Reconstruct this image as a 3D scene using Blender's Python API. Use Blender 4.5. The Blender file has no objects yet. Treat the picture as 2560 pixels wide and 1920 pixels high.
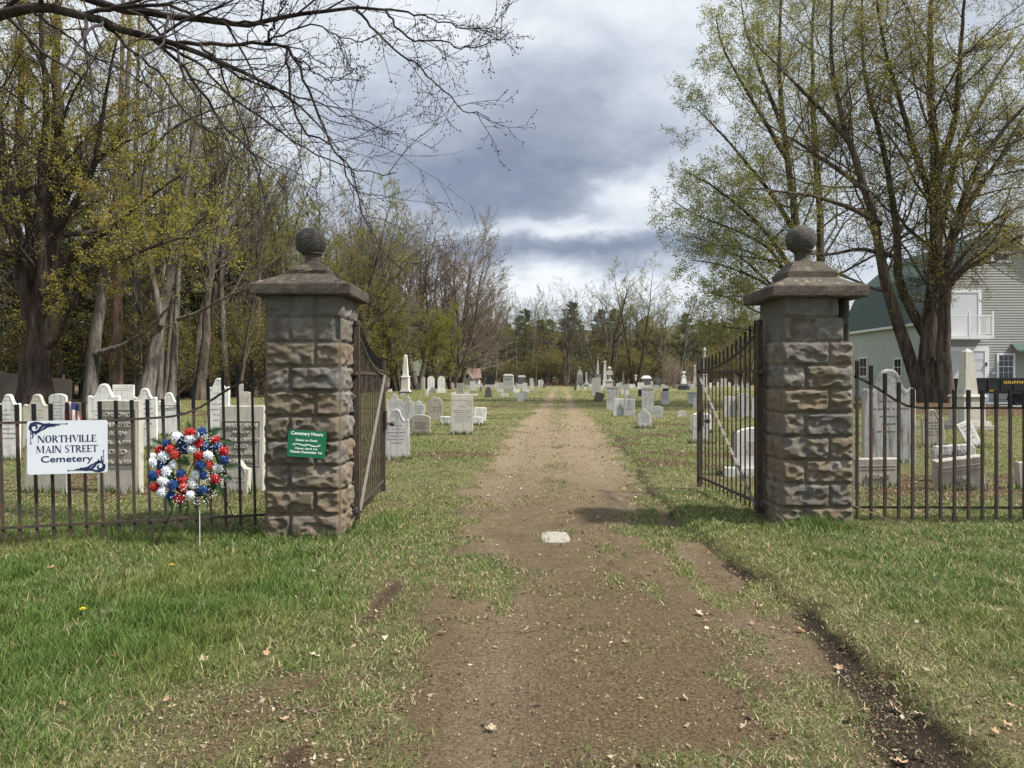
import bpy, math, random
import numpy as np
from mathutils import Vector, Matrix
R = math.radians
scene = bpy.context.scene
col = scene.collection
random.seed(7)

# ------------------------------------------------------------------ camera
EYE, FPX, HY = 1.5, 1850.0, 948.0          # eye height, focal length and horizon row measured on the 2560x1920 photograph
cam_d = bpy.data.cameras.new('camera'); cam = bpy.data.objects.new('camera', cam_d); col.objects.link(cam)
cam.location = (0, 0, EYE); cam.rotation_euler = (R(90), 0, 0)
cam_d.sensor_width = 36; cam_d.lens = 36 * FPX / 2560; cam_d.shift_y = -12 / 2560
cam_d.clip_start = 0.05; cam_d.clip_end = 3000
scene.camera = cam
scene.view_settings.view_transform = 'Standard'; scene.view_settings.look = 'None'
scene.view_settings.exposure = 0.74; scene.view_settings.gamma = 1.0
scene.cycles.max_bounces = 6; scene.cycles.transparent_max_bounces = 8
scene.cycles.diffuse_bounces = 3; scene.cycles.glossy_bounces = 2; scene.cycles.transmission_bounces = 3

# ------------------------------------------------------------------ node helper
class NT:
    def __init__(s, tree): s.t = tree; s.n = tree.nodes; s.l = tree.links
    def node(s, typ, **kw):
        n = s.n.new(typ)
        for k, v in kw.items():
            if k.startswith('i_'):
                key = k[2:].replace('_', ' ')
                n.inputs[key].default_value = v
            else: setattr(n, k, v)
        return n
    def link(s, a, b): s.l.new(a, b)
    def val(s, x, inp):
        if hasattr(x, 'is_output') or isinstance(x, bpy.types.NodeSocket): s.l.new(x, inp)
        elif isinstance(x, (tuple, list)) and len(x) == 3 and inp.type == 'RGBA': inp.default_value = (*x, 1)
        else: inp.default_value = x
    def math(s, op, a, b=0.0, c=0.0, clamp=False):
        n = s.n.new('ShaderNodeMath'); n.operation = op; n.use_clamp = clamp
        s.val(a, n.inputs[0]); s.val(b, n.inputs[1]); s.val(c, n.inputs[2]); return n.outputs[0]
    def mix(s, f, a, b, mode='MIX'):
        n = s.n.new('ShaderNodeMix'); n.data_type = 'RGBA'; n.blend_type = mode
        s.val(f, n.inputs[0]); s.val(a, n.inputs[6]); s.val(b, n.inputs[7]); return n.outputs[2]
    def noise(s, vec, scale, detail=4, rough=0.55, dist=0.0, col=False):
        n = s.n.new('ShaderNodeTexNoise'); n.inputs['Scale'].default_value = scale
        n.inputs['Detail'].default_value = detail; n.inputs['Roughness'].default_value = rough; n.inputs['Distortion'].default_value = dist
        if vec is not None: s.l.new(vec, n.inputs['Vector'])
        return n.outputs[1 if col else 0]
    def voro(s, vec, scale, feature='F1', out='Distance'):
        n = s.n.new('ShaderNodeTexVoronoi'); n.feature = feature; n.inputs['Scale'].default_value = scale
        if vec is not None: s.l.new(vec, n.inputs['Vector'])
        return n.outputs[out]
    def ramp(s, f, stops):
        n = s.n.new('ShaderNodeValToRGB'); cr = n.color_ramp
        while len(cr.elements) < len(stops): cr.elements.new(0.5)
        for e, (p, c) in zip(cr.elements, stops):
            e.position = p; e.color = (c, c, c, 1) if isinstance(c, (int, float)) else (*c, 1)
        s.l.new(f, n.inputs[0]); return n.outputs[0]
    def maprange(s, f, a, b, c=0.0, d=1.0, smooth=True):
        n = s.n.new('ShaderNodeMapRange'); n.interpolation_type = 'SMOOTHSTEP' if smooth else 'LINEAR'
        s.val(f, n.inputs[0]); n.inputs[1].default_value = a; n.inputs[2].default_value = b
        n.inputs[3].default_value = c; n.inputs[4].default_value = d; return n.outputs[0]
    def mapping(s, vec, scale=(1, 1, 1), loc=(0, 0, 0)):
        n = s.n.new('ShaderNodeMapping'); s.l.new(vec, n.inputs[0]); n.inputs['Scale'].default_value = scale
        n.inputs['Location'].default_value = loc; return n.outputs[0]
    def attr(s, name, out='Color'):
        n = s.n.new('ShaderNodeAttribute'); n.attribute_name = name; return n.outputs[out]
    def coord(s, out='Object'):
        return s.n.new('ShaderNodeTexCoord').outputs[out]
    def bump(s, h, strength=0.5, dist=0.01):
        n = s.n.new('ShaderNodeBump'); n.inputs['Strength'].default_value = strength; n.inputs['Distance'].default_value = dist
        s.l.new(h, n.inputs['Height']); return n.outputs[0]

def new_mat(name):
    m = bpy.data.materials.new(name); m.use_nodes = True
    t = NT(m.node_tree); b = t.n['Principled BSDF']; b.inputs['Roughness'].default_value = 0.85
    b.inputs['Specular IOR Level'].default_value = 0.3
    return m, t, b

# ------------------------------------------------------------------ sun and sky
SUN_EL, SUN_AZ = R(52), R(108)               # azimuth measured clockwise from +Y (the viewing direction)
sd = Vector((math.sin(SUN_AZ) * math.cos(SUN_EL), math.cos(SUN_AZ) * math.cos(SUN_EL), math.sin(SUN_EL)))
sun_d = bpy.data.lights.new('sun', 'SUN'); sun_d.energy = 4.3; sun_d.angle = R(3.5); sun_d.color = (1.0, 0.95, 0.87)
sun = bpy.data.objects.new('sun', sun_d); col.objects.link(sun); sun.rotation_euler = sd.to_track_quat('Z', 'Y').to_euler()

world = bpy.data.worlds.new('World'); scene.world = world; world.use_nodes = True
w = NT(world.node_tree); bg = w.n['Background']; bg.inputs['Strength'].default_value = 1.0
sky = w.node('ShaderNodeTexSky', sky_type='NISHITA', sun_disc=False, sun_elevation=SUN_EL, sun_rotation=SUN_AZ)
skyc = w.mix(1.0, sky.outputs[0], (0.10, 0.10, 0.10), 'MULTIPLY')
dirv = w.coord('Generated')
sep = w.node('ShaderNodeSeparateXYZ'); w.link(dirv, sep.inputs[0])
az = w.math('ARCTAN2', sep.outputs[0], sep.outputs[1]); el = w.math('ARCSINE', sep.outputs[2])
# flattened cloud-deck coordinates: clouds get thinner and longer towards the horizon
cmb = w.node('ShaderNodeCombineXYZ'); w.link(az, cmb.inputs[0]); w.link(w.math('MULTIPLY', el, 1.9), cmb.inputs[1])
cv = cmb.outputs[0]
wn = w.noise(w.mapping(cv, loc=(3.1, 7.7, 0)), 6.0, 6, 0.6, 0.0, col=True)
ws = w.node('ShaderNodeSeparateXYZ'); w.link(wn, ws.inputs[0])
azw = w.math('ADD', az, w.math('MULTIPLY', w.math('SUBTRACT', ws.outputs[0], 0.5), 0.22))
elw = w.math('ADD', el, w.math('MULTIPLY', w.math('SUBTRACT', ws.outputs[1], 0.5), 0.13))
def blob(a0, e0, ra, re, amp):
    dx = w.math('DIVIDE', w.math('SUBTRACT', azw, a0), ra); dy = w.math('DIVIDE', w.math('SUBTRACT', elw, e0), re)
    d2 = w.math('ADD', w.math('MULTIPLY', dx, dx), w.math('MULTIPLY', dy, dy))
    g = w.math('POWER', 2.718, w.math('MULTIPLY', d2, -1.0)); return w.math('MULTIPLY', g, amp)
shade = w.math('ADD', 0.68, w.math('MULTIPLY', w.math('SUBTRACT', w.noise(cv, 4.6, 7, 0.56, 0.1), 0.5), 0.55))
fine = w.noise(w.mapping(cv, loc=(9, 2, 0)), 9.0, 8, 0.58, 0.15)
shade = w.math('ADD', shade, w.math('MULTIPLY', w.math('SUBTRACT', fine, 0.5), 0.62))
for bl in [(0.04, 0.275, 0.20, 0.075, -0.58), (-0.12, 0.25, 0.16, 0.06, -0.25), (0.06, 0.39, 0.14, 0.07, -0.22), (-0.2, 0.33, 0.08, 0.05, -0.2),
           (0.165, 0.248, 0.075, 0.032, 0.60), (0.06, 0.205, 0.13, 0.017, 0.46), (0.10, 0.170, 0.30, 0.020, -0.60), (0.13, 0.14, 0.16, 0.012, -0.18), (0.22, 0.36, 0.09, 0.08, 0.12),
           (0.06, 0.108, 0.25, 0.027, 0.34), (0.15, 0.49, 0.35, 0.06, 0.16), (-0.1, 0.47, 0.35, 0.06, 0.12), (-0.55, 0.3, 0.3, 0.2, 0.2)]:
    shade = w.math('ADD', shade, blob(*bl))
cloud = w.ramp(shade, [(0.03, (0.155, 0.182, 0.245)), (0.36, (0.255, 0.287, 0.345)), (0.66, (0.40, 0.435, 0.485)), (0.98, (0.57, 0.595, 0.62))])
# cloud brightened high up, above the view, to add light to the scene
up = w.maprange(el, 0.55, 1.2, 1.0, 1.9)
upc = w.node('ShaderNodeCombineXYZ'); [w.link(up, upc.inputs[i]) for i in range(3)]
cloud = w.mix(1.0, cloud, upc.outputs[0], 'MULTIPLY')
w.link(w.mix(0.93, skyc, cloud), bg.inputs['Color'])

# ------------------------------------------------------------------ small helpers
def X(px, Y): return (px - 1280) / FPX * Y
def Z(py, Y): return EYE + (HY - py) / FPX * Y
def pt(px, py, Y): return (X(px, Y), Y, Z(py, Y))

def tag(o, label=None, cat=None, group=None, kind=None):
    if label: o['label'] = label
    if cat: o['category'] = cat
    if group: o['group'] = group
    if kind: o['kind'] = kind
    return o
def empty(name, loc=(0, 0, 0), rot=(0, 0, 0), label=None, cat=None, group=None):
    o = bpy.data.objects.new(name, None); col.objects.link(o); o.location = loc; o.rotation_euler = rot
    o.empty_display_size = 0.1
    return tag(o, label, cat, group)
def link(name, me, parent=None, loc=(0, 0, 0), rot=(0, 0, 0)):
    o = bpy.data.objects.new(name, me); col.objects.link(o)
    o.location = loc; o.rotation_euler = rot
    if parent: o.parent = parent
    return o

class MB:
    """collects faces and builds one mesh"""
    def __init__(s): s.v = []; s.f = []; s.m = []
    def add(s, vs, fs, m=0):
        b = len(s.v); s.v += [tuple(p) for p in vs]; s.f += [tuple(i + b for i in f) for f in fs]; s.m += [m] * len(fs); return s
    def box(s, x0, x1, y0, y1, z0, z1, m=0):
        vs = [(x, y, z) for z in (z0, z1) for y in (y0, y1) for x in (x0, x1)]
        return s.add(vs, [(0, 2, 3, 1), (4, 5, 7, 6), (0, 1, 5, 4), (2, 6, 7, 3), (0, 4, 6, 2), (1, 3, 7, 5)], m)
    def frustum(s, w0, d0, w1, d1, z0, z1, m=0, cx=0, cy=0):
        vs = [(cx - w0/2, cy - d0/2, z0), (cx + w0/2, cy - d0/2, z0), (cx + w0/2, cy + d0/2, z0), (cx - w0/2, cy + d0/2, z0),
              (cx - w1/2, cy - d1/2, z1), (cx + w1/2, cy - d1/2, z1), (cx + w1/2, cy + d1/2, z1), (cx - w1/2, cy + d1/2, z1)]
        return s.add(vs, [(3, 2, 1, 0), (4, 5, 6, 7), (0, 1, 5, 4), (1, 2, 6, 5), (2, 3, 7, 6), (3, 0, 4, 7)], m)
    def bar(s, a, b, wx, wy=None, m=0):
        """box-section bar between two points"""
        wy = wy or wx; a = Vector(a); b = Vector(b); t = (b - a).normalized()
        ref = Vector((0, 1, 0)) if abs(t.y) < 0.9 else Vector((1, 0, 0))
        u = t.cross(ref).normalized(); v = t.cross(u)
        vs = [p + u * sx * wx / 2 + v * sy * wy / 2 for p in (a, b) for sx, sy in ((-1, -1), (1, -1), (1, 1), (-1, 1))]
        return s.add(vs, [(0, 1, 2, 3), (7, 6, 5, 4), (0, 4, 5, 1), (1, 5, 6, 2), (2, 6, 7, 3), (3, 7, 4, 0)], m)
    def tube(s, pts, rads, k=8, m=0, cap=True):
        pts = [Vector(p) for p in pts]
        if not hasattr(rads, '__len__'): rads = [rads] * len(pts)
        t0 = (pts[-1] - pts[0]).normalized() if (pts[-1] - pts[0]).length > 1e-6 else Vector((0, 0, 1))
        ref = Vector((0, 0, 1)) if abs(t0.z) < 0.8 else Vector((0, 1, 0))
        vs = []; n = len(pts)
        for i, p in enumerate(pts):
            t = (pts[min(i + 1, n - 1)] - pts[max(i - 1, 0)]).normalized()
            u = t.cross(ref)
            u = u.normalized() if u.length > 1e-5 else Vector((1, 0, 0)); v = t.cross(u)
            for j in range(k):
                a = 2 * math.pi * j / k; vs.append(p + (u * math.cos(a) + v * math.sin(a)) * rads[i])
        fs = [(i * k + j, i * k + (j + 1) % k, (i + 1) * k + (j + 1) % k, (i + 1) * k + j) for i in range(n - 1) for j in range(k)]
        if cap: fs += [tuple(range(k - 1, -1, -1)), tuple(range((n - 1) * k, n * k))]
        return s.add(vs, fs, m)
    def lathe(s, prof, k=24, m=0, c=(0, 0, 0)):
        vs = [(c[0] + r * math.cos(2 * math.pi * j / k), c[1] + r * math.sin(2 * math.pi * j / k), c[2] + z) for r, z in prof for j in range(k)]
        n = len(prof)
        fs = [(i * k + j, i * k + (j + 1) % k, (i + 1) * k + (j + 1) % k, (i + 1) * k + j) for i in range(n - 1) for j in range(k)]
        fs += [tuple(range(k - 1, -1, -1)), tuple(range((n - 1) * k, n * k))]
        return s.add(vs, fs, m)
    def prism(s, outline, y0, y1, bev=0.0, m=0):
        """outline in (x,z), extruded from y0 (front) to y1, front and back edges bevelled"""
        n = len(outline); cx = sum(p[0] for p in outline) / n; cz = sum(p[1] for p in outline) / n
        if bev > 0:
            zmax = max(p[1] for p in outline)
            def inset(p):
                dx, dz = cx - p[0], cz - p[1]; l = math.hypot(dx, dz) or 1
                return (p[0] + dx / l * bev * 1.3, p[1] + dz / l * bev * 1.3)
            ins = [inset(p) for p in outline]
            rings = [(ins, y0), (outline, y0 + bev), (outline, y1 - bev), (ins, y1)]
        else: rings = [(outline, y0), (outline, y1)]
        vs = [(p[0], y, p[1]) for o, y in rings for p in o]
        fs = [(i * n + j, i * n + (j + 1) % n, (i + 1) * n + (j + 1) % n, (i + 1) * n + j) for i in range(len(rings) - 1) for j in range(n)]
        fs = [tuple(reversed(f)) for f in fs]
        fs += [tuple(range(n)), tuple(range(len(rings) * n - 1, (len(rings) - 1) * n - 1, -1))]
        return s.add(vs, fs, m)
    def mesh(s, name, mats, smooth=False):
        me = bpy.data.meshes.new(name); me.from_pydata(s.v, [], s.f)
        for mt in (mats if isinstance(mats, (list, tuple)) else [mats]): me.materials.append(mt)
        if any(s.m): me.polygons.foreach_set('material_index', s.m)
        if smooth: me.polygons.foreach_set('use_smooth', [True] * len(me.polygons))
        me.validate(); me.update(); return me
    def build(s, name, mats, parent=None, loc=(0, 0, 0), rot=(0, 0, 0), smooth=False):
        return link(name, s.mesh(name, mats, smooth), parent, loc, rot)

def smooth_by_angle(me, ang=40):
    try: me.set_sharp_from_angle(angle=R(ang))
    except Exception: pass
    me.polygons.foreach_set('use_smooth', [True] * len(me.polygons))

def mesh_np(name, V, F, mats, smooth=False, attrs=None):
    V = np.ascontiguousarray(V, dtype=np.float32); F = np.ascontiguousarray(F, dtype=np.int32)
    me = bpy.data.meshes.new(name); nf, k = F.shape
    me.vertices.add(len(V)); me.vertices.foreach_set('co', V.ravel())
    me.loops.add(nf * k); me.loops.foreach_set('vertex_index', F.ravel())
    me.polygons.add(nf); me.polygons.foreach_set('loop_start', np.arange(0, nf * k, k, dtype=np.int32))
    me.polygons.foreach_set('loop_total', np.full(nf, k, dtype=np.int32))
    if smooth: me.polygons.foreach_set('use_smooth', np.ones(nf, dtype=bool))
    for mt in (mats if isinstance(mats, (list, tuple)) else [mats]): me.materials.append(mt)
    for an, arr in (attrs or {}).items():
        a = me.attributes.new(an, 'FLOAT_COLOR', 'POINT'); c = np.ones((len(V), 4), np.float32); c[:, :arr.shape[1]] = arr
        a.data.foreach_set('color', c.ravel())
    me.update(calc_edges=True); return me

def text_mesh(name, body, width, height, mat, bold=0.0, extrude=0.001, spacing=1.0):
    """flat raised lettering in the XZ plane, centred, fitted to width x height, facing -Y"""
    cu = bpy.data.curves.new('t', 'FONT'); cu.body = body; cu.size = 1; cu.offset = bold; cu.extrude = 0.01; cu.align_x = 'CENTER'
    cu.resolution_u = 3; cu.space_character = spacing
    o = bpy.data.objects.new('t', cu); col.objects.link(o)
    dg = bpy.context.evaluated_depsgraph_get(); me = bpy.data.meshes.new_from_object(o.evaluated_get(dg))
    bpy.data.objects.remove(o); bpy.data.curves.remove(cu)
    n = len(me.vertices); c = np.empty(n * 3, np.float32); me.vertices.foreach_get('co', c); c = c.reshape(-1, 3)
    lo, hi = c.min(0), c.max(0); cc = (lo + hi) / 2; d = np.maximum(hi - lo, 1e-6)
    q = np.empty_like(c); q[:, 0] = (c[:, 0] - cc[0]) / d[0] * width; q[:, 2] = (c[:, 1] - cc[1]) / d[1] * height
    q[:, 1] = -(c[:, 2] - cc[2]) / d[2] * extrude
    me.vertices.foreach_set('co', q.ravel()); me.name = name
    me.materials.clear(); me.materials.append(mat); me.update(); return me

# numpy value noise
_rt = np.random.RandomState(11).rand(256, 256)
def vn(x, y, s=0):
    x = np.asarray(x) + s * 17.3; y = np.asarray(y) + s * 9.1
    xi = np.floor(x).astype(int); yi = np.floor(y).astype(int); fx = x - xi; fy = y - yi
    fx = fx * fx * (3 - 2 * fx); fy = fy * fy * (3 - 2 * fy)
    g = lambda a, b: _rt[a % 256, b % 256]
    return (g(xi, yi) * (1 - fx) + g(xi + 1, yi) * fx) * (1 - fy) + (g(xi, yi + 1) * (1 - fx) + g(xi + 1, yi + 1) * fx) * fy
def fbm(x, y, o=4, s=0):
    t = 0; a = 0.5; tot = 0
    for i in range(o): t = t + a * vn(x * 2 ** i, y * 2 ** i, s + i); tot += a; a *= 0.5
    return t / tot
def ss(x, a, b):
    t = np.clip((np.asarray(x, float) - a) / (b - a), 0, 1); return t * t * (3 - 2 * t)
# ------------------------------------------------------------------ ground: masks and height
def gp(dx, dy):
    """ground point under a spot of the photograph (2212-wide view)"""
    Y = EYE * FPX / (1.1573 * dy - HY); return X(1.1573 * dx, Y), Y
def curve(pts):
    a = sorted([gp(*p)[::-1] for p in pts]); ys = np.array([p[0] for p in a]); xs = np.array([p[1] for p in a])
    return lambda Y: np.interp(Y, ys, xs)
path_r = curve([(1222, 836), (1235, 845), (1250, 870), (1290, 910), (1340, 960), (1376, 1002), (1400, 1050), (1440, 1095), (1480, 1140), (1590, 1220), (1650, 1250), (1750, 1325), (1870, 1440), (2000, 1560), (2110, 1659)])
dirt_r = curve([(1222, 836), (1235, 845), (1250, 870), (1290, 910), (1340, 960), (1370, 1002), (1385, 1050), (1400, 1095), (1410, 1140), (1470, 1220), (1530, 1290), (1610, 1380), (1730, 1540), (1790, 1659)])
path_l = curve([(1196, 836), (1185, 845), (1165, 870), (1130, 900), (1085, 940), (1045, 985), (1010, 1040), (990, 1100), (988, 1160), (975, 1240), (960, 1300), (950, 1380), (930, 1450), (905, 1550), (880, 1659)])
rut = curve([(900, 1180), (850, 1270), (800, 1330), (735, 1400), (680, 1490), (650, 1570), (630, 1659)])
def ell(X_, Y_, dx, dy, rx, ry):
    cx, cy = gp(dx, dy); return np.exp(-(((X_ - cx) / rx) ** 2 + ((Y_ - cy) / ry) ** 2))
def gz(x, y):
    x = np.asarray(x, float); y = np.asarray(y, float)
    yc = np.maximum(y, 2.0)
    e = x - path_r(yc) + 0.10 * (fbm(x * 4, y * 4, 3, 5) - 0.5)
    fade = (1 - ss(y, 18, 40)) * ss(y, 0, 2)
    h = (0.055 * ss(e, -0.02, 0.10)) * (0.45 + 0.55 * (1 - ss(e, 0.6, 3.0))) * fade - 0.03 * ss(e, -0.7, -0.05) * (1 - ss(e, -0.05, 0.05)) * (1 - ss(y, 9, 14)) 
    h = h + 0.05 * (fbm(x * 0.35, y * 0.35, 3, 2) - 0.5) + 0.025 * (fbm(x * 2.2, y * 2.2, 3, 3) - 0.5)
    h = h - 0.02 * np.exp(-((x - rut(yc)) / 0.12) ** 2) * (1 - ss(y, 6.5, 8))
    mid_ = (path_l(yc) + path_r(yc)) / 2; h = h - (0.022 * np.exp(-((np.abs(x - mid_ + .05 * (fbm(y * .8, x * 0, 2, 6) - .5)) - 0.78) / 0.20) ** 2) * (1 - ss(y, 40, 60)) + 0.012 * (fbm(x * 9, y * 3, 3, 14) - .5)) * ss(x, path_l(yc) - .2, path_l(yc) + .2) * (1 - ss(x, path_r(yc) - .3, path_r(yc) - .1)) * ss(y, 1.5, 2.5)
    h = h + 0.35 * np.exp(-((x - 21.5) / 3.5) ** 2 - ((y - 39) / 4.5) ** 2)
    h = h + 2.2 * ss(np.hypot(x, y), 170, 330)
    return h
def masks(x, y):
    yc = np.maximum(y, 2.2)
    n1 = fbm(x * 1.7, y * 1.7, 4, 1); n2 = fbm(x * 6, y * 6, 3, 4); n3 = fbm(x * 0.5, y * 0.5, 3, 8)
    dl = x - path_l(yc); dr = dirt_r(yc) - x; de = path_r(yc) - x
    wob = (n1 - 0.5) * 0.9 + (n2 - 0.5) * 0.35
    main = ss(np.minimum(dl, dr) + .22 * (1 - ss(y, 5, 7)) - .08 * ss(y, 9, 16) + wob * 0.8, -0.2, 0.42)
    mid = ss(-dr, 0, 0.15) * ss(de, -0.02, 0.05) * ss(dl, 0, .3)                    # between bare track and cut edge
    bare = np.maximum(main, mid * np.clip(0.72 + 2.4 * (n1 - 0.45) + 1.4 * (n2 - 0.5), 0.1, 1))
    # grass growing along the crown of the track further in
    cen = np.exp(-((x - (path_l(yc) + path_r(yc)) / 2) / 0.42) ** 2) * ss(y, 7.5, 10.0)
    bare = bare * (1 - 0.62 * cen * ss(n1 + 0.5 * n2, 0.62, 0.85)) 
    midx = (path_l(yc) + path_r(yc)) / 2; ruts = np.exp(-((np.abs(x - midx) - 0.75) / 0.38) ** 2)
    bare = bare * (1 - 0.25 * ss(y, 18, 30)) * (1 - .50 * ss(y, 24, 48) * (1 - ruts)) * (1 - 0.35 * ss(y, 60, 110))
    bare = bare * (0.72 + 0.45 * ss(n1 * .6 + n2 * .5, .38, .62))
    for dx, dy, rx, ry, am in [(1052, 1235, .24, .55, 1.3), (1085, 1300, .1, .35, .6), (1330, 1250, .08, .3, .7), (1425, 1290, .07, .35, .7), (1375, 1145, .35, .3, 1.1), (1500, 1150, .4, .35, 1.2), (1560, 1645, .35, .08, .7), (1160, 1655, .4, .025, .7),
                               (1290, 1200, .2, .15, .5), (1180, 1170, .12, .1, .4), (1660, 1500, .16, .25, .7), (1570, 1460, .12, .2, .6), (1700, 1560, .2, .25, .7), (1730, 1630, .3, .1, .6), (1590, 1390, .15, .2, .6), (1480, 1230, .15, .25, .8), (1560, 1290, .15, .25, .5)]:
        bare = bare - am * ell(x, y, dx, dy, rx, ry) * (0.55 + 0.9 * n2)
    rm = np.exp(-((x - rut(yc)) / 0.11) ** 2) * (1 - ss(y, 5.2, 6.6)) * ss(n1, 0.33, 0.52)
    bare = np.clip(np.maximum(bare, rm * 0.95), 0, 1)
    bare = np.maximum(bare, .62 * ss(x, -2.0, -1.0) * (1 - ss(x, -.6, 0)) * (1 - ss(y, 3.6, 4.8)) * ss(n1 + .4 * n2, .5, .85))
    for dx, dy, rx, ry in [(360, 1500, .22, .22), (700, 1540, .2, .18), (930, 1290, .12, .4), (1000, 1190, .2, .3), (850, 1090, .3, .5)]:
        bare = np.maximum(bare, 0.75 * ell(x, y, dx, dy, rx, ry) * ss(n2, .35, .6))
    dark = np.exp(-((de - 0.04 - .10 * (1 - ss(y, 3.0, 4.6)) + .08 * (n2 - .5)) / (0.07 + 0.11 * (1 - ss(y, 3.0, 4.4)))) ** 2) * (1 - 0.92 * ss(y, 5.9, 6.4) * (1 - ss(y, 7.3, 8.2))) * (1 - 0.35 * ss(y, 7, 8)) * (1 - 0.6 * ss(y, 14, 22)) * ss(n1 + 0.3 * (1 - ss(y, 3, 5)), 0.35, 0.5)
    dark = np.maximum(dark, rm * 0.6)
    # leaf mould behind both iron fences and in front of the stones
    lit = ss(y, 8.2, 9.2) * (1 - ss(y, 10.6, 12.5)) * np.maximum(ss(-x, 2.2, 3.2), ss(x, 3.4, 4.2)) * ss(n1 + n2 * .5, 0.55, 0.85)
    lit = np.maximum(lit, 0.9 * ell(x, y, 300, 1160, 1.6, .35) * ss(n1, .35, .55))
    lit = np.maximum(lit, 0.8 * ss(n3 + 0.4 * n1, 0.78, 0.95) * ss(y, 9, 13) * (1 - ss(y, 30, 60)))
    lit = np.maximum(lit, ss(np.exp(-((x - 21.5) / 6) ** 2 - ((y - 35) / 8) ** 2) + (n1 - .5) * .3, .4, .6))
    woods = ss(-x - np.interp(y, [0, 42, 70, 100, 150, 200], [40, 27, 19, 14, 10, 8]), -1, 2) * ss(y, 36, 40)
    woods = np.maximum(woods, ss(y, 172, 180))
    lit = np.maximum(lit, woods)
    near = 1 - ss(y, 6.5, 9.0)
    lush = np.clip(ss(-x, 0.9, 1.9) * (0.35 + 1.3 * (n3 - 0.3) + 0.8 * (n1 - 0.5)) * near + 0.15 * near, 0, 1)
    lush = np.maximum(lush, 0.95 * ell(x, y, 280, 1390, 1.3, .9) * (.5 + n1)); lush = np.maximum(lush, 0.85 * ell(x, y, 600, 1330, .7, .9) * (.5 + n1))
    lush = np.maximum(lush, .8 * ell(x, y, 830, 1130, .35, 1.2)); lush = np.maximum(lush, 0.65 * ss(x - path_r(yc), 0.1, 0.7) * near * (.3 + n1))
    lush = lush * (1 - 0.75 * ss(3.9 - y + (n1 - .5) * 1.5, 0, .8) * ss(x, -2.3, -1.2) * (1 - ss(x, 2.0, 2.4)))
    lush = np.maximum(lush, 0.95 * np.exp(-((x - 2.95) / .55) ** 2 - ((y - 7.0) / .22) ** 2))
    farg = ss(y, 40, 70); lush = np.clip(np.maximum(lush, 0.55 * farg * (0.4 + n3)), 0, 1)
    lush = np.maximum(lush, ss(y, 8, 12) * 0.62 * np.clip(.2 + 1.3 * n3 + .8 * (n1 - .5), 0, 1.2))
    lush = np.clip(np.maximum(lush, (.30 + .5 * (n1 - .4)) * (.3 + .7 * ss(y, 4, 6))), 0, 1)
    return bare, lush, np.clip(lit, 0, 1), np.clip(dark, 0, 1)

m_ground, t, b = new_mat('ground')
P = t.coord('Object'); A = t.attr('mask'); sp = t.node('ShaderNodeSeparateColor'); t.link(A, sp.inputs[0]); sp2 = t.node('ShaderNodeSeparateColor'); t.link(t.attr('mask2'), sp2.inputs[0]); D = sp2.outputs[0]
sepP0 = t.node('ShaderNodeSeparateXYZ'); t.link(P, sepP0.inputs[0]); nz = t.noise(P, 9, 6, 0.65); nf = t.noise(P, 60, 5, 0.7); ng = t.noise(P, 260, 3, 0.7); nl = t.noise(P, 1.1, 4, 0.6)
dirt = t.ramp(t.math('ADD', t.math('MULTIPLY', nf, 0.6), t.math('MULTIPLY', nz, 0.4)), [(0.30, (0.070, 0.050, 0.030)), (0.5, (0.160, 0.119, 0.070)), (0.68, (0.28, 0.22, 0.135))])
dirt = t.mix(t.ramp(nl, [(0.42, 0.0), (0.62, 0.55)]), dirt, (0.120, 0.088, 0.060))
sepP = t.node('ShaderNodeSeparateXYZ'); t.link(P, sepP.inputs[0])
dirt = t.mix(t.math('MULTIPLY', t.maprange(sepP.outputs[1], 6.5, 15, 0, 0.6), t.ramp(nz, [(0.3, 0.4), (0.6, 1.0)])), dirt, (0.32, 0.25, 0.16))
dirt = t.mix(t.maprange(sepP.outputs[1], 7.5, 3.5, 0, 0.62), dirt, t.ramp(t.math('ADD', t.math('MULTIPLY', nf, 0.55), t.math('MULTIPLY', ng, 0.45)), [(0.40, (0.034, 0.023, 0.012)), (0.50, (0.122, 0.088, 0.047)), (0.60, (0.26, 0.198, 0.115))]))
dirt = t.mix(t.math('MULTIPLY', sp2.outputs[1], 0.45), dirt, t.ramp(t.math('ADD', t.math('MULTIPLY', nf, 0.55), t.math('MULTIPLY', ng, 0.45)), [(0.38, (0.08, 0.058, 0.036)), (0.60, (0.34, 0.27, 0.185))]))
speck = t.ramp(t.voro(P, 75), [(0.10, 1.0), (0.19, 0.0)])
dirt = t.mix(t.math('MULTIPLY', speck, t.ramp(ng, [(0.5, 0.0), (0.6, 0.8)])), dirt, (0.36, 0.30, 0.21))
soil = t.mix(nf, (0.016, 0.012, 0.009), (0.055, 0.038, 0.027))
nstr = t.noise(t.mapping(P, (1, .45, 1)), 130, 3, 0.7); nh = t.math('ADD', t.math('MULTIPLY', nf, 0.5), t.math('MULTIPLY', nstr, 0.5)); nmid = t.noise(P, 2.6, 5, 0.65)
straw = t.ramp(nh, [(0.36, (0.035, 0.028, 0.014)), (0.47, (0.125, 0.108, 0.047)), (0.56, (0.26, 0.225, 0.115)), (0.66, (0.46, 0.40, 0.25))])
straw = t.mix(t.ramp(nmid, [(0.46, 0.0), (0.62, 0.75)]), straw, t.mix(nh, (0.035, 0.024, 0.015), (0.17, 0.115, 0.075)))
green = t.ramp(nh, [(0.36, (0.022, 0.034, 0.010)), (0.5, (0.085, 0.120, 0.030)), (0.64, (0.24, 0.27, 0.10))])
gsel = t.math('ADD', sp.outputs[1], t.math('MULTIPLY', t.math('SUBTRACT', nz, 0.5), 0.8), clamp=True)
grass_c = t.mix(gsel, straw, green)
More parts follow.
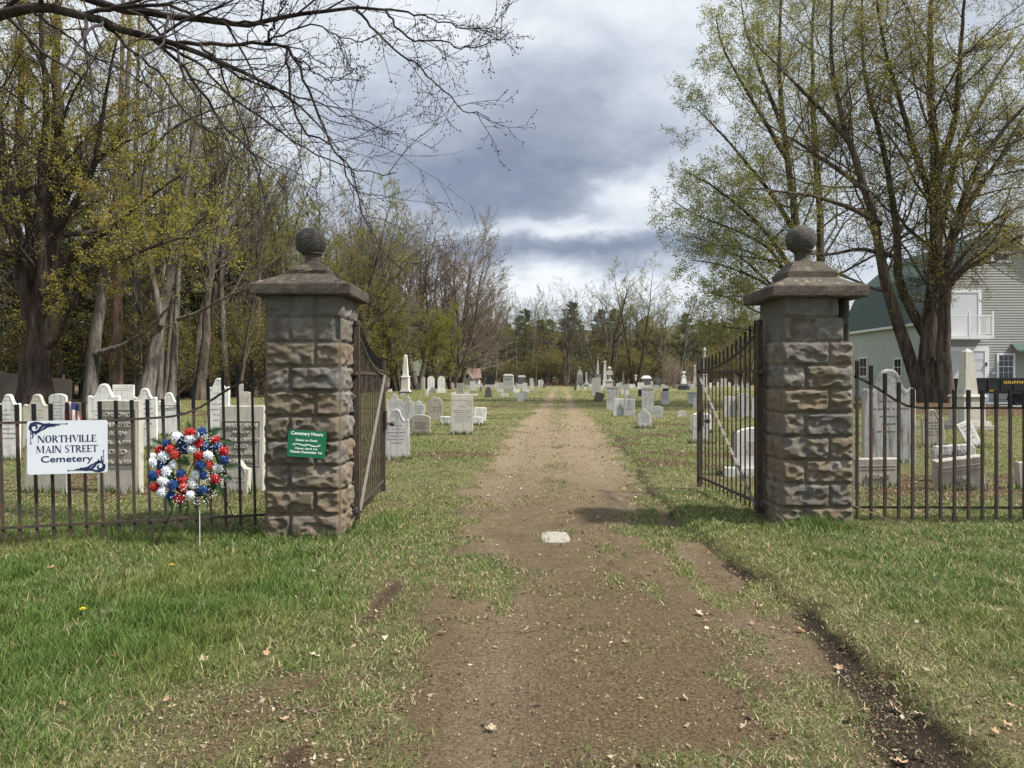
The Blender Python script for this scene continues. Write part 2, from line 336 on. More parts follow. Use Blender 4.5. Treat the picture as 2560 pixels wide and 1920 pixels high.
farm = t.maprange(sepP0.outputs[1], 14, 30); pat = t.noise(t.mapping(P, (1, .35, 1)), .9, 6, .7)
grass_c = t.mix(t.math('MULTIPLY', farm, t.ramp(pat, [(0.42, 0.0), (0.56, 0.75)])), grass_c, (0.17, 0.14, 0.065)); grass_c = t.mix(t.math('MULTIPLY', farm, t.ramp(t.noise(P, 3.5, 4, .7), [(0.56, 0.0), (0.66, 0.8)])), grass_c, (0.33, 0.29, 0.18))
litc = t.ramp(t.voro(P, 38, out='Color'), [(0.0, (0.030, 0.018, 0.011)), (0.55, (0.095, 0.060, 0.036)), (0.85, (0.17, 0.115, 0.07)), (1.0, (0.38, 0.29, 0.19))])
c = t.mix(t.ramp(t.math('ADD', sp.outputs[2], t.math('MULTIPLY', t.math('SUBTRACT', nf, 0.5), 0.7)), [(0.35, 0.0), (0.6, 1.0)]), grass_c, litc)
bsel = t.ramp(t.math('ADD', sp.outputs[0], t.math('MULTIPLY', t.math('SUBTRACT', nh, 0.5), 2.2)), [(0.30, 0.0), (0.62, 1.0)])
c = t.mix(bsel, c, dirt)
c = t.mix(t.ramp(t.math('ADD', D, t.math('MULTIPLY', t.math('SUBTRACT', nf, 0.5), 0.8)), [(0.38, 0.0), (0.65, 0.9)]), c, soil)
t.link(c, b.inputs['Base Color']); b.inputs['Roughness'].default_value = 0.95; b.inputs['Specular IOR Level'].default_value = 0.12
hh = t.math('ADD', t.math('MULTIPLY', nf, 0.5), t.math('ADD', t.math('MULTIPLY', ng, 0.35), nz))
t.link(t.bump(hh, 1.0, 0.035), b.inputs['Normal'])

def axis(fine, step, ratio, end):
    out = list(np.arange(0, fine, step)); s_ = step
    while out[-1] < end: s_ *= ratio; out.append(out[-1] + s_)
    return np.array(out)
ax = axis(5.0, 0.045, 1.035, 520); gx = np.concatenate([-ax[:0:-1], ax])
ay = [2.2]
while ay[-1] < 620: ay.append(ay[-1] * 1.0115 + 0.004)
gy = np.concatenate([-axis(2, .5, 1.25, 60)[::-1], np.arange(0.3, 2.2, 0.15), ay])
GX, GY = np.meshgrid(gx, gy); GZ = gz(GX, GY)
bare, lush, lit, dark = masks(GX, GY)
V = np.stack([GX, GY, GZ], -1).reshape(-1, 3); ny_, nx_ = GX.shape
idx = np.arange(ny_ * nx_).reshape(ny_, nx_)
F = np.stack([idx[:-1, :-1], idx[:-1, 1:], idx[1:, 1:], idx[1:, :-1]], -1).reshape(-1, 4)
at1 = np.stack([bare, lush, lit], -1).reshape(-1, 3); yc_ = np.maximum(GY, 2.2); mid_ = (path_l(yc_) + path_r(yc_)) / 2; trk = np.exp(-((np.abs(GX - mid_ + .05 * (fbm(GY * .8, GX * 0, 2, 6) - .5)) - 0.78) / 0.22) ** 2) * ss(fbm(GX * 2.5, GY * .7, 3, 15), .3, .55); at2 = np.stack([dark, trk, trk * 0], -1).reshape(-1, 3)
inpath = ((GX > path_l(np.maximum(GY, 2.2)) - 0.05) & (GX < path_r(np.maximum(GY, 2.2))) & (GY < 150) & (GY > 2.2))
fm = (inpath[:-1, :-1] & inpath[1:, 1:]).reshape(-1)
def submesh(name, Fs):
    u, inv = np.unique(Fs, return_inverse=True)
    return mesh_np(name, V[u], inv.reshape(-1, 4), m_ground, True, {'mask': at1[u], 'mask2': at2[u]})
tag(link('ground', submesh('ground', F[~fm])), kind='structure')
tag(link('dirt_path', submesh('dirt_path', F[fm])), kind='structure')

# ------------------------------------------------------------------ grass blades, straw and crumbs
m_grass, t, b = new_mat('grass_blades')
t.link(t.attr('tint'), b.inputs['Base Color']); b.inputs['Roughness'].default_value = 0.7
tr = t.node('ShaderNodeBsdfTranslucent'); t.link(t.attr('tint'), tr.inputs[0]); mx = t.node('ShaderNodeMixShader'); mx.inputs[0].default_value = 0.3
out = t.n['Material Output']; t.link(b.outputs[0], mx.inputs[1]); t.link(tr.outputs[0], mx.inputs[2]); t.link(mx.outputs[0], out.inputs[0])
rng = np.random.RandomState(3)
def scatter(n, y0, y1, pw=1.0):
    u = rng.rand(n); y = (y0 ** (1 - pw) + u * (y1 ** (1 - pw) - y0 ** (1 - pw))) ** (1 / (1 - pw)) if pw != 1 else y0 * (y1 / y0) ** u
    x = (rng.rand(n) * 2 - 1) * (0.76 * y + 2.4); return x, y
def blades(n, y0, y1):
    x, y = scatter(n, y0, y1, 0.4)
    ba, lu, li, da = masks(x, y); cl = fbm(x * 7, y * 7, 3, 21)
    pr = np.clip((1 - ba * 1.15) * (1 - 0.7 * li) * (1 - da * .9), 0.006, 1) * (0.42 + 0.58 * lu) * np.clip(0.25 + 2.2 * (cl - .32), 0.1, 1)
    k = rng.rand(n) < pr; x, y, lu, cl = x[k], y[k], lu[k], cl[k]; n = len(x)
    h = (0.018 + 0.050 * lu ** 1.3 * (0.4 + cl)) * (0.55 + 0.8 * rng.rand(n)); 
    h *= np.where(rng.rand(n) < 0.05, 1.6, 1.0)
    h *= 1 + .5 * ss(y, 25, 60)
    pil = np.exp(-((x - 2.97) / .5) ** 2 - ((y - 7.05) / .13) ** 2) + .6 * np.exp(-((x + 1.5) / .15) ** 2 - ((y - 7.1) / .5) ** 2); h *= 1 + 1.3 * pil
    wd = (0.0014 + 0.00036 * y) * (0.7 + 0.6 * rng.rand(n))
    z = gz(x, y) - 0.004
    a = rng.rand(n) * 6.283; lean = (0.25 + 1.5 * rng.rand(n) ** 1.3 * (1.3 - lu)) * h
    dx, dy = np.cos(a) * lean, np.sin(a) * lean; pa = rng.rand(n) * 6.283 ; px_, py_ = np.cos(pa) * wd, np.sin(pa) * wd * .6
    Vs = np.empty((n, 6, 3), np.float32)
    for i, (f, zz, ww) in enumerate(((0, 0, 1.0), (0.35, 0.62, 0.8), (1.0, 1.0, 0.12))):
        for j, sgn in enumerate((-1, 1)):
            Vs[:, 2 * i + j, 0] = x + dx * f + sgn * px_ * ww; Vs[:, 2 * i + j, 1] = y + dy * f + sgn * py_ * ww; Vs[:, 2 * i + j, 2] = z + h * zz
    q = np.array([[0, 1, 3, 2], [2, 3, 5, 4]])
    Fs = (q[None] + 6 * np.arange(n)[:, None, None]).reshape(-1, 4)
    g1 = np.array([0.060, 0.115, 0.020]); g2 = np.array([0.165, 0.245, 0.060]); s1 = np.array([0.46, 0.39, 0.22]); y1_ = np.array([0.24, 0.24, 0.075])
    r = rng.rand(n, 1); dry = (rng.rand(n) > 0.50 + 0.50 * lu)[:, None]
    c = g1 * (1 - r) + g2 * r; big = fbm(x * .9, y * .9, 3, 31)[:, None]
    c = c * (1 - .45 * ss(big, .42, .7)) + y1_ * .45 * ss(big, .42, .7)
    c = np.where(dry, s1 * (0.45 + 0.75 * rng.rand(n, 1)), c)
    return Vs.reshape(-1, 3), Fs, np.repeat(c, 6, 0)
parts = [blades(1150000, 2.2, 9.5), blades(280000, 9.5, 32), blades(150000, 32, 95)]
off = 0; Vb = []; Fb = []; Cb = []
for v_, f_, c_ in parts: Vb.append(v_); Fb.append(f_ + off); Cb.append(c_); off += len(v_)
tag(link('grass', mesh_np('grass', np.concatenate(Vb), np.concatenate(Fb), m_grass, False, {'tint': np.concatenate(Cb)})), kind='stuff', label='green and straw coloured grass blades on both verges')

def flakes(n, y0, y1):
    x, y = scatter(n, y0, y1, 0.6); ba, lu, li, da = masks(x, y); cl = fbm(x * 3, y * 3, 3, 41)
    pr = np.clip(0.26 + 0.9 * li + 0.55 * ss(1 - np.abs(ba - 0.45) * 2.2, 0, 1) * (1 - lu) + 0.25 * (1 - lu) * (1 - ba) + .5 * da, 0, 1) * np.clip(3 * (cl - .25), .1, 1)
    k = rng.rand(n) < pr; x, y, li = x[k], y[k], li[k]; n = len(x)
    s = (0.0025 + 0.0050 * rng.rand(n) ** 1.4) * (0.8 + 0.10 * y) * np.where(rng.rand(n) < .06, 2.2, 1); el_ = 0.14 + 0.7 * rng.rand(n) ** 1.6
    a = rng.rand(n) * 6.283; z = gz(x, y) + 0.004 + 0.012 * rng.rand(n); tl = (rng.rand(n, 4) - .5) * s[:, None] * 1.4
    ca, sa = np.cos(a), np.sin(a); Vs = np.empty((n, 4, 3), np.float32)
    for i, (u, v_) in enumerate(((-1, 0), (0, -1), (1, 0.1), (0.1, 1))):
        uu = u * s; vv = v_ * s * el_; Vs[:, i, 0] = x + uu * ca - vv * sa; Vs[:, i, 1] = y + uu * sa + vv * ca; Vs[:, i, 2] = z + tl[:, i]
    pal = np.array([[0.38, 0.29, 0.18], [0.26, 0.18, 0.105], [0.13, 0.08, 0.05], [0.07, 0.045, 0.03], [0.47, 0.40, 0.29], [0.17, 0.11, 0.07]])
    c = pal[rng.randint(0, 6, n)] * (0.7 + 0.5 * rng.rand(n, 1))
    return Vs.reshape(-1, 3), (np.arange(4)[None] + 4 * np.arange(n)[:, None]), np.repeat(c, 4, 0)
v1, f1, c1 = flakes(620000, 2.3, 24)
tag(link('leaf_litter', mesh_np('leaf_litter', v1, f1, m_grass, False, {'tint': c1})), kind='stuff', label='crumbs of dead leaf and straw strewn over grass and track')
# loose crumbs of earth and grit on the bare track
def crumbs(n):
    x, y = scatter(n, 2.6, 12, 0.7); ba, lu, li, da = masks(x, y); k = rng.rand(n) < np.clip(ba * .6 + da * .9, 0, 1) ** 2; x, y, da = x[k], y[k], da[k]; n = len(x)
    s = (0.0018 + 0.0042 * rng.rand(n) ** 6) * (0.8 + .08 * y) * (1 + 1.6 * da * rng.rand(n)); z = gz(x, y) + s * .3
    o = np.array([(1, 0, 0), (0, 1, 0), (-1, 0, 0), (0, -1, 0), (0, 0, 1), (0, 0, -1)], float)
    Vs = np.stack([x, y, z], -1)[:, None] + o[None] * s[:, None, None] * (0.6 + 0.8 * rng.rand(n, 6, 1))
    tri = np.array([[0, 1, 4], [1, 2, 4], [2, 3, 4], [3, 0, 4]])
    c = np.array([0.135, 0.100, 0.058]) * (0.45 + 1.0 * rng.rand(n, 1)) * (1 - .6 * da[:, None]); lt = rng.rand(n) < .04; c[lt] = np.array([.36, .31, .25])
    return Vs.reshape(-1, 3), (tri[None] + 6 * np.arange(n)[:, None, None]).reshape(-1, 3), np.repeat(c, 6, 0)
v1, f1, c1 = crumbs(90000)
tag(link('soil_crumbs', mesh_np('soil_crumbs', v1, f1, m_grass, False, {'tint': c1})), kind='stuff', label='loose crumbs of earth and grit on the bare track')
# ------------------------------------------------------------------ materials for the gateway
def plain(name, c, rough=0.6, metal=0.0, var=0.25, scale=20, bump=0.0, spec=0.3, dist=0.004):
    m, t, b = new_mat(name); P = t.coord('Object'); n = t.noise(P, scale, 5, 0.65)
    cc = t.mix(n, tuple(x * (1 - var) for x in c), tuple(min(1, x * (1 + var)) for x in c))
    t.link(cc, b.inputs['Base Color']); b.inputs['Roughness'].default_value = rough; b.inputs['Metallic'].default_value = metal
    b.inputs['Specular IOR Level'].default_value = spec
    if bump: t.link(t.bump(t.noise(P, scale * 3, 4, 0.7), bump, dist), b.inputs['Normal'])
    return m
m_rock, t, b = new_mat('rockface_block')
P = t.coord('Object'); tn = t.node('ShaderNodeSeparateColor'); t.link(t.attr('blk'), tn.inputs[0])
n1 = t.noise(P, 5, 6, 0.65); n2 = t.noise(P, 45, 5, 0.75); n3 = t.noise(P, 220, 3, 0.7)
grey = t.mix(n2, (0.082, 0.074, 0.066), (0.255, 0.236, 0.208)); ochre = t.mix(n2, (0.105, 0.082, 0.056), (0.32, 0.255, 0.175))
c = t.mix(t.ramp(t.math('ADD', n1, t.math('MULTIPLY', t.math('SUBTRACT', tn.outputs[0], 0.5), 0.55)), [(0.40, 0.0), (0.66, 1.0)]), grey, ochre)
eff = t.ramp(t.noise(t.mapping(P, loc=(4, 1, 2)), 2.6, 6, 0.7), [(0.52, 0.0), (0.68, 0.6)])
c = t.mix(eff, c, (0.38, 0.375, 0.36))
c = t.mix(t.ramp(t.noise(t.mapping(P, (1, 1, 0.35), (1, 5, 3)), 3.2, 5, 0.6), [(0.55, 0.0), (0.72, 0.55)]), c, (0.045, 0.040, 0.036))
c = t.mix(tn.outputs[1], c, (0.15, 0.135, 0.115))
c = t.mix(t.math('MULTIPLY', t.ramp(n3, [(0.42, 0.35), (0.55, 0.0)]), 1.0), c, (0.03, 0.028, 0.025))
t.link(c, b.inputs['Base Color']); b.inputs['Roughness'].default_value = 0.95; b.inputs['Specular IOR Level'].default_value = 0.15
t.link(t.bump(t.math('ADD', n2, t.math('MULTIPLY', n3, 0.6)), 0.9, 0.010), b.inputs['Normal'])
m_conc, t, b = new_mat('weathered_concrete')
P = t.coord('Object'); n1 = t.noise(P, 6, 6, 0.7); n2 = t.noise(P, 150, 3, 0.8); v = t.voro(P, 120)
c = t.mix(t.ramp(n1, [(0.35, 0.0), (0.65, 1.0)]), (0.085, 0.072, 0.060), (0.165, 0.140, 0.112))
c = t.mix(t.ramp(v, [(0.1, 0.75), (0.4, 0.0)]), c, (0.27, 0.25, 0.22)); c = t.mix(t.ramp(n2, [(0.42, 0.8), (0.56, 0.0)]), c, (0.03, 0.026, 0.022))
lich = t.ramp(t.noise(t.mapping(P, loc=(2, 2, 2)), 9, 6, 0.7), [(0.56, 0.0), (0.66, 0.8)])
gm = t.node('ShaderNodeNewGeometry'); gs = t.node('ShaderNodeSeparateXYZ'); t.link(gm.outputs['Normal'], gs.inputs[0])
c = t.mix(t.math('MULTIPLY', lich, t.maprange(gs.outputs[2], 0.3, 0.8)), c, (0.36, 0.285, 0.185))
t.link(c, b.inputs['Base Color']); b.inputs['Roughness'].default_value = 0.95; b.inputs['Specular IOR Level'].default_value = 0.15
t.link(t.bump(t.math('ADD', n2, v), 0.8, 0.006), b.inputs['Normal'])
m_ball, t, b = new_mat('pebbled_concrete_ball')
P = t.coord('Object'); n2 = t.noise(P, 110, 3, 0.8); v = t.voro(P, 85)
c = t.mix(t.ramp(v, [(0.12, 1.0), (0.42, 0.0)]), (0.060, 0.055, 0.049), (0.25, 0.235, 0.21)); c = t.mix(t.ramp(t.noise(P, 7, 5), [(0.4, 0), (0.62, .6)]), c, (0.05, 0.045, 0.04))
t.link(c, b.inputs['Base Color']); t.link(t.bump(v, 0.8, 0.008), b.inputs['Normal']); b.inputs['Roughness'].default_value = 0.95
m_iron, t, b = new_mat('rusty_iron')
P = t.coord('Object'); n1 = t.noise(t.mapping(P, (1, 1, 0.35)), 22, 6, 0.7); n2 = t.noise(P, 150, 4, 0.7)
c = t.mix(t.ramp(n1, [(0.44, 0.0), (0.58, 1.0)]), (0.030, 0.028, 0.028), (0.080, 0.048, 0.030)); c = t.mix(t.ramp(n2, [(0.5, 0.0), (0.64, 0.6)]), c, (0.125, 0.10, 0.08))
t.link(c, b.inputs['Base Color']); b.inputs['Roughness'].default_value = 0.7; t.link(t.bump(n2, 0.4, 0.003), b.inputs['Normal'])
m_black = plain('black_paint', (0.010, 0.010, 0.011), 0.45, var=0.4, scale=40, bump=0.1)
m_brace = plain('pale_flat_iron', (0.16, 0.14, 0.12), 0.6, var=0.35, scale=30)

# ------------------------------------------------------------------ pillars of rock-faced concrete block
CH, PW = 0.231, 0.703                       # course height, pillar width
def block_layout(course, face, hh):
    a, c3 = 1 / 3, 2 / 3
    if hh and course >= 8: return [0, 1/3, 2/3, 1]
    return [0, a, 1] if (course + face) % 2 == 0 else [0, c3, 1]
def face_relief(u, z, face, seed, right):
    """outward relief at (u along the face 0..PW, z height)"""
    course = np.clip((z / CH).astype(int), 0, 9); out = np.zeros_like(u); tone = np.zeros_like(u); joint = np.zeros_like(u)
    zz = z - course * CH
    for c_ in range(10):
        ed = block_layout(c_, face, not right)
        for k in range(len(ed) - 1):
            x0, x1 = ed[k] * PW, ed[k + 1] * PW
            m = (course == c_) & (u >= x0 - 1e-6) & (u <= x1 + 1e-6)
            if not m.any(): continue
            rs = np.random.RandomState(seed * 1000 + c_ * 50 + face * 7 + k)
            uu, vv = u[m] - x0, zz[m]; w_ = x1 - x0
            edge = np.minimum(np.minimum(uu, w_ - uu), np.minimum(vv, CH - vv))
            wob = 0.012 * (vn(uu * 14 + k * 5, vv * 14 + c_, 3) - 0.5)
            mg = ss(edge + wob, 0.006, 0.030)
            s = np.full(uu.shape, .046) + 0.012 * (vn(uu * 9, vv * 9, c_) - .5)
            # conchoidal scoops: broken-away shells that meet in sharp ridges
            for _ in range(int(9 + w_ * 34)):
                cx, cz = rs.uniform(-.02, w_ + .02), rs.uniform(-.02, CH + .02); rx = rs.uniform(.045, .115); rz = rs.uniform(.028, .058); ang = rs.uniform(-.5, .5)
                dx = (uu - cx) * math.cos(ang) + (vv - cz) * math.sin(ang); dz = -(uu - cx) * math.sin(ang) + (vv - cz) * math.cos(ang)
                s = np.minimum(s, rs.uniform(.006, .030) + 0.026 * ((dx / rx) ** 2 + ((dz + .25 * abs(dx)) / rz) ** 2))
            s = s + 0.004 * (fbm(uu * 30, vv * 30, 3, c_) - .5)
            if (c_ >= 8): s = s * 0.42 + 0.004
            elif c_ == 7 and not right: s = s * 0.8
            out[m] = s * mg; tone[m] = rs.uniform(0.2, 0.75) - (0.30 if c_ >= 8 else 0) + (0.22 if c_ < 4 else 0.05); joint[m] = 1 - ss(edge, 0.001, 0.007)
    out -= joint * 0.006
    return out, tone, joint
def pillar(name, x0, y0, zb, seed, right, label):
    root = empty(name, (x0, y0, zb), label=label, cat='gate pillar', group='stone pillars at the cemetery gate')
    st = 0.0115; nu = int(PW / st) + 1; nz_ = int(10 * CH / st) + 1
    uu = np.linspace(0, PW, nu); zz = np.linspace(-0.10, 10 * CH, nz_); U, Zg = np.meshgrid(uu, zz)
    Vs, Fs, At = [], [], []; off = 0; h = PW / 2
    for face in range(4):
        rel, tone, joint = face_relief(U, np.maximum(Zg, 0.001), face, seed, right)
        edge = np.minimum(U, PW - U); up = (Zg > 8 * CH)
        rel = np.where(edge < 0.006, -0.004 * 0, rel)
        rel = rel * ss(edge, 0, 0.02) * (.5 if face == 3 or (right and face == 1) else 1.0)
        if right and face == 0:
            hole = ss(U, .16 * PW - .02, .16 * PW) * (1 - ss(U, .47 * PW, .47 * PW + .012)) * ss(Zg, 8.07 * CH, 8.1 * CH) * (1 - ss(Zg, 8.92 * CH, 8.96 * CH)); rel = rel * (1 - hole) - 0.030 * hole + hole * .035 * (fbm(U * 22, Zg * 22, 4) - .5); tone = tone * (1 - hole) + .45 * hole
            cav = ss(U, .79 * PW, .80 * PW) * (1 - ss(U, .915 * PW, .93 * PW)) * ss(Zg, 9.02 * CH, 9.05 * CH)
            cav = np.maximum(cav, ss(U, .86 * PW, .87 * PW) * (1 - ss(U, .915 * PW, .925 * PW)) * ss(Zg, 8.05 * CH, 8.1 * CH)); rel = rel * (1 - cav) - .22 * cav; tone = tone * (1 - cav) 
        if not right and face == 0:
            chip = ss(U + .04 * (fbm(U * 9, Zg * 12, 3) - .5), .90 * PW, .93 * PW) * ss(Zg, 8.05 * CH, 8.15 * CH) * (1 - ss(Zg, 9.0 * CH, 9.1 * CH)); rel = rel * (1 - chip) - .02 * chip
            crack = np.exp(-((U - .66 * PW - .02 * (fbm(Zg * 9, Zg * 0, 3) - .5)) / .005) ** 2) * ss(Zg, 8.2 * CH, 8.4 * CH); rel = rel - .012 * crack
            knot = np.exp(-((U - .05) / .05) ** 2 - ((Zg - 9.2 * CH) / .035) ** 2) * fbm(U * 30, Zg * 30, 2); rel = rel - .05 * knot
        if face == 0: P3 = np.stack([U - h, -h - rel, Zg], -1)
        elif face == 1: P3 = np.stack([h + rel, U - h, Zg], -1)
        elif face == 2: P3 = np.stack([h - U, h + rel, Zg], -1)
        else: P3 = np.stack([-h - rel, h - U, Zg], -1)
        if right:      # the two upper courses are broken back on the outer side
            k = ss(Zg, 8 * CH - .004, 8 * CH + .004)
            P3[..., 0] = P3[..., 0] - k * np.where(P3[..., 0] > 0.30, (P3[..., 0] - 0.30) * 0.9 * (0.7 + .5 * vn(Zg * 7, P3[..., 1] * 7)), 0)
            P3[..., 0] = P3[..., 0] + k * np.where(P3[..., 0] < -0.31, -(P3[..., 0] + 0.31) * 0.75, 0)
        Vs.append(P3.reshape(-1, 3)); ii = np.arange(U.size).reshape(U.shape) + off
        Fs.append(np.stack([ii[:-1, :-1], ii[:-1, 1:], ii[1:, 1:], ii[1:, :-1]], -1).reshape(-1, 4)); off += U.size
        At.append(np.stack([tone, joint * .8, tone * 0], -1).reshape(-1, 3))
    me = mesh_np('pillar_shaft', np.concatenate(Vs), np.concatenate(Fs), m_rock, False, {'blk': np.concatenate(At)})
    link('shaft', me, root)
    # cap: thick slab with chamfer and low pyramid
    rs = np.random.RandomState(seed)
    zc = 2.285 if not right else 2.275; cw = 0.926
    def slab(rings, nseg=14, jit=.004):
        """square rings (half width, z) with wobbling edges"""
        b = MB(); vs = []; m = nseg * 4
        for hw, z in rings:
            for s_ in range(4):
                for j in range(nseg):
                    f = -1 + 2 * j / nseg; p = [(f, -1), (1, f), (-f, 1), (-1, -f)][s_]
                    j1 = rs.uniform(-jit, jit); vs.append((p[0] * (hw + j1), p[1] * (hw + j1), z + rs.uniform(-jit, jit) * .7))
        n = len(rings); fs = [(i * m + j, i * m + (j + 1) % m, (i + 1) * m + (j + 1) % m, (i + 1) * m + j) for i in range(n - 1) for j in range(m)]
        fs += [tuple(range(m - 1, -1, -1)), tuple(range((n - 1) * m, n * m))]
        return b.add(vs, fs)
    tk = 0.108 
    if right: rings = [(.36, -.004), (.445, -.002), (cw / 2 - .004, .012), (cw / 2, .05), (cw / 2, .10), (cw / 2 - .012, .116), (.34, .160), (.25, .210), (.243, .212)]
    else: rings = [(.36, -.004), (.445, -.002), (cw / 2 - .004, .012), (cw / 2, .05), (cw / 2, .098), (cw / 2 - .014, .112), (.34, .158), (.215, .222), (.2, .225)]
    cap = slab(rings).build('cap', m_conc, root, (0, 0, zc))
    if right: pr = [(.232, .20), (.232, .275), (.222, .288), (.145, .383), (.13, .390)]; ballz = .628; br = .153
    else: pr = [(.176, .215), (.180, .262), (.174, .275), (.120, .325), (.105, .332)]; ballz = .562; br = .150
    slab(pr, 8, .003 if right else .009).build('plinth', m_conc, root, (0, 0, zc))
    nk = MB(); z0 = pr[-1][1] - .005
    nk.lathe([(.10, z0), (.102, z0 + .012), (.082, z0 + .028), (.072, z0 + .05), (.078, ballz - br + .02), (.098, ballz - br + .03), (.098, ballz - br + .045)], 28)
    me = nk.mesh('neck', m_conc); smooth_by_angle(me); link('neck', me, root, (0, 0, zc))
    bb = MB(); bb.lathe([(max(.001, br * math.sin(math.pi * i / 28)) * 1.0, -br * math.cos(math.pi * i / 28) * .97) for i in range(29)], 44)
    me = bb.mesh('ball', m_ball, True)
    for v_ in me.vertices:
        f = 1 + .012 * (float(vn(v_.co.x * 18 + 3, v_.co.y * 18 + v_.co.z * 14, seed)) - .5); v_.co *= f
    link('ball_finial', me, root, (-.02 if not right else -.02, 0, zc + ballz))
    return root
PLY, PRY = 6.94, 7.21
PLX, PRX = -1.961, 2.972
pl = pillar('gate_pillar', PLX, PLY + PW / 2, 0.0, 3, False, 'rock-faced block gate pillar carrying the green hours sign, ball on its cap')
pr_ = pillar('gate_pillar', PRX, PRY + PW / 2, 0.02, 8, True, 'rock-faced block gate pillar with broken upper courses and dark hole under its cap')
bb = MB(); rs = random.Random(4)
ol = [(-.055, 0), (.04, 0), (.062, .09), (.04, .16), (.05, .235), (-.02, .238), (-.04, .19), (-.03, .1)]
bb.prism(ol, -.05, .05, .012); bb.build('broken_block', m_rock, pr_, (.285, -.25, 8 * CH + .003)); 

# ------------------------------------------------------------------ iron gates standing open
def gate(name, hx, hy, fx, fy, zb, side, label):
    """from hinge (hx,hy) to latch end (fx,fy); local x runs along the gate"""
    L = math.hypot(fx - hx, fy - hy); root = empty(name, (hx, hy, zb), (0, 0, math.atan2(fy - hy, fx - hx)), label, 'iron gate', 'iron gate leaves standing open')
    def crv(s): return 1.60 + 0.385 * (1 - s) ** 2.2 if s < 1 else 1.60
    MB().box(-.028, .028, -.028, .028, 0.10, 2.03).build('hinge_post', m_iron, root)
    MB().lathe([(.03, 0), (.036, .015), (.036, .05), (.02, .062)], 12).build('post_knob', m_iron, root, (0, 0, 2.03))
    MB().box(L - .026, L + .026, -.026, .026, 0.07, 1.745).build('latch_post', m_iron, root)
    for z in (0.205, 1.565): MB().box(.03, L - .028, -.012, .012, z - .016, z + .016).build('rail', m_iron, root)
    pts = [(L * s, 0, crv(s)) for s in [i / 24 for i in range(25)]]
    c_ = MB()
    c_.tube([(.03, 0, 1.985)] + pts[1:-1] + [(L - .03, 0, 1.60)], .014, 6)
    c_.tube([(.03 + .045 * math.cos(a) * (1 - a / 14), 0, 2.03 + .045 * math.sin(a) * (1 - a / 14)) for a in [x * .5 for x in range(-3, 11)]], .009, 5)
    c_.build('curved_rail', m_iron, root)
    n = 14
    for i in range(n):
        x = .12 + (L - .24) * i / (n - 1); s = x / L; top = crv(s) + .12; cut = crv(s) + .005
        p = MB().box(x - .0075, x + .0075, -.0065, .0065, .115 - (.04 if i == n - 2 else 0), cut).build('picket', m_iron, root)
        MB().box(x - .0105, x + .0105, -.0085, .0085, cut + .002, top + .035).build('picket_tip', m_black, p)
    br = MB().bar((.05, -.024 * side, .17), (L - .03, -.024 * side, 1.55), .006, .03).build('brace', m_brace, root)
    if side > 0:   # pale flat strap following the curve on this leaf
        b_ = MB(); q = [(L * s, -.02, crv(s) - .045) for s in [i / 20 for i in range(1, 20)]]
        for a, c2 in zip(q, q[1:]): b_.bar(a, c2, .006, .022)
        b_.build('curved_strap', m_brace, root)
    k = MB(); k.box(L - .05, L + .03, -.045, -.028, .86, 1.10); k.tube([(L - .005, -.05, .93), (L - .005, -.105, .93)], [.012, .012], 8)
    k.lathe([(.004, -.034), (.026, -.02), (.034, 0), (.026, .02), (.004, .034)], 14, 0, (L - .005, -.115, .93)); k.build('latch', m_iron, root)
    for z in (.20, 1.56):
        MB().box(-.13, .0, -.017, .017, z - .02, z + .02).build('hinge', m_iron, root)
        
gate('iron_gate', -1.555, 7.42, -1.645, 9.46, 0.0, 1, 'rusty iron gate leaf hinged on the pillar with the green sign')
gate('iron_gate', 2.545, 7.62, 2.46, 9.72, 0.02, -1, 'rusty iron gate leaf hinged on the pillar with broken upper courses')

# ------------------------------------------------------------------ fences
def fence(name, x0, y0, x1, y1, n, zt, zb, prof, post_at, label, lean=0.0, zr=0.185, dz=0.0):
    """prof(i) -> (rail height, picket top); pickets i = 0..n-1 counted away from the pillar"""
    root = empty(name, (x0, y0, 0), (0, 0, math.atan2(y1 - y0, x1 - x0)), label, 'iron fence', 'iron fences beside the gate pillars')
    L = math.hypot(x1 - x0, y1 - y0); st = L / n
    rz = []
    for i in range(n + 1): rz.append((i * st, prof(i)[0]))
    b_ = MB(); fine = []
    for (xa, za), (xb, zb_) in zip(rz, rz[1:]):
        b_.bar((xa, .018, za), (xb + .004, .018, zb_), .022, .012)
    b_.build('top_rail', m_iron, root)
    bz = lambda i: zr + dz * i
    b_ = MB(); b_.bar((0, .016, bz(0)), (L, .018, bz(n)), .024, .012); b_.build('bottom_rail', m_iron, root)
    for i in range(n):
        x = (i + .38) * st; rh, top = prof(i + .38); a = lean
        g = (x + a * (rh - .2), 0, rh); lo = .075
        if i in post_at: lo = -.1
        p = MB().bar((x - a * .2 * 0, 0, lo + dz * i), (x - a * (rh), 0, rh), .0245).build('picket', m_iron, root)
        MB().bar((x - a * rh, 0, rh + .001), (x - a * top, 0, top), .031).build('picket_tip', m_black, p)
        if i in post_at: MB().bar((x, 0, -.12), (x, 0, .12 + dz * i), .034).build('post_foot', m_iron, p)
    return root
zoomL = [(2145, 290), (2097, 295), (1980, 325), (1860, 385), (1745, 460), (1632, 540), (1516, 595), (1392, 622), (1272, 632), (1153, 640), (1034, 647), (911, 652), (793, 658), (671, 662), (551, 666), (430, 668), (313, 670), (192, 672), (75, 674)]
tops = [150, 150, 178, 225, 282, 370, 440, 478, 480, 485, 490, 495, 502, 510, 515, 518, 522, 525, 528]
FLX0, FLY0, FLX1, FLY1 = -2.33, 7.28, -4.62, 6.58
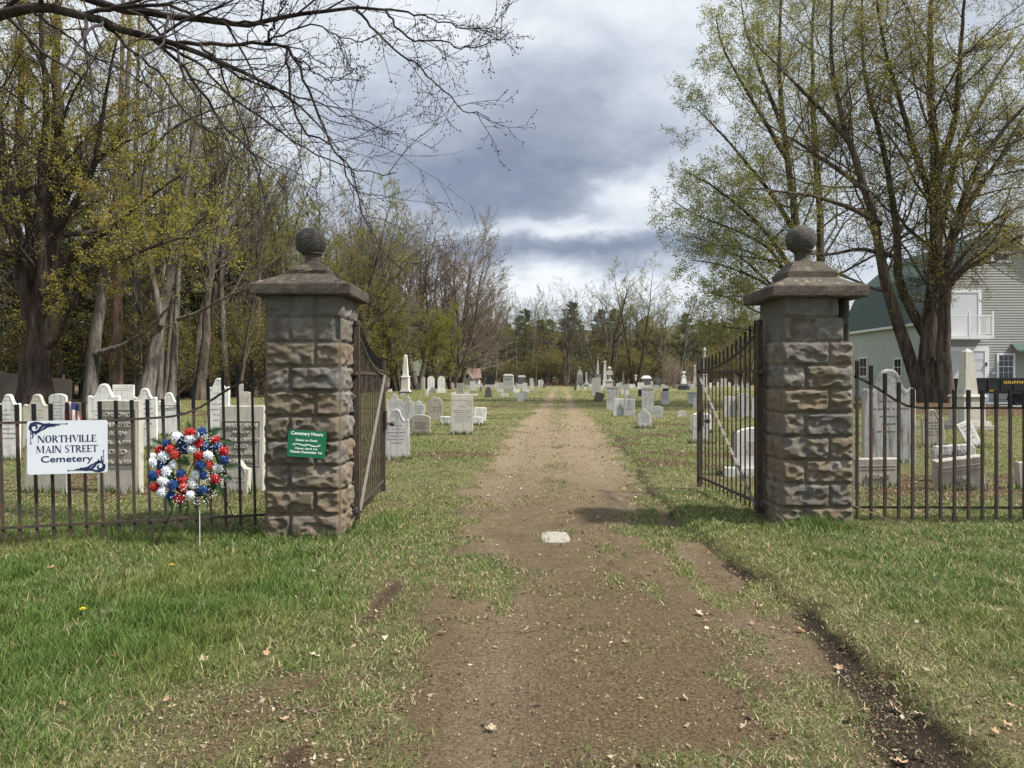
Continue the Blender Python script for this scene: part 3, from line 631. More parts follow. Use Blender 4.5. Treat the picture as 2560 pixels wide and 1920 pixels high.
def profL(i):
    nL = 18; f = i / nL
    Y = FLY0 + (FLY1 - FLY0) * f; k = min(max(i, 0), 17.9); a = int(k); fr = k - a
    zy = lambda arr: arr[a] * (1 - fr) + arr[min(a + 1, 18)] * fr
    rail = zy([q[1] for q in zoomL]); tp = zy(tops)
    if i > 18: rail, tp = 674, 528
    return Z(850 + rail / 3.253, Y), Z(850 + tp / 3.253, Y)
ext = 30
fl = fence('iron_fence', FLX0, FLY0, FLX0 + (FLX1 - FLX0) * ext / 18, FLY0 + (FLY1 - FLY0) * ext / 18, ext, 0, 0, lambda i: profL(i) if i <= 18 else profL(18), {8, 20}, 'black and rusty picket fence bearing the white name sign', lean=-0.022, zr=.175)
z6 = [(212, 735), (255, 740), (330, 770), (405, 815), (478, 865), (557, 905), (633, 917)]
t6 = [645, 650, 672, 708, 760, 805, 818]
def profR(i):
    Y = 7.56; k = min(max(i, 0), 5.999); a = int(k); fr = k - a
    rail = z6[a][1] * (1 - fr) + z6[a + 1][1] * fr; tp = t6[a] * (1 - fr) + t6[a + 1] * fr
    return Z(600 + rail / 2.183, Y), Z(600 + tp / 2.183, Y)
ext = 24
fr_ = fence('iron_fence', 3.33, 7.56, 3.33 + .1405 * (ext + .0), 7.50, ext, 0, 0, profR, {8, 18}, 'black and rusty picket fence in front of the leaning slabs', zr=.19)

# ------------------------------------------------------------------ signs
m_white = plain('sign_white', (0.66, 0.70, 0.76), 0.35, var=0.03, scale=3); m_navy = plain('navy_print', (0.018, 0.030, 0.085), 0.5, var=0.05)
m_green = plain('sign_green', (0.018, 0.165, 0.078), 0.4, var=0.10, scale=6); m_print = plain('white_print', (0.80, 0.90, 0.86), 0.5, var=0.02)
def rrect(w_, h_, r, n=5):
    return [(sx * (w_/2 - r) + r * math.cos(a), sz * (h_/2 - r) + r * math.sin(a)) for sx, sz, a0 in ((1, 1, 0), (-1, 1, 90), (-1, -1, 180), (1, -1, 270)) for a in [R(a0 + 90 * i / n) for i in range(n + 1)]]
def strip(b, pts, ws, y):
    n = len(pts); vs = []
    for i, p in enumerate(pts):
        a, c_ = pts[max(i - 1, 0)], pts[min(i + 1, n - 1)]; dx, dz = c_[0] - a[0], c_[1] - a[1]; l = math.hypot(dx, dz) or 1
        vs += [(p[0] - dz / l * ws[i], y, p[1] + dx / l * ws[i]), (p[0] + dz / l * ws[i], y, p[1] - dx / l * ws[i])]
    b.add(vs, [(2 * i, 2 * i + 1, 2 * i + 3, 2 * i + 2) for i in range(n - 1)])
def spiral(cx, cz, r0, r1, a0, a1, n=18): return [(cx + (r0 + (r1 - r0) * i / n) * math.cos(R(a0 + (a1 - a0) * i / n)), cz + (r0 + (r1 - r0) * i / n) * math.sin(R(a0 + (a1 - a0) * i / n))) for i in range(n + 1)]
SY = 6.66
SW, SH = 178 / FPX * SY, 132 / FPX * SY
th = math.atan2(FLY1 - FLY0, FLX1 - FLX0) + math.pi
ws_ = empty('name_sign', (X(174.5, SY), SY - .03, Z(1117, SY)), (0, R(-.2), th * .8), 'white metal sign with navy lettering and scroll corners wired to the picket fence', 'sign')
MB().prism(rrect(SW * 1.01, SH, .02), -.004, .002, .0008).build('panel', m_white, ws_)
link('lettering', text_mesh('lettering', 'NORTHVILLE', .447, .058, m_navy, .014), ws_, (-.0, -.0055, (565 - 480) * .000311 * 1.0 + .062 - .0))
# sign crop scale: 1396 px of the enlarged crop = 0.641 m wide panel starting at 175; panel mid row 600
def sgn(px, pz): return ((px - 790) * SW / 1232, (600 - pz) * SH / 915)
for ob in list(ws_.children):
    if ob.name.startswith('lettering'): bpy.data.objects.remove(ob)
def signline(par, body, x0, x1, ztop, zbot, mat, cv_, bold, y=-.0055, name='lettering', sp=1.0):
    a, b_ = cv_(x0, ztop), cv_(x1, zbot)
    return link(name, text_mesh(name, body, b_[0] - a[0], a[1] - b_[1], mat, bold, spacing=sp), par, ((a[0] + b_[0]) / 2, y, (a[1] + b_[1]) / 2))
def serif_line(par, body, x0, x1, ztop, zbot):
    """flared roman capitals: thick stems, thin strokes and serifs"""
    b = MB(); y = -.0056
    def stem(x, w_=.19): return [[(x, 0), (x + w_, 0), (x + w_, 1), (x, 1)], [(x - .06, 0), (x + w_ + .06, 0), (x + w_ + .02, .07), (x - .02, .07)], [(x - .02, .93), (x + w_ + .02, .93), (x + w_ + .06, 1), (x - .06, 1)]]
    def ring(cx, cz, rx, rz, ix, iz, a0, a1, n=16):
        q = [R(a0 + (a1 - a0) * i / n) for i in range(n + 1)]
        return [[(cx + rx * math.cos(u), cz + rz * math.sin(u)), (cx + rx * math.cos(v), cz + rz * math.sin(v)), (cx + ix * math.cos(v), cz + iz * math.sin(v)), (cx + ix * math.cos(u), cz + iz * math.sin(u))] for u, v in zip(q, q[1:])]
    G = {'N': (.98, stem(.08, .07) + [[(.02, 1), (.27, 1), (.89, 0), (.68, 0)]] + stem(.82, .07)), 'M': (1.22, stem(.08, .07) + [[(.02, 1), (.27, 1), (.60, .12), (.52, 0)], [(.52, 0), (.60, .12), (.90, 1), (.83, 1)]] + stem(.88)),
         'O': (.92, ring(.45, .5, .42, .52, .21, .46, 0, 360, 28)), 'R': (.86, stem(.07) + ring(.26, .74, .42, .26, .20, .19, -90, 90, 12) + [[(.32, .52), (.50, .50), (.86, 0), (.62, 0)]]), 'T': (.84, stem(.32) + [[(.02, .93), (.82, .93), (.82, 1), (.02, 1)], [(.02, .74), (.05, .74), (.12, .95), (.02, .95)], [(.79, .74), (.82, .74), (.82, .95), (.72, .95)]]),
         'H': (.96, stem(.07) + stem(.66) + [[(.2, .47), (.7, .47), (.7, .54), (.2, .54)]]), 'V': (.86, [[(.02, 1), (.26, 1), (.50, .15), (.42, 0)], [(.42, 0), (.50, .15), (.80, 1), (.72, 1)], [(-.03, .94), (.32, .94), (.32, 1), (-.03, 1)], [(.62, .94), (.88, .94), (.88, 1), (.62, 1)]]), 'I': (.36, stem(.08)),
         'L': (.66, stem(.07) + [[(.2, 0), (.64, 0), (.64, .07), (.2, .07)], [(.55, .05), (.64, .05), (.64, .27), (.61, .27)]]), 'E': (.70, stem(.07) + [[(.2, 0), (.66, 0), (.66, .07), (.2, .07)], [(.57, .05), (.66, .05), (.66, .25), (.63, .25)], [(.2, .93), (.64, .93), (.64, 1), (.2, 1)], [(.55, .95), (.64, .95), (.64, .76), (.61, .76)], [(.2, .47), (.5, .47), (.5, .54), (.2, .54)], [(.47, .38), (.5, .38), (.5, .63), (.47, .63)]]),
         'A': (.92, [[(.10, 0), (.17, 0), (.47, .84), (.43, 1)], [(.61, 0), (.84, 0), (.47, 1), (.43, 1)], [(.22, .30), (.66, .30), (.64, .37), (.25, .37)], [(.02, 0), (.27, 0), (.27, .06), (.02, .06)], [(.55, 0), (.92, 0), (.92, .06), (.55, .06)]]),
         'S': (.70, ring(.34, .75, .27, .27, .14, .20, 30, 215) + ring(.34, .26, .30, .28, .15, .21, -150, 35) + [[(.12, .60), (.23, .70), (.62, .42), (.50, .32)]]), ' ': (.42, [])}
    tw = sum(G[c_][0] for c_ in body); p0, p1 = sgn(x0, ztop), sgn(x1, zbot); kx_ = (p1[0] - p0[0]) / tw; kz = p0[1] - p1[1]; x = p0[0]
    for c_ in body:
        for poly in G[c_][1]: b.add([(x + q[0] * kx_, y, p1[1] + q[1] * kz) for q in poly], [tuple(range(len(poly)))])
        x += G[c_][0] * kx_
    b.build('lettering', m_navy, par)
serif_line(ws_, 'NORTHVILLE', 328, 1242, 392, 512)
serif_line(ws_, 'MAIN STREET', 310, 1262, 568, 690)
signline(ws_, 'Cemetery', 380, 1185, 742, 888, m_navy, sgn, .012)
def corner(par, flip):
    b = MB(); y = -.0058
    def q(px, pz):
        x, z = sgn(px, pz); return (-x, -z) if flip else (x, z)
    def cv2(l): return [q(*p) for p in l]
    k = SW / 1232
    strip(b, cv2([(440, 192), (600, 194), (775, 196)]), [.0022] * 3, y)
    strip(b, cv2([(226, 320), (226, 420), (228, 520)]), [.0022] * 3, y)
    for c0 in ((778, 196), (228, 522)):
        c_ = q(*c0); b.add([(c_[0] + .0075 * math.cos(a), y, c_[1] + .0075 * math.sin(a)) for a in [i * .7854 for i in range(8)]], [tuple(range(8))])
    sc = lambda l, w0: strip(b, cv2(l), w0, y)
    sp1 = [(290 + r * math.cos(a), 255 - r * math.sin(a)) for r, a in [(20 + 66 * i / 16, R(-60 + 380 * i / 16)) for i in range(17)]]
    sc(sp1, [.010 - .004 * abs(i - 8) / 8 for i in range(17)])
    sc([(215, 300), (212, 250), (235, 195), (290, 172), (350, 178), (420, 200), (450, 185)], [.004, .010, .013, .012, .010, .008, .003])
    sc([(240, 330), (300, 335), (350, 310), (375, 260), (420, 215), (500, 200), (600, 215), (680, 215)], [.004, .013, .013, .012, .010, .011, .007, .002])
    sc([(380, 310), (430, 270), (480, 235), (560, 225), (600, 240)], [.003, .010, .010, .007, .002])
    sc([(240, 340), (265, 380), (255, 430), (235, 430)], [.006, .006, .005, .002]); sc([(300, 340), (315, 385)], [.009, .001])
    b.build('scroll_corner', m_navy, par)
corner(ws_, False); corner(ws_, True)
GS = PLY - .075
def gq(px, pz): return ((px - 1015) * .0000332 * 2.0 * 1.78, (900 - pz) * .0000332 * 2.0 * 1.78)
GW, GH = 95 / FPX * GS, 67.5 / FPX * GS
gs_ = empty('hours_sign', (X(767, GS), GS, Z(1110, GS)), (0, R(3.6), 0), 'green metal cemetery hours sign tilted on the block pillar', 'sign')
MB().prism(rrect(GW, GH, .018), -.004, .002, .0008).build('panel', m_green, gs_)
kx = GW / 1400.0
def gq(px, pz):          # crop axes rotated with the sign: u along the sign, v down
    u, v = px - 1015, pz - 905; a = R(3.6); return ((u * math.cos(a) + v * math.sin(a)) * kx, -(-u * math.sin(a) + v * math.cos(a)) * kx)
def gline(body, cx, cz, wd, ht, bold):
    p = gq(cx, cz); link('lettering', text_mesh('lettering', body, wd * kx, ht * kx, m_print, bold), gs_, (p[0], -.0055, p[1]))
gline('Cemetery Hours', 1030, 545, 1180, 170, .03); gline('Dawn to Dusk', 1018, 770, 810, 80, .035)
gline('Open: April 1st', 995, 1085, 830, 95, .035); gline('Closes: December 1st', 990, 1205, 1190, 95, .035)
b = MB()
def gstrip(l, w_): strip(b, [gq(*p) for p in l], [x * kx for x in w_], -.0058)
gstrip([(630, 935), (560, 940), (490, 915), (540, 880), (650, 890), (780, 920), (900, 955), (1000, 960), (1090, 935)], [4, 12, 14, 10, 16, 22, 20, 14, 5])
gstrip([(930, 925), (1020, 915), (1110, 940), (1230, 985), (1370, 1000), (1480, 990), (1530, 960), (1470, 942), (1390, 955)], [5, 12, 20, 22, 18, 12, 14, 10, 4])
b.build('flourish', m_print, gs_)

# ------------------------------------------------------------------ wreath
m_red = plain('red_petal', (0.38, 0.016, 0.018), 0.6, var=0.25); m_coral = plain('coral_petal', (0.52, 0.065, 0.05), 0.6, var=0.2); m_blue = plain('blue_petal', (0.018, 0.058, 0.19), 0.6, var=0.3)
m_wpet = plain('white_petal', (0.74, 0.76, 0.80), 0.6, var=0.08); m_fern = plain('fern_green', (0.035, 0.085, 0.030), 0.5, var=0.4); m_ribbon = plain('silver_ribbon', (0.42, 0.47, 0.52), 0.35, var=0.1)
m_wire = plain('dark_wire', (0.02, 0.022, 0.02), 0.5); m_rod = plain('white_rod', (0.75, 0.75, 0.75), 0.4, var=.05); m_moss = plain('moss', (0.03, 0.05, 0.02), 0.9, var=.4)
def carnation(name, mat, seed):
    """ruffled flower head: a dome folded into many soft petal edges"""
    rs = random.Random(seed); nt, nr = 54, 15; ph = [rs.uniform(0, 6.28) for _ in range(8)]; vs = []
    for i in range(nr):
        f = i / (nr - 1); th_ = f * 1.75                       # from the crown over the rim to the back
        for j in range(nt):
            a = 2 * math.pi * j / nt; tier = (f * 3.4 + .12 * math.sin(3 * a + ph[0])) % 1.0; amp = .16 + .28 * f
            r = .86 + .16 * tier + amp * (.5 * math.sin(11 * a + ph[1] + 4 * int(f * 3.4)) + .35 * math.sin(17 * a + ph[2] + 9 * f) + .3 * math.sin(7 * a + 7 * f + ph[3])) * (.4 + .6 * tier)
            vs.append((r * math.sin(th_) * math.cos(a), -(r * .72 * math.cos(th_)) + rs.uniform(-.025, .025), r * math.sin(th_) * math.sin(a)))
    b = MB(); b.add(vs, [(i * nt + j, i * nt + (j + 1) % nt, (i + 1) * nt + (j + 1) % nt, (i + 1) * nt + j) for i in range(nr - 1) for j in range(nt)])
    return b.mesh(name, mat, False)
WY = 6.60
def wp(zx, zy): return (X(360 + zx / 5.184, WY), Z(1060 + zy / 5.184, WY))
wr = empty('wreath', (*((lambda p: (p[0], WY, p[1]))(wp(640, 560))),), (0, 0, 0), 'round wreath of red, white and blue artificial carnations on its wire stand', 'wreath')
wc = wr.location
ringb = MB(); ringb.tube([(.235 * math.cos(a) , .03, .235 * math.sin(a)) for a in [i * math.pi / 16 for i in range(33)]], .034, 8, cap=False); ringb.build('moss_ring', m_moss, wr)
fl_s = dict(w=[(455, 165), (630, 190), (655, 320), (280, 405), (155, 490), (390, 525), (285, 725), (265, 865), (640, 910), (640, 765), (700, 650), (980, 570), (860, 400), (320, 600)],
            b=[(765, 100), (510, 210), (325, 245), (545, 320), (815, 285), (965, 280), (1070, 450), (765, 530), (230, 525), (150, 655), (500, 645), (410, 780), (795, 655), (800, 840), (360, 920)],
            r=[(625, 115), (230, 345), (740, 250), (935, 210), (1065, 350), (745, 400), (185, 815), (480, 960), (945, 700), (1000, 660)][:9], c=[(370, 310), (440, 385), (860, 520), (230, 630), (520, 710), (535, 810)])
cm = {'w': [carnation('carnation', m_wpet, 1), carnation('carnation', m_wpet, 5)], 'b': [carnation('carnation', m_blue, 2), carnation('carnation', m_blue, 6)], 'r': [carnation('carnation', m_red, 3)], 'c': [carnation('carnation', m_coral, 4)]}
rs = random.Random(5)
for k in 'wbrc':
    for i, (fx, fy) in enumerate(fl_s[k]):
        x, z = wp(fx, fy); o = link('carnation', cm[k][i % len(cm[k])], wr, (x - wc.x, -.02 - rs.uniform(0, .035), z - wc.z), (rs.uniform(-.35, .35), rs.uniform(0, 6.2), rs.uniform(-.35, .35)))
        s_ = .043 * rs.uniform(.88, 1.14); o.scale = (s_, s_, s_)
b = MB()
def berry(x, y, z, r):
    b.add([(x + r, y, z), (x - r, y, z), (x, y, z + r), (x, y, z - r), (x, y - r, z)], [(0, 2, 4), (2, 1, 4), (1, 3, 4), (3, 0, 4)])
for i in range(330):
    a = rs.uniform(0, 6.283); r_ = rs.uniform(.15, .335) if rs.random() < .8 else rs.uniform(.3, .36)
    if rs.random() < .5: a = [5.4, 5.9, .6, 1.1, 2.9, 4.5, 5.0][rs.randint(0, 6)] + rs.uniform(-.2, .2)
    berry(r_ * math.cos(a), -.06 - rs.uniform(0, .02), r_ * math.sin(a), rs.uniform(.003, .0062))
b.build('baby_breath', m_wpet, wr)['kind'] = 'stuff'
def fern(zx, zy, ang, L):
    b = MB(); x, z = wp(zx, zy); ca, sa = math.cos(ang), math.sin(ang)
    for i in range(11):
        f = i / 10; w_ = .030 * math.sin(math.pi * (.15 + .8 * f))
        for s_ in (-1, 1):
            p0 = (f * L, 0); p1 = (f * L + L * .16, s_ * w_ * 1.6); p2 = (f * L + L * .11, 0)
            p = [(p0[0] * ca - p0[1] * sa, -.012 * f * s_ * 0 , p0[0] * sa + p0[1] * ca) for p0 in (p0, p1, p2)]
            b.add([(q[0], q[1] - .01 * (1 if j == 1 else 0), q[2]) for j, q in enumerate(p)], [(0, 1, 2)])
    b.build('fern_leaf', m_fern, wr, (x - wc.x, -.02, z - wc.z))
for zx, zy, a, L in [(830, 110, .25, .13), (960, 190, -.2, .12), (1050, 560, .2, .13), (1000, 620, -.6, .12), (960, 740, -1.2, .15), (430, 470, -.3, .11), (400, 560, -2.2, .1), (380, 620, -1.8, .1), (800, 880, -1.4, .13), (560, 960, -1.5, .13), (470, 980, -1.5, .11), (670, 960, -1.4, .11),
                     (330, 950, -1.2, .1), (250, 260, 2.7, .1), (880, 160, .8, .1), (200, 700, 3.4, .08), (620, 120, 1.8, .1), (520, 400, -1.0, .1), (740, 620, 2.4, .07)]: fern(zx, zy, a, L)
b = MB()
def loop(zx, zy, r, a0, sc):
    x, z = wp(zx, zy); x -= wc.x; z -= wc.z; n = 14
    for i in range(n):
        t0, t1 = [2 * math.pi * k / n for k in (i, i + 1)]
        q = [(x + r * sc * math.cos(t_) * math.cos(a0) - r * math.sin(t_) * math.sin(a0), yy, z + r * sc * math.cos(t_) * math.sin(a0) + r * math.sin(t_) * math.cos(a0)) for t_ in (t0, t1) for yy in (-.085, -.055)]
        b.add(q, [(0, 1, 3, 2)])
loop(600, 285, .021, 0, 1.4); loop(725, 150, .018, 1.2, 1.9); loop(565, 180, .018, -.5, 1.8); loop(760, 175, .015, .4, 2.2); loop(620, 250, .012, .2, 2.4)
for a_, c_ in (((640, 240), (690, 330)), ((640, 240), (720, 350)), ((640, 230), (760, 140))):
    p, q = wp(*a_), wp(*c_); strip(b, [(p[0] - wc.x, p[1] - wc.z), ((p[0] + q[0]) / 2 - wc.x + .006, (p[1] + q[1]) / 2 - wc.z), (q[0] - wc.x, q[1] - wc.z)], [.008, .011, .010], -.075)
b.build('ribbon_bow', m_ribbon, wr)
st_ = empty('wreath_stand', (wc.x, WY + .06, 0), (0, 0, 0), 'thin dark wire easel with a white rod holding up the flower wreath', 'stand')
g0 = float(gz(wc.x, WY)) - .03
def leg(a, c_, r=.0045, m=m_wire, nm='leg'): MB().tube([a, c_], r, 6).build(nm, m, st_)
top = (wp(690, 360)[0] - wc.x, .02, wp(690, 300)[1])
leg(top, (wp(90, 1400)[0] - wc.x, -.0, g0)); leg(top, (wp(640, 1450)[0] - wc.x, -.02, g0)); leg(top, (.32, .32, g0))
leg((wp(712, 1000)[0] - wc.x, -.045, wp(712, 1000)[1]), (wp(714, 1620)[0] - wc.x, -.045, g0), .0032, m_rod, 'rod')
leg((wp(230, 1200)[0] - wc.x, .0, .22), (.25, .24, .24), .003, m_wire, 'cross_wire')
# ------------------------------------------------------------------ stone materials
def stone(name, base, dark, streak=0.5, lichen=(0.5, 0.5, 0.5), la=0.0, scale=1.0, rough=0.9, spec=0.2):
    m, t, b = new_mat(name); P = t.coord('Object'); oi = t.node('ShaderNodeObjectInfo'); rv = t.node('ShaderNodeCombineXYZ')
    for i in range(3): t.link(t.math('MULTIPLY', oi.outputs['Random'], 37.0 + 11 * i), rv.inputs[i])
    va = t.node('ShaderNodeVectorMath', operation='ADD'); t.link(P, va.inputs[0]); t.link(rv.outputs[0], va.inputs[1]); Q = va.outputs[0]
    n1 = t.noise(Q, 4 * scale, 5, 0.6); st = t.noise(t.mapping(Q, (9, 9, 0.9)), 1.6 * scale, 5, 0.65); n3 = t.noise(Q, 60 * scale, 4, 0.7)
    c = t.mix(t.ramp(n1, [(0.35, 0.0), (0.7, 0.55)]), base, tuple(x * 0.78 for x in base))
    c = t.mix(t.math('MULTIPLY', t.ramp(st, [(0.46, 0.0), (0.68, 1.0)]), streak), c, dark)
    if la: c = t.mix(t.math('MULTIPLY', t.ramp(n3, [(0.5, 0.0), (0.6, 1.0)]), la), c, lichen)
    c = t.mix(t.math('MULTIPLY', oi.outputs['Random'], 0.22), c, tuple(x * 0.6 for x in base))
    c = t.mix(t.ramp(n3, [(0.36, 0.45), (0.5, 0.0)]), c, dark)
    c = t.mix(t.math('MULTIPLY', t.ramp(t.noise(t.mapping(Q, loc=(3, 8, 1)), 3.2 * scale, 7, 0.72), [(0.54, 0.0), (0.66, 0.6)]), 0.8), c, tuple(x * .42 for x in base))
    t.link(c, b.inputs['Base Color']); b.inputs['Roughness'].default_value = rough; b.inputs['Specular IOR Level'].default_value = spec
    t.link(t.bump(t.math('ADD', n3, n1), 0.35, 0.006), b.inputs['Normal']); return m
SM = dict(
 w=stone('white_marble', (0.76, 0.75, 0.71), (0.24, 0.235, 0.22), 0.50), g=stone('grey_marble', (0.50, 0.50, 0.48), (0.15, 0.15, 0.145), 0.6),
 c=stone('cream_marble', (0.53, 0.505, 0.435), (0.24, 0.225, 0.19), 0.45), b=stone('brown_sandstone', (0.17, 0.15, 0.12), (0.055, 0.045, 0.038), 0.6),
 d=stone('dark_granite', (0.115, 0.12, 0.125), (0.045, 0.046, 0.05), 0.3, scale=2, rough=0.5), t=stone('tan_marble', (0.42, 0.385, 0.325), (0.15, 0.13, 0.11), 0.6),
 s=stone('stained_marble', (0.50, 0.49, 0.475), (0.045, 0.043, 0.045), 0.85), k=stone('polished_black', (0.02, 0.021, 0.023), (0.01, 0.01, 0.01), 0.1, rough=0.25, spec=0.5))
m_panel = stone('shaded_marble', (0.36, 0.34, 0.29), (0.15, 0.14, 0.12), 0.6)  # backing tone for raised letters, their shade put into the colour
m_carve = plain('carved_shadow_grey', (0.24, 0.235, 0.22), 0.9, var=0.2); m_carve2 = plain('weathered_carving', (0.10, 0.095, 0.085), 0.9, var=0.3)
# ------------------------------------------------------------------ outlines, x in -w/2..w/2, z from 0 to h
def arc(cx, cz, r, a0, a1, n=10, rz=None): rz = rz or r; return [(cx + r * math.cos(R(a0 + (a1 - a0) * i / n)), cz + rz * math.sin(R(a0 + (a1 - a0) * i / n))) for i in range(n + 1)]
def outline(style, w_, h):
    a = w_ / 2
    if style == 'rect': return [(-a, 0), (a, 0), (a, h), (-a, h)]
    if style == 'rough': return [(-a, 0), (a, 0), (a * .97, h * .93), (a * .7, h), (.1 * a, h * .96), (-a * .5, h * .99), (-a * .93, h * .95)]
    if style == 'seg': return [(-a, 0), (a, 0)] + arc(0, h - .22 * w_ - .48 * w_, .70 * w_, 45, 135, 12) if False else [(-a, 0), (a, 0)] + [(a * math.cos(R(x)), h - .20 * w_ + .20 * w_ * math.sin(R(x))) for x in range(0, 181, 15)]
    if style == 'round': return [(-a, 0), (a, 0)] + arc(0, h - a, a, 0, 180, 16)
    if style == 'gothic': return [(-a, 0), (a, 0), (a, h - .75 * w_)] + [(a - a * f ** 1.5 * 1.0, h - .75 * w_ + .75 * w_ * math.sin(f * 1.5708)) for f in (.2, .4, .6, .8)] + [(0, h)] + [(-(a - a * f ** 1.5), h - .75 * w_ + .75 * w_ * math.sin(f * 1.5708)) for f in (.8, .6, .4, .2)] + [(-a, h - .75 * w_)]
    if style == 'gable': return [(-a, 0), (a, 0), (a, h - .34 * w_), (a * .62, h - .30 * w_)] + [(a * .3, h - .1 * w_), (0, h), (-a * .3, h - .1 * w_), (-a * .62, h - .30 * w_), (-a, h - .34 * w_)]
    if style == 'shoulder':      # central arch on S-curved shoulders with small scrolled ears
        s = h - .44 * w_; r = .175 * w_; e = .055 * w_; right = [(a, 0), (a, s)] + arc(a - e, s, e, 0, 160, 5)[1:]
        p0, p1, p2, p3 = (a - 2 * e - .01 * w_, s - .005 * w_), (.26 * w_, s + .03 * w_), (.235 * w_, s + .13 * w_), (r * .985, h - r * .85)
        right += [tuple((1 - f) ** 3 * p0[i] + 3 * (1 - f) ** 2 * f * p1[i] + 3 * (1 - f) * f * f * p2[i] + f ** 3 * p3[i] for i in (0, 1)) for f in (0, .15, .3, .45, .6, .75, .9, 1)]
        top = arc(0, h - r, r, 18, 90, 6)
        rr = right + top; return [(-x, z) for x, z in reversed(rr)][:-0 or None][1:] + rr if False else rr + [(-x, z) for x, z in reversed(rr[:-1])]
    if style == 'broken': 
        return [(-a, 0), (a, 0), (a, h - .52 * w_), (a * .82, h - .40 * w_), (a * .42, h - .30 * w_), (a * .22, h - .10 * w_), (a * .1, h - .12 * w_), (-.05 * a, h), (-.2 * a, h - .08 * w_), (-.40 * a, h - .16 * w_), (-.5 * a, h - .32 * w_), (-.95 * a, h - .52 * w_)]
    if style == 'clip': return [(-a, 0), (a, 0), (a, h - .1 * w_), (a * .85, h), (-a * .85, h), (-a, h - .1 * w_)]
    return [(-a, 0), (a, 0), (a, h), (-a, h)]
rsS = random.Random(99)
def dashes(w_, z0, z1, rows, y, hgt=None):
    """rows of worn, unreadable carved strokes"""
    b = MB(); st = (z1 - z0) / max(rows, 1); hg = hgt or min(st * .42, .03)
    for r_ in range(rows):
        zc = z1 - (r_ + .5) * st; wd = w_ * rsS.choice([.5, .62, .74, .4]); x = -wd / 2
        while x < wd / 2:
            l = hg * rsS.uniform(.5, .9)
            if rsS.random() < .85: b.box(x, x + l * .35, y - .002, y, zc - hg / 2, zc + hg / 2 * rsS.uniform(.6, 1)); b.box(x + l * .35, x + l * .75, y - .0018, y, zc - hg / 2 * rsS.choice([-.6, 0, .9]) - hg * .12, zc - hg / 2 * 0)
            x += l
    return b
def base_at(px, py):
    Y = EYE * FPX / max(py - HY, 5.0)
    for _ in range(3):
        z = float(gz(np.array(X(px, Y)), np.array(Y))); Y = (EYE - z) * FPX / max(py - HY, 5.0)
    return X(px, Y), Y, z
ALL = []
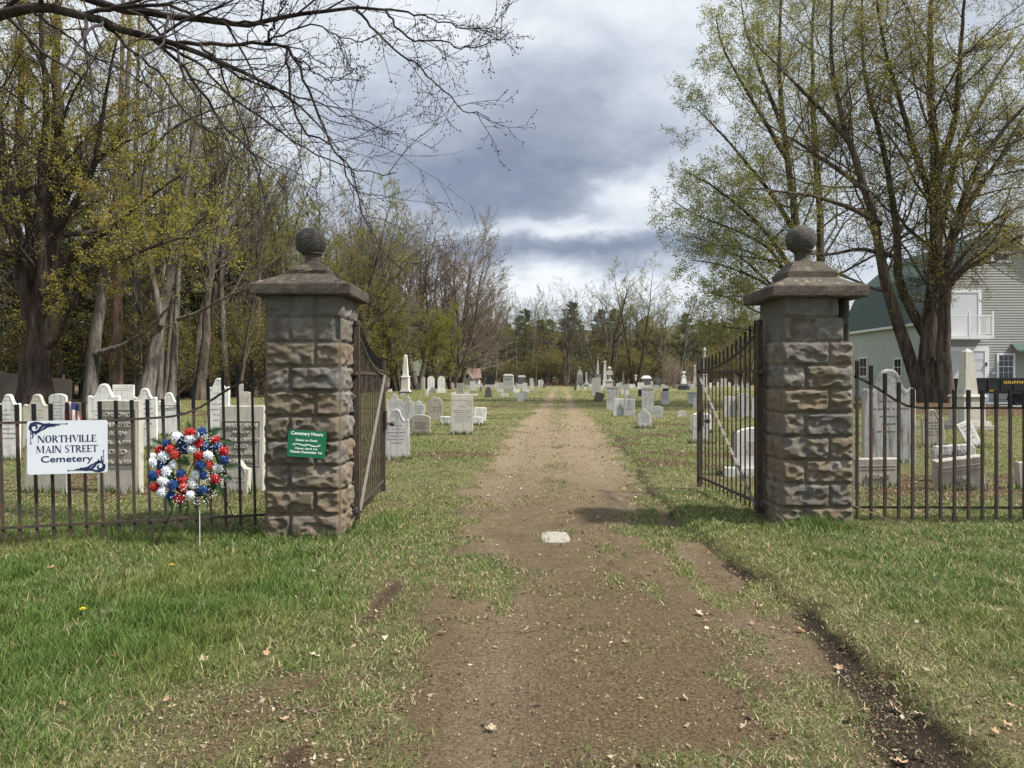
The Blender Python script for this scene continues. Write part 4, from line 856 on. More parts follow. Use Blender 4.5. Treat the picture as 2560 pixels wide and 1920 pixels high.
def tablet(style, cx, by, wpx, top, mat, tilt, label, text=None, rows=6, thick=None, yaw=None, pitch=None, base=None, group=None, carve=None, cat='gravestone', name='gravestone'):
    x, Y, z = base_at(cx, by); w_ = wpx / FPX * Y; h = Z(top, Y) - z
    th = thick or max(.05, min(.12, .11 * w_ + .02)); y0, y1 = -th / 2, th / 2
    yaw = rsS.uniform(-7, 7) if yaw is None else yaw; pitch = rsS.uniform(-2, 2) if pitch is None else pitch
    root = empty(name, (x, Y, z), (R(pitch), R(tilt), R(yaw)), label, cat, group); zb = 0
    if base:
        bw, bh = base; bw = bw / FPX * Y; bh = bh / FPX * Y
        MB().frustum(bw, th + .14, bw - .015, th + .12, -.1, bh).build('plinth', SM[mat], root); zb = bh
    o = outline(style, w_, h - zb + (0 if base else .15)); o = [(p[0], p[1] + zb - (0 if base else .15)) for p in o]
    # weathered edge: subdivide and wobble a little
    if Y < 40:
        q = []; n = len(o)
        for i in range(n):
            p0, p1 = o[i], o[(i + 1) % n]; k = max(1, int(math.hypot(p1[0] - p0[0], p1[1] - p0[1]) / .06))
            for j in range(k):
                f = j / k; jit = .0025 if j else 0; q.append((p0[0] + (p1[0] - p0[0]) * f + rsS.uniform(-jit, jit), p0[1] + (p1[1] - p0[1]) * f + rsS.uniform(-jit, jit)))
        o = q
    body = MB().prism(o, y0, y1, .010 if Y < 60 else 0); body.build('tablet', SM[mat], root)
    H = h - zb; pz = zb
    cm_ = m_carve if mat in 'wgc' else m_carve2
    if style in ('cap',): pass
    if style == 'shoulder' and Y < 30:
        rim = MB(); oo = [(p[0] * .86, zb + (p[1] - zb) - .045 * w_) for p in outline('shoulder', w_, H)[1:]]; oo = [(p[0], p[1] + zb) for p in [(q_[0] * .86, q_[1] - .05 * w_) for q_ in outline('shoulder', w_, H)] if p[1] > H * .35]
        rim_pts = [(p[0], y0 - .001, p[1]) for p in oo]
        rim.tube(rim_pts, .0055, 5, cap=False); rim.build('carved_border', SM[mat], root)
        rim = MB(); rim.tube([(.17 * w_ * math.cos(R(a)), y0 - .001, zb + H - .27 * w_ + .17 * w_ * math.sin(R(a))) for a in range(0, 181, 20)], .005, 5, cap=False)
        for a in range(15, 180, 30): rim.bar((.03 * w_ * math.cos(R(a)), y0 - .002, zb + H - .28 * w_ + .03 * w_ * math.sin(R(a))), (.14 * w_ * math.cos(R(a)), y0 - .002, zb + H - .28 * w_ + .14 * w_ * math.sin(R(a))), .004)
        rim.build('carved_arch', SM[mat], root)
        pz1 = zb + H - .56 * w_
    elif style in ('round', 'seg', 'gable', 'gothic', 'broken'): pz1 = zb + H - .36 * w_
    else: pz1 = zb + H * .90
    if carve == 'arch':
        rim = MB(); rr = w_ * .36; rim.tube([(rr * math.cos(R(a)), y0 - .001, zb + H - w_ * .55 + rr * math.sin(R(a))) for a in range(0, 181, 15)], .007, 5); rim.build('carved_arch', SM[mat], root); pz1 = zb + H - .62 * w_
    if carve == 'cap':
        MB().box(-w_ * .53, w_ * .53, y0 - .02, y1 + .02, h - .12 * w_, h + .002).build('cap_moulding', SM[mat], root); pz1 = h - .2 * w_
    if carve == 'panel':
        MB().box(-w_ * .42, w_ * .42, y0 - .006, y0, h - .16 * w_ - .012, h - .16 * w_).box(-w_ * .42, w_ * .42, y0 - .006, y0, h - .24 * w_ - .008, h - .24 * w_).build('carved_border', SM[mat], root); pz1 = h - .3 * w_
    if carve == 'line': MB().box(-w_ * .44, w_ * .44, y0 - .003, y0, h * .52, h * .52 + .01).build('carved_line', cm_, root)
    if carve == 'fans':
        b = MB(); z1_ = h - .26 * w_
        for sx in (-1, 1):
            for rr in (.25, .16, .08): b.tube([(sx * (w_ * .45 - rr * w_ * math.sin(R(a))), y0 - .001, z1_ - rr * w_ * math.cos(R(a))) for a in range(0, 91, 15)], .005, 4)
        b.box(-w_ * .45, w_ * .45, y0 - .005, y0, z1_, z1_ + .01); b.box(-w_ * .46, w_ * .46, y0 - .005, y0, h - .72 * w_, h - .71 * w_)
        b.tube([(.22 * w_ * math.cos(R(a)), y0 - .001, h - .66 * w_ + .16 * w_ * math.sin(R(a))) for a in range(0, 181, 15)], .006, 4)
        b.build('carved_border', SM[mat], root); pz1 = h - .76 * w_
    if text and H > .6:        # sunken panel, darkened in colour to stand for shadow behind the raised lines
        lo_, hi_ = min(q[1] for q in text) - .05, max(q[1] for q in text) + .05
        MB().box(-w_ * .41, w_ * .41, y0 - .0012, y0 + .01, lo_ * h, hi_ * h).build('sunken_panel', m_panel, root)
        MB().box(-w_ * .43, -w_ * .41, y0 - .007, y0, lo_ * h, hi_ * h).box(w_ * .41, w_ * .43, y0 - .007, y0, lo_ * h, hi_ * h).box(-w_ * .43, w_ * .43, y0 - .007, y0, hi_ * h, hi_ * h + .012).box(-w_ * .43, w_ * .43, y0 - .007, y0, lo_ * h - .012, lo_ * h).build('panel_border', SM[mat], root)
    if text:
        for body_, fz, hh, ww in text:        # readable lines raised on the stone
            link('inscription', text_mesh('inscription', body_, ww * w_, hh * h, SM[mat] if mat != 'x' else m_carve, .03, .016), root, (0, y0 - .0095, fz * h))
    elif rows and Y < 75 and H > .25:
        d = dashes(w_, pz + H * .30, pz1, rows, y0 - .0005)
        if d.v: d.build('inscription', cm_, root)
    ALL.append(root); return root
T = tablet
G1 = 'white marble stones behind the left fence'
T('shoulder', 20, 1150, 60, 985, 'w', 0, 'pale shouldered tablet at the far left edge of the picket fence', rows=7, group=G1)
T('shoulder', 92, 1124, 66, 985, 'c', 0, 'cream shouldered tablet peeping above the white name sign', rows=7, group=G1)
T('seg', 148, 1078, 47, 984, 'w', -1, 'white arched tablet with a small flag leaning beside it', rows=6, group=G1)
T('seg', 187, 1041, 32, 1005, 'b', 6, 'small brown arched tablet right of the little flag', rows=0)
T('shoulder', 262, 1106, 77, 959, 'w', 0, 'tall white shouldered tablet behind the slab carved with a March date', rows=6, group=G1)
T('rect', 309, 1056, 51, 962, 'w', 0, 'plain squared white marble slab behind the row of shouldered tablets', rows=0, carve='panel')
T('rect', 302, 1231, 108, 1000, 'c', 0, 'big cream slab with raised birth and death lines and a sunken panel', thick=.11, yaw=-3,
  text=[('ORMOND', .845, .045, .62), ('OLMSTED', .735, .050, .66), ('BORN', .645, .045, .40), ('APR. 14, 1794.', .545, .045, .76), ('DIED', .445, .050, .42), ('MAR. 16, 1854', .335, .048, .76)])
T('shoulder', 365, 1122, 57, 970, 'w', 0, 'white shouldered tablet between the big cream slab and the wreath', rows=6, group=G1)
T('shoulder', 422, 1090, 54, 981, 'w', 0, 'white shouldered tablet just above the wreath with a worn name', group=G1, rows=0, text=[('MARY', .66, .06, .5)])
T('rough', 118, 1231, 106, 1085, 'c', 4, 'leaning cream slab with a ring of raised letters under the white sign', rows=3, thick=.09, pitch=6)
T('shoulder', 545, 1105, 56, 945, 'w', 0, 'tall narrow white tablet left of the green-signed pillar with arched head', rows=6, group=G1)
T('seg', 613, 1018, 32, 979, 'c', 0, 'small cream arched tablet seen over the slab for a wife', rows=4)
T('rect', 603, 1016, 11, 960, 'g', 0, 'narrow grey stone post behind the left fence curve', rows=0)
T('rect', 606, 1225, 112, 1014, 'c', 0, 'big cream slab with raised name of a wife against the left pillar', thick=.11, yaw=-2,
  text=[('MARY  ANN', .765, .052, .70), ('WIFE OF', .685, .028, .38), ('DANIEL L. OLMSTED', .600, .038, .80), ('DIED', .520, .040, .3), ('DEC. 2, 1854,', .435, .045, .66), ('AGED 50 YRS.', .350, .042, .6)])
T('gable', 593, 1234, 64, 1148, 'c', 2, 'small gabled stone with a round emblem in front of the wife slab', rows=2, thick=.09, carve='arch')
T('rough', 388, 1152, 34, 1131, 'w', 0, 'low fallen white slab lying behind the left rim of the wreath', rows=0, pitch=-25)
# --- row seen between the pillar and the track, left side
G2 = 'old tablets between the left gate leaf and the dirt track'
T('shoulder', 990, 1149, 66, 1022, 'g', 0, 'grey-veined shouldered tablet nearest the left gate leaf', rows=6, group=G2, yaw=3)
T('shoulder', 986, 1046, 38, 984, 'g', 0, 'grey shouldered tablet behind the one nearest the left gate', rows=7, group=G2)
T('shoulder', 1020, 1057, 32, 991, 'g', -1, 'slim grey tablet overlapping its twin behind the arched brown one', rows=7, group=G2)
T('gable', 1044, 1055, 33, 1001, 'g', 3, 'grey sloping-topped tablet leaning on its slimmer neighbour', rows=5, group=G2)
T('seg', 1052, 1088, 49, 1036, 't', 0, 'low tan arched tablet with a white top edge left of the track', rows=5, group=G2)
T('round', 1087, 1049, 37, 992, 't', 2, 'round-headed tan tablet with an inner arch left of the fan-carved slab', rows=3, carve='arch', group=G2)
T('rect', 1154.6, 1087, 56, 985, 'c', 0, 'tall upright slab with carved fans and arch beside the track', rows=5, carve='fans', thick=.09, yaw=1, text=None)
T('rect', 1116, 1064, 30, 1041, 'w', 0, 'low white footstone left of the fan-carved slab', rows=3)
T('rect', 1194, 1064, 27, 1042, 'w', 0, 'low white footstone right of the fan-carved slab', rows=3)
T('clip', 1199, 1053, 32, 1018, 'w', 4, 'bright white leaning tablet right of the fan-carved slab', rows=5)
T('rect', 1150.5, 992, 17, 958, 'g', 0, 'narrow grey slab showing above the fan-carved slab', rows=4)
T('rect', 1146.6, 990, 8, 969.5, 'g', 0, 'thin stone post before the narrow grey slab', rows=0)
T('rect', 1172, 986, 5, 971, 'g', 0, 'short slim post right of the narrow grey slab', rows=0)
T('round', 1077.5, 982, 18, 940, 'w', 0, 'left one of two matching round-headed white stones on a shared plinth', rows=3, base=(24, 8), thick=.16, group='pair of round-headed stones')
T('round', 1103.5, 982, 18, 940, 'w', 0, 'right one of two matching round-headed white stones on a shared plinth', rows=3, base=(24, 8), thick=.16, group='pair of round-headed stones')
T('rect', 1067, 992, 9, 981, 'w', 0, 'tiny white marker in front of the matching round-headed stones', rows=0)
T('rect', 1007, 992, 10, 983, 'g', 0, 'tiny grey block in front of the white obelisk', rows=0, thick=.2)
T('rect', 1043, 973, 4, 960, 'w', 0, 'slim white post between the dark urn and the pointed marker', rows=0)
T('rect', 1117, 970, 10, 956, 'g', 0, 'small grey block right of the round-headed pair', rows=0)
T('round', 1131, 972, 8, 957, 'w', 0, 'little white rounded marker before the pink-roofed house', rows=0)
T('rect', 1182, 974, 13, 953, 'w', -2, 'white squared slab in front of the pink-roofed house', rows=2)
T('clip', 1236, 967, 10, 953, 'c', 0, 'cream slab right of the dark polished monument', rows=0)
T('rect', 1245.5, 973, 11, 956, 'g', 0, 'grey slab left of the big grey monument', rows=2)
T('rect', 1250, 981, 15, 972.5, 'w', 0, 'low white block in front of the big grey monument', rows=0, thick=.3)
T('gothic', 1220.5, 994, 16, 967, 'd', 0, 'dark pointed gothic stone on a plinth in the green grass', rows=0, base=(21, 5))
T('rect', 1261, 992.5, 18, 983, 'w', 0, 'bright low white block lowest beside the big grey monument', rows=0, thick=.25)
T('rect', 1291, 981, 17, 973, 'w', 0, 'low white marker right of the big grey monument, upper one', rows=0, thick=.2)
T('rect', 1291.5, 991, 18, 982.5, 'g', 0, 'low grey marker right of the big grey monument, lower one', rows=0, thick=.2)
T('rough', 1301, 1004, 15, 982, 'w', 5, 'tilted bright white stone close to the track', rows=0)
T('gable', 1313, 999, 13, 976, 'g', -1, 'grey pointed stone behind the tilted white one', rows=2)
T('rect', 1312.5, 978, 11, 957, 'g', 0, 'grey slab above the pointed grey stone', rows=2)
T('rect', 1316, 983, 14, 973, 'w', 0, 'low white block right of the leaning white stone', rows=0, thick=.2)
T('round', 1318, 962, 9, 940, 'w', 0, 'white round-headed stone right of the dark grey-framed monument', rows=0)
T('rough', 1329.5, 965, 10, 945, 'w', -4, 'white tilted slab near the far left edge of the track', rows=0)
T('rect', 1349, 966, 7, 950, 'w', 0, 'white slim slab left of a grey pointed one by the track end', rows=0)
T('gable', 1354, 968, 11, 948, 'g', 0, 'grey pointed slab by the track end', rows=0)
T('rect', 1338, 986, 4, 968, 'g', -4, 'thin leaning grey post near the track', rows=0)
T('rect', 1360, 970, 5, 960, 'd', 0, 'small dark block at the left track edge far back', rows=0)
T('rect', 1201.5, 979, 4, 967, 'd', 0, 'short dark green post in the grass left of the track', rows=0)
# --- right of the track
T('rect', 1491, 990, 21, 945, 'g', 0, 'tall grey slab right of the track before the obelisk group', rows=8, yaw=2)
T('rect', 1495, 1005, 22, 981, 'b', 14, 'brown stone block tipping over at the track edge', rows=0, thick=.25)
T('rect', 1529.5, 1025, 28, 966, 'g', 2, 'tall grey slab with moulded cap nearest the track on the right', rows=8, carve='cap')
T('rect', 1545.5, 1039, 27, 996, 'g', 4, 'left slab of two leaning together right of the track', rows=6, group='two slabs leaning together')
T('rect', 1572, 1039, 27, 997, 'g', 3, 'right slab of two leaning together right of the track', rows=6, group='two slabs leaning together')
T('rect', 1619, 1029, 29, 968, 'g', 0, 'tall capped grey slab behind the broken-topped stone', rows=5, carve='cap', text=None)
T('broken', 1610.5, 1071, 35, 1019, 'g', 0, 'broken-topped white stone standing alone on the right lawn', rows=6, yaw=2)
T('seg', 1643, 1045, 26, 1015, 'g', 4, 'squat grey slab just right of the broken-topped stone', rows=2)
T('seg', 1703, 1041, 22, 1026, 'g', 1, 'tiny grey arched marker alone near the right gate', rows=0)
T('rect', 1664, 1010, 21, 978, 'g', -4, 'grey slab with a blackened head leaning on the right lawn', rows=3)
T('rect', 1664, 979, 15, 971, 'k', 0, 'short black stone behind the blackened head', rows=0)
T('rect', 1732, 1009, 26, 980, 'g', 0, 'grey slab with cap left of the right gate leaf', rows=5, carve='cap')
T('rect', 1742, 1023, 20, 996, 'g', 2, 'grey slab partly behind the latch end of the right gate', rows=0)
T('seg', 1752, 1083, 52, 1031, 'w', 1, 'white arched slab showing both sides of the right gate end', rows=0)
T('rect', 1750, 1109, 42, 1035, 'g', 1, 'smooth grey slab directly behind the right gate latch', rows=0, carve='line')
T('rect', 1600, 991, 9, 973, 'k', 0, 'small black block left of the capped grey slab', rows=0)
T('rect', 1575.5, 997, 17, 987, 'g', 0, 'low dark-topped slab above the leaning pair', rows=0)
T('rect', 1568.5, 992, 8, 976, 'w', -3, 'small white slab above the leaning pair', rows=0)
T('rect', 1556, 986, 6, 974, 'w', 4, 'small white slab left of a taller grey one', rows=0)
T('rect', 1566, 988, 14, 961, 'g', 0, 'grey slab behind the small white one on the right lawn', rows=3)
T('rect', 1602, 973, 16, 956, 'w', 0, 'bright white slab left of the white-roofed tomb', rows=0)
T('gable', 1463, 976, 8, 966, 'w', 0, 'little white pointed marker right of the track end', rows=0)
T('rect', 1438, 975, 6, 962, 'd', 0, 'dark slim slab at the right track edge far back', rows=0)
T('rect', 1446, 974, 5, 962, 'w', 0, 'white slim slab at the right track edge far back', rows=0)
T('rect', 1430, 968, 5, 958, 'd', 0, 'first dark small block right of the track end', rows=0)
T('seg', 1646, 966, 14, 943, 'd', 0, 'dark shouldered monument left of the flowering bush', rows=0, base=(28, 5), thick=.4)
T('rect', 1640, 972, 14, 963, 'g', 0, 'low grey kerb stone in front of the dark shouldered monument', rows=0, thick=.3)
T('rect', 1660, 973, 16, 964, 'g', 0, 'low grey kerb stone right of the dark shouldered monument', rows=0, thick=.3)
T('seg', 1823, 1042, 34, 990, 'g', 1, 'grey arched slab seen through the right gate bars', rows=3)
T('seg', 1860, 1042, 30, 983, 's', 0, 'dark stained slab seen through the right gate bars', rows=0)
T('seg', 1893, 1045, 28, 994, 'g', 0, 'pale slab at the hinge side behind the right gate', rows=0)
T('seg', 1886, 1192, 96, 1068, 'w', 0, 'black-speckled white arched stone close behind the right gate', rows=9, base=(150, 24), thick=.1, yaw=-4)
T('rect', 1834, 1186, 10, 1076, 'b', 0, 'narrow brown post beside the speckled white stone', rows=0)
T('clip', 1809, 966, 14, 946, 'g', 0, 'small grey monument behind the right gate bars', rows=0, base=(18, 4))
T('rect', 1795, 968, 9, 955, 'w', 0, 'small white block behind the right gate bars', rows=0)
# --- right of the right pillar
T('shoulder', 2222, 1157, 124, 923, 's', -1, 'huge black-streaked shouldered slab with carved border beside the right pillar', rows=5, thick=.13, yaw=-4)
T('shoulder', 2334, 1119, 53, 1023, 't', -2, 'small tan shouldered tablet between the streaked slab and the stone spire', rows=5)
T('rect', 2439, 1119, 36, 1050, 'w', -22, 'white slab leaning steeply against the obelisk steps', rows=4, pitch=-8)
T('rect', 2190, 1218, 104, 1145, 't', -1, 'low tan slab with a worn raised name beside the right pillar', rows=0, carve='panel', thick=.12, text=[('HELMES', .40, .14, .56)])
T('clip', 2388, 1205, 106, 1112, 's', -4, 'ragged-topped dark slab behind the two-word slab', rows=0, thick=.1, text=[('JANE A. DEAN', .80, .16, .72)])
T('rect', 2400, 1226, 112, 1142, 't', -8, 'leaning brown slab with a raised two-word inscription', rows=0, carve='panel', thick=.13, pitch=7, text=[('ALMS', .38, .15, .32), ('MASON,', .17, .17, .50)])
T('rect', 2568, 1224, 50, 1154, 't', -2, 'tan slab cut off by the right edge of the view', rows=0, thick=.1)
# ------------------------------------------------------------------ monuments
def mon(cx, by, top, label, spec, mat='w', cat='monument', name='monument', yaw=None, group=None):
    """spec: list of (part name, kind, half-width px bottom, half-width px top, z fraction bottom, z fraction top, material)"""
    x, Y, z = base_at(cx, by); k = Y / FPX; H = Z(top, Y) - z
    root = empty(name, (x, Y, z), (0, 0, R(rsS.uniform(-8, 8) if yaw is None else yaw)), label, cat, group)
    for pn, kd, w0, w1, f0, f1, *mm in spec:
        m_ = SM[mm[0] if mm else mat]; b = MB(); z0, z1 = f0 * H - (.1 if f0 == 0 else 0), f1 * H
        if kd == 'box': b.frustum(2 * w0 * k, 2 * w0 * k * .9, 2 * w1 * k, 2 * w1 * k * .9, z0, z1)
        elif kd == 'wide': b.frustum(2 * w0 * k, w0 * k * .9, 2 * w1 * k, w1 * k * .9, z0, z1)
        elif kd == 'cyl': b.lathe([(w0 * k, z0), (w1 * k, z1)], 16)
        elif kd == 'pyr': b.frustum(2 * w0 * k, 2 * w0 * k * .9, .004, .004, z0, z1)
        elif kd == 'urn':
            h_ = z1 - z0; b.lathe([(w0 * k * a_, z0 + h_ * f) for a_, f in ((.5, 0), (.35, .12), (.5, .25), (1, .5), (.95, .62), (.5, .72), (.6, .78), (.3, .88), (.12, .93), (.15, .96), (.02, 1))], 14)
        elif kd == 'vase':
            h_ = z1 - z0; b.lathe([(w0 * k * a_, z0 + h_ * f) for a_, f in ((.8, 0), (.45, .15), (.35, .35), (.55, .6), (1, .85), (1.1, .95), (.8, 1))], 14)
            for i_ in range(7): b.lathe([(.01, -.3 * w0 * k), (w0 * k * .45, 0), (.01, .3 * w0 * k)], 6, 0, (w0 * k * rsS.uniform(-.8, .8), w0 * k * rsS.uniform(-.6, .6), z1 + w0 * k * .2))
        elif kd == 'roof': b.frustum(2 * w0 * k, w0 * k * .95, 2 * w1 * k, w1 * k * .9, z0, z1)
        elif kd == 'finial': b.lathe([(w0 * k * a_, z0 + (z1 - z0) * f) for a_, f in ((.6, 0), (.3, .2), (1, .55), (.7, .8), (.1, 1))], 12)
        me = b.mesh(pn, m_)
        if kd in ('cyl', 'urn', 'vase', 'finial'): smooth_by_angle(me, 50)
        link(pn, me, root)
    ALL.append(root); return root
def obel(cx, by, top, hw, label, mat='w', bm=None, pf=.42, group=None, sf=1.0):
    """obelisk: steps, die, cornice, tapered shaft with pyramid tip; hw = half width of the steps in px"""
    bm = bm or mat
    return mon(cx, by, top, label, [('plinth', 'box', hw, hw, 0, .05, bm), ('plinth', 'box', hw * .82, hw * .8, .05, .10), ('die', 'box', hw * .62, hw * .60, .10, pf - .03), ('cornice', 'box', hw * .70, hw * .62, pf - .03, pf),
        ('shaft', 'box', hw * .46 * sf, hw * .25 * sf, pf, .96), ('tip', 'pyr', hw * .25 * sf, 0, .96, 1.0)], mat, 'obelisk', 'obelisk', group=group)
obel(1014, 984, 886, 14.5, 'tall white obelisk left of the track on a dark base', 'w', 'd', .45)
obel(2418, 1072, 871, 47, 'weathered cream obelisk before the black trailer', 'c', 't', .43, sf=.8)
mon(1037, 966, 925, 'dark stone monument topped by an urn behind the white obelisk', [('plinth', 'box', 8, 8, 0, .12), ('die', 'box', 5.5, 5, .12, .62), ('cornice', 'box', 6.5, 5.5, .62, .68), ('urn', 'urn', 4, 4, .68, 1)], 'd')
T('gothic', 1058.5, 977, 8, 942, 'c', 0, 'narrow pointed marker left of the round-headed pair', rows=3, thick=.3)
obel(1099.5, 962, 915, 5, 'grey spire behind the round-headed pair', 'g', pf=.2); obel(1124, 960, 923, 4, 'thin dark obelisk left of the pink-roofed house', 'b', pf=.2)
obel(1188.5, 961, 933, 6, 'grey obelisk in front of the pink-roofed house', 'g', pf=.4); obel(1211.5, 962, 927, 6, 'dark slim obelisk left of the black polished monument', 'd', pf=.3)
obel(1240, 958, 930, 5, 'pale slim obelisk right of the black polished monument', 'g', pf=.2)
mon(1226, 968, 938, 'black polished monument on a grey base', [('plinth', 'wide', 14, 14, 0, .22, 'g'), ('die', 'wide', 11, 10.5, .22, 1, 'k')])
mon(1200, 963, 950, 'low grave marker with a patch of orange flowers', [('block', 'wide', 4, 4, 0, .7)], 'g')
b = MB(); x, Y, z = base_at(1200, 965)
for i in range(26): b.lathe([(.002, -.08), (.09, 0), (.002, .08)], 5, 0, (rsS.uniform(-.3, .3), rsS.uniform(-.1, .1), rsS.uniform(.3, 1.1)))
b.add([(-.3, .1, 0), (.3, .1, 0), (.25, .1, .7), (-.25, .1, .7)], [(0, 1, 2, 3)])
tag(b.build('orange_flowers', plain('orange_bloom', (.75, .28, .10), .6), None, (x, Y - .5, z)), 'bunch of orange flowers set at a grave before the pink-roofed house', 'flowers')
gm_ = mon(1271, 978, 935, 'big grey monument with peaked top and carved surname left of the track', [('plinth', 'wide', 18.5, 18.5, 0, .17), ('plinth', 'wide', 16, 15, .17, .30), ('die', 'wide', 13, 12.2, .30, .90), ('top', 'roof', 13, 8, .90, 1)], 'g')
k = base_at(1271, 978)[1] / FPX; link('inscription', text_mesh('inscription', 'PATRICK', 17 * k, 3 * k, m_carve2, .02), gm_, (0, -12.75 * k * .47, 30 * k))
mon(1304, 971, 938, 'dark monument in a grey frame on stepped base left of the track', [('plinth', 'wide', 14, 14, 0, .18, 'g'), ('plinth', 'wide', 12, 11.5, .18, .33, 'g'), ('die', 'wide', 9.5, 9.5, .33, .85, 'd'), ('top', 'roof', 9.6, 8, .85, 1, 'g')])
mon(1449.5, 964, 915, 'grey domed monument with a finial right of the track end', [('plinth', 'box', 10, 10, 0, .12), ('plinth', 'box', 8.5, 8, .12, .24), ('die', 'box', 7.5, 6.8, .24, .58), ('shoulder', 'box', 6.8, 3, .58, .80), ('finial', 'finial', 1.8, 1, .80, 1)], 'g')
obel(1466, 961, 930, 5.5, 'short bright white obelisk beside the domed monument', 'w', pf=.2)
mon(1476.5, 964, 921, 'white capped column with a flat moulded top', [('plinth', 'box', 7, 7, 0, .12), ('shaft', 'cyl', 4.6, 4.0, .12, .90), ('capital', 'box', 5.5, 6.5, .90, 1)], 'w')
obel(1484.5, 962, 913, 5, 'slender white obelisk behind the capped column', 'g', pf=.2)
mon(1494.5, 972, 894, 'obelisk rising from a dark corniced block in the right group', [('plinth', 'box', 9, 9, 0, .12), ('die', 'box', 6.5, 6, .12, .42), ('cornice', 'box', 8, 7, .42, .47, 'd'), ('shaft', 'box', 3.2, 1.2, .47, .93), ('finial', 'finial', 3, 2, .93, 1, 'b')], 'g')
mon(1512.5, 971, 902, 'tall white tapered column with a small cap in the right group', [('plinth', 'box', 9, 9, 0, .1), ('die', 'box', 6, 5.5, .1, .3), ('shaft', 'box', 4.2, 2.4, .3, .95), ('capital', 'box', 3.6, 3.2, .95, 1)], 'w')
mon(1523, 974, 915, 'ornate white monument with an arched canopy in the right group', [('plinth', 'box', 10.5, 10.5, 0, .12), ('die', 'box', 8.5, 7.5, .12, .36), ('cornice', 'box', 9.5, 8.5, .36, .41), ('column', 'cyl', 4.5, 4.5, .41, .62), ('canopy', 'box', 8, 7.4, .62, .80), ('dome', 'urn', 6, 4, .80, 1)], 'c')
obel(1534.5, 963, 897, 8, 'tall grey obelisk on a dark block right of the ornate monument', 'g', 'd', .28)
obel(1557.5, 965, 930, 6.5, 'small dark spire on a stepped base in the right lawn', 'b', 'd', .4)
mon(1590.5, 966, 937, 'plain white squared column left of the white-roofed tomb', [('plinth', 'box', 5, 5, 0, .1), ('shaft', 'box', 3.6, 3.2, .1, .92), ('cap', 'box', 4.4, 4, .92, 1)], 'w')
mon(1615.5, 970, 939, 'wide dark tomb block under a white hipped cap', [('plinth', 'wide', 13.5, 13.5, 0, .22, 'w'), ('die', 'wide', 11, 11, .22, .72, 'd'), ('cap', 'wide', 12.6, 13, .72, .80, 'w'), ('cap', 'roof', 12.6, 7, .80, 1, 'w')])
mon(1709, 975, 929, 'white flower-filled vase on a waisted pedestal and dark base', [('plinth', 'wide', 14, 14, 0, .22, 'd'), ('plinth', 'box', 10, 8.5, .22, .34, 'd'), ('pedestal', 'box', 6.6, 4.2, .34, .72, 'w'), ('cornice', 'box', 5.2, 5.2, .72, .76, 'w'), ('vase', 'vase', 5, 5, .76, .95, 'w')])
obel(1737, 966, 911, 8, 'pale obelisk on a dark block left of the right gate', 'g', 'd', .2)
mon(1761, 974, 867, 'very tall thin column with a ball finial behind the right gate end', [('plinth', 'box', 9, 9, 0, .1), ('die', 'box', 6, 5.5, .1, .35), ('cornice', 'box', 7, 6, .35, .38), ('shaft', 'cyl', 3.4, 2.6, .38, .84), ('finial', 'urn', 4.2, 3, .84, 1)], 'g')
obel(1840, 976, 925, 6, 'white narrow obelisk behind the right gate bars', 'w', pf=.3)
obel(1857, 968, 930, 5, 'grey small obelisk deep behind the right gate bars', 'g', pf=.3)
# small far stones filling in the rear rows
far = [(1002, 968, 9, 957, 'w'), (1150, 966, 12, 951, 'w'), (1163, 968, 8, 958, 'd'), (1135, 985, 12, 980, 'w'), (985, 976, 14, 971, 'g'), (975, 981, 10, 973, 'w'), (1165, 984, 10, 979, 'w'), (1190, 990, 12, 985, 'w'), (1256, 965, 8, 957, 'w'),
       (1545, 969, 9, 958, 'w'), (1578, 970, 9, 960, 'w'), (1552, 966, 8, 955, 'g'), (1570, 964, 7, 954, 'w'), (1624, 972, 10, 962, 'g'), (1684, 963, 8, 953, 'g'), (1722, 964, 9, 953, 'w'), (1775, 969, 8, 957, 'w'), (1822, 967, 8, 955, 'w'), (1870, 972, 10, 958, 'g'), (1477, 974, 7, 966, 'g'), (1693, 968, 9, 961, 'g'), (1628, 962, 7, 953, 'w'), (1504, 976, 8, 966, 'w')]
where = ['before the dark urn', 'below the narrow grey slab', 'left of the orange flowers', 'lying low left of the fan slab', 'left of the white obelisk, wider', 'left of the white obelisk, nearer', 'low right of the narrow grey slab', 'flat left of the gothic stone', 'left of the big monument, farther',
         'left of the dark spire', 'left of the squared column', 'behind the leaning pair, farther', 'near the squared column, farthest', 'below the hipped tomb', 'under the flowering bush', 'between vase and obelisk', 'by the tall thin column', 'behind the gate middle bars', 'behind the gate hinge bars', 'before the capped column', 'left of the flower-filled vase', 'right of the hipped tomb, farther', 'before the ornate monument']
cn = {'w': 'white', 'g': 'grey', 'd': 'dark'}
for i, (cx, by, w_, tp, m_) in enumerate(far): T(['rect', 'seg', 'gable', 'rect'][i % 4], cx, by, w_, tp, m_, rsS.uniform(-2, 2), 'small %s headstone %s' % (cn[m_], where[i]), rows=0, thick=.2, group='small far headstones')
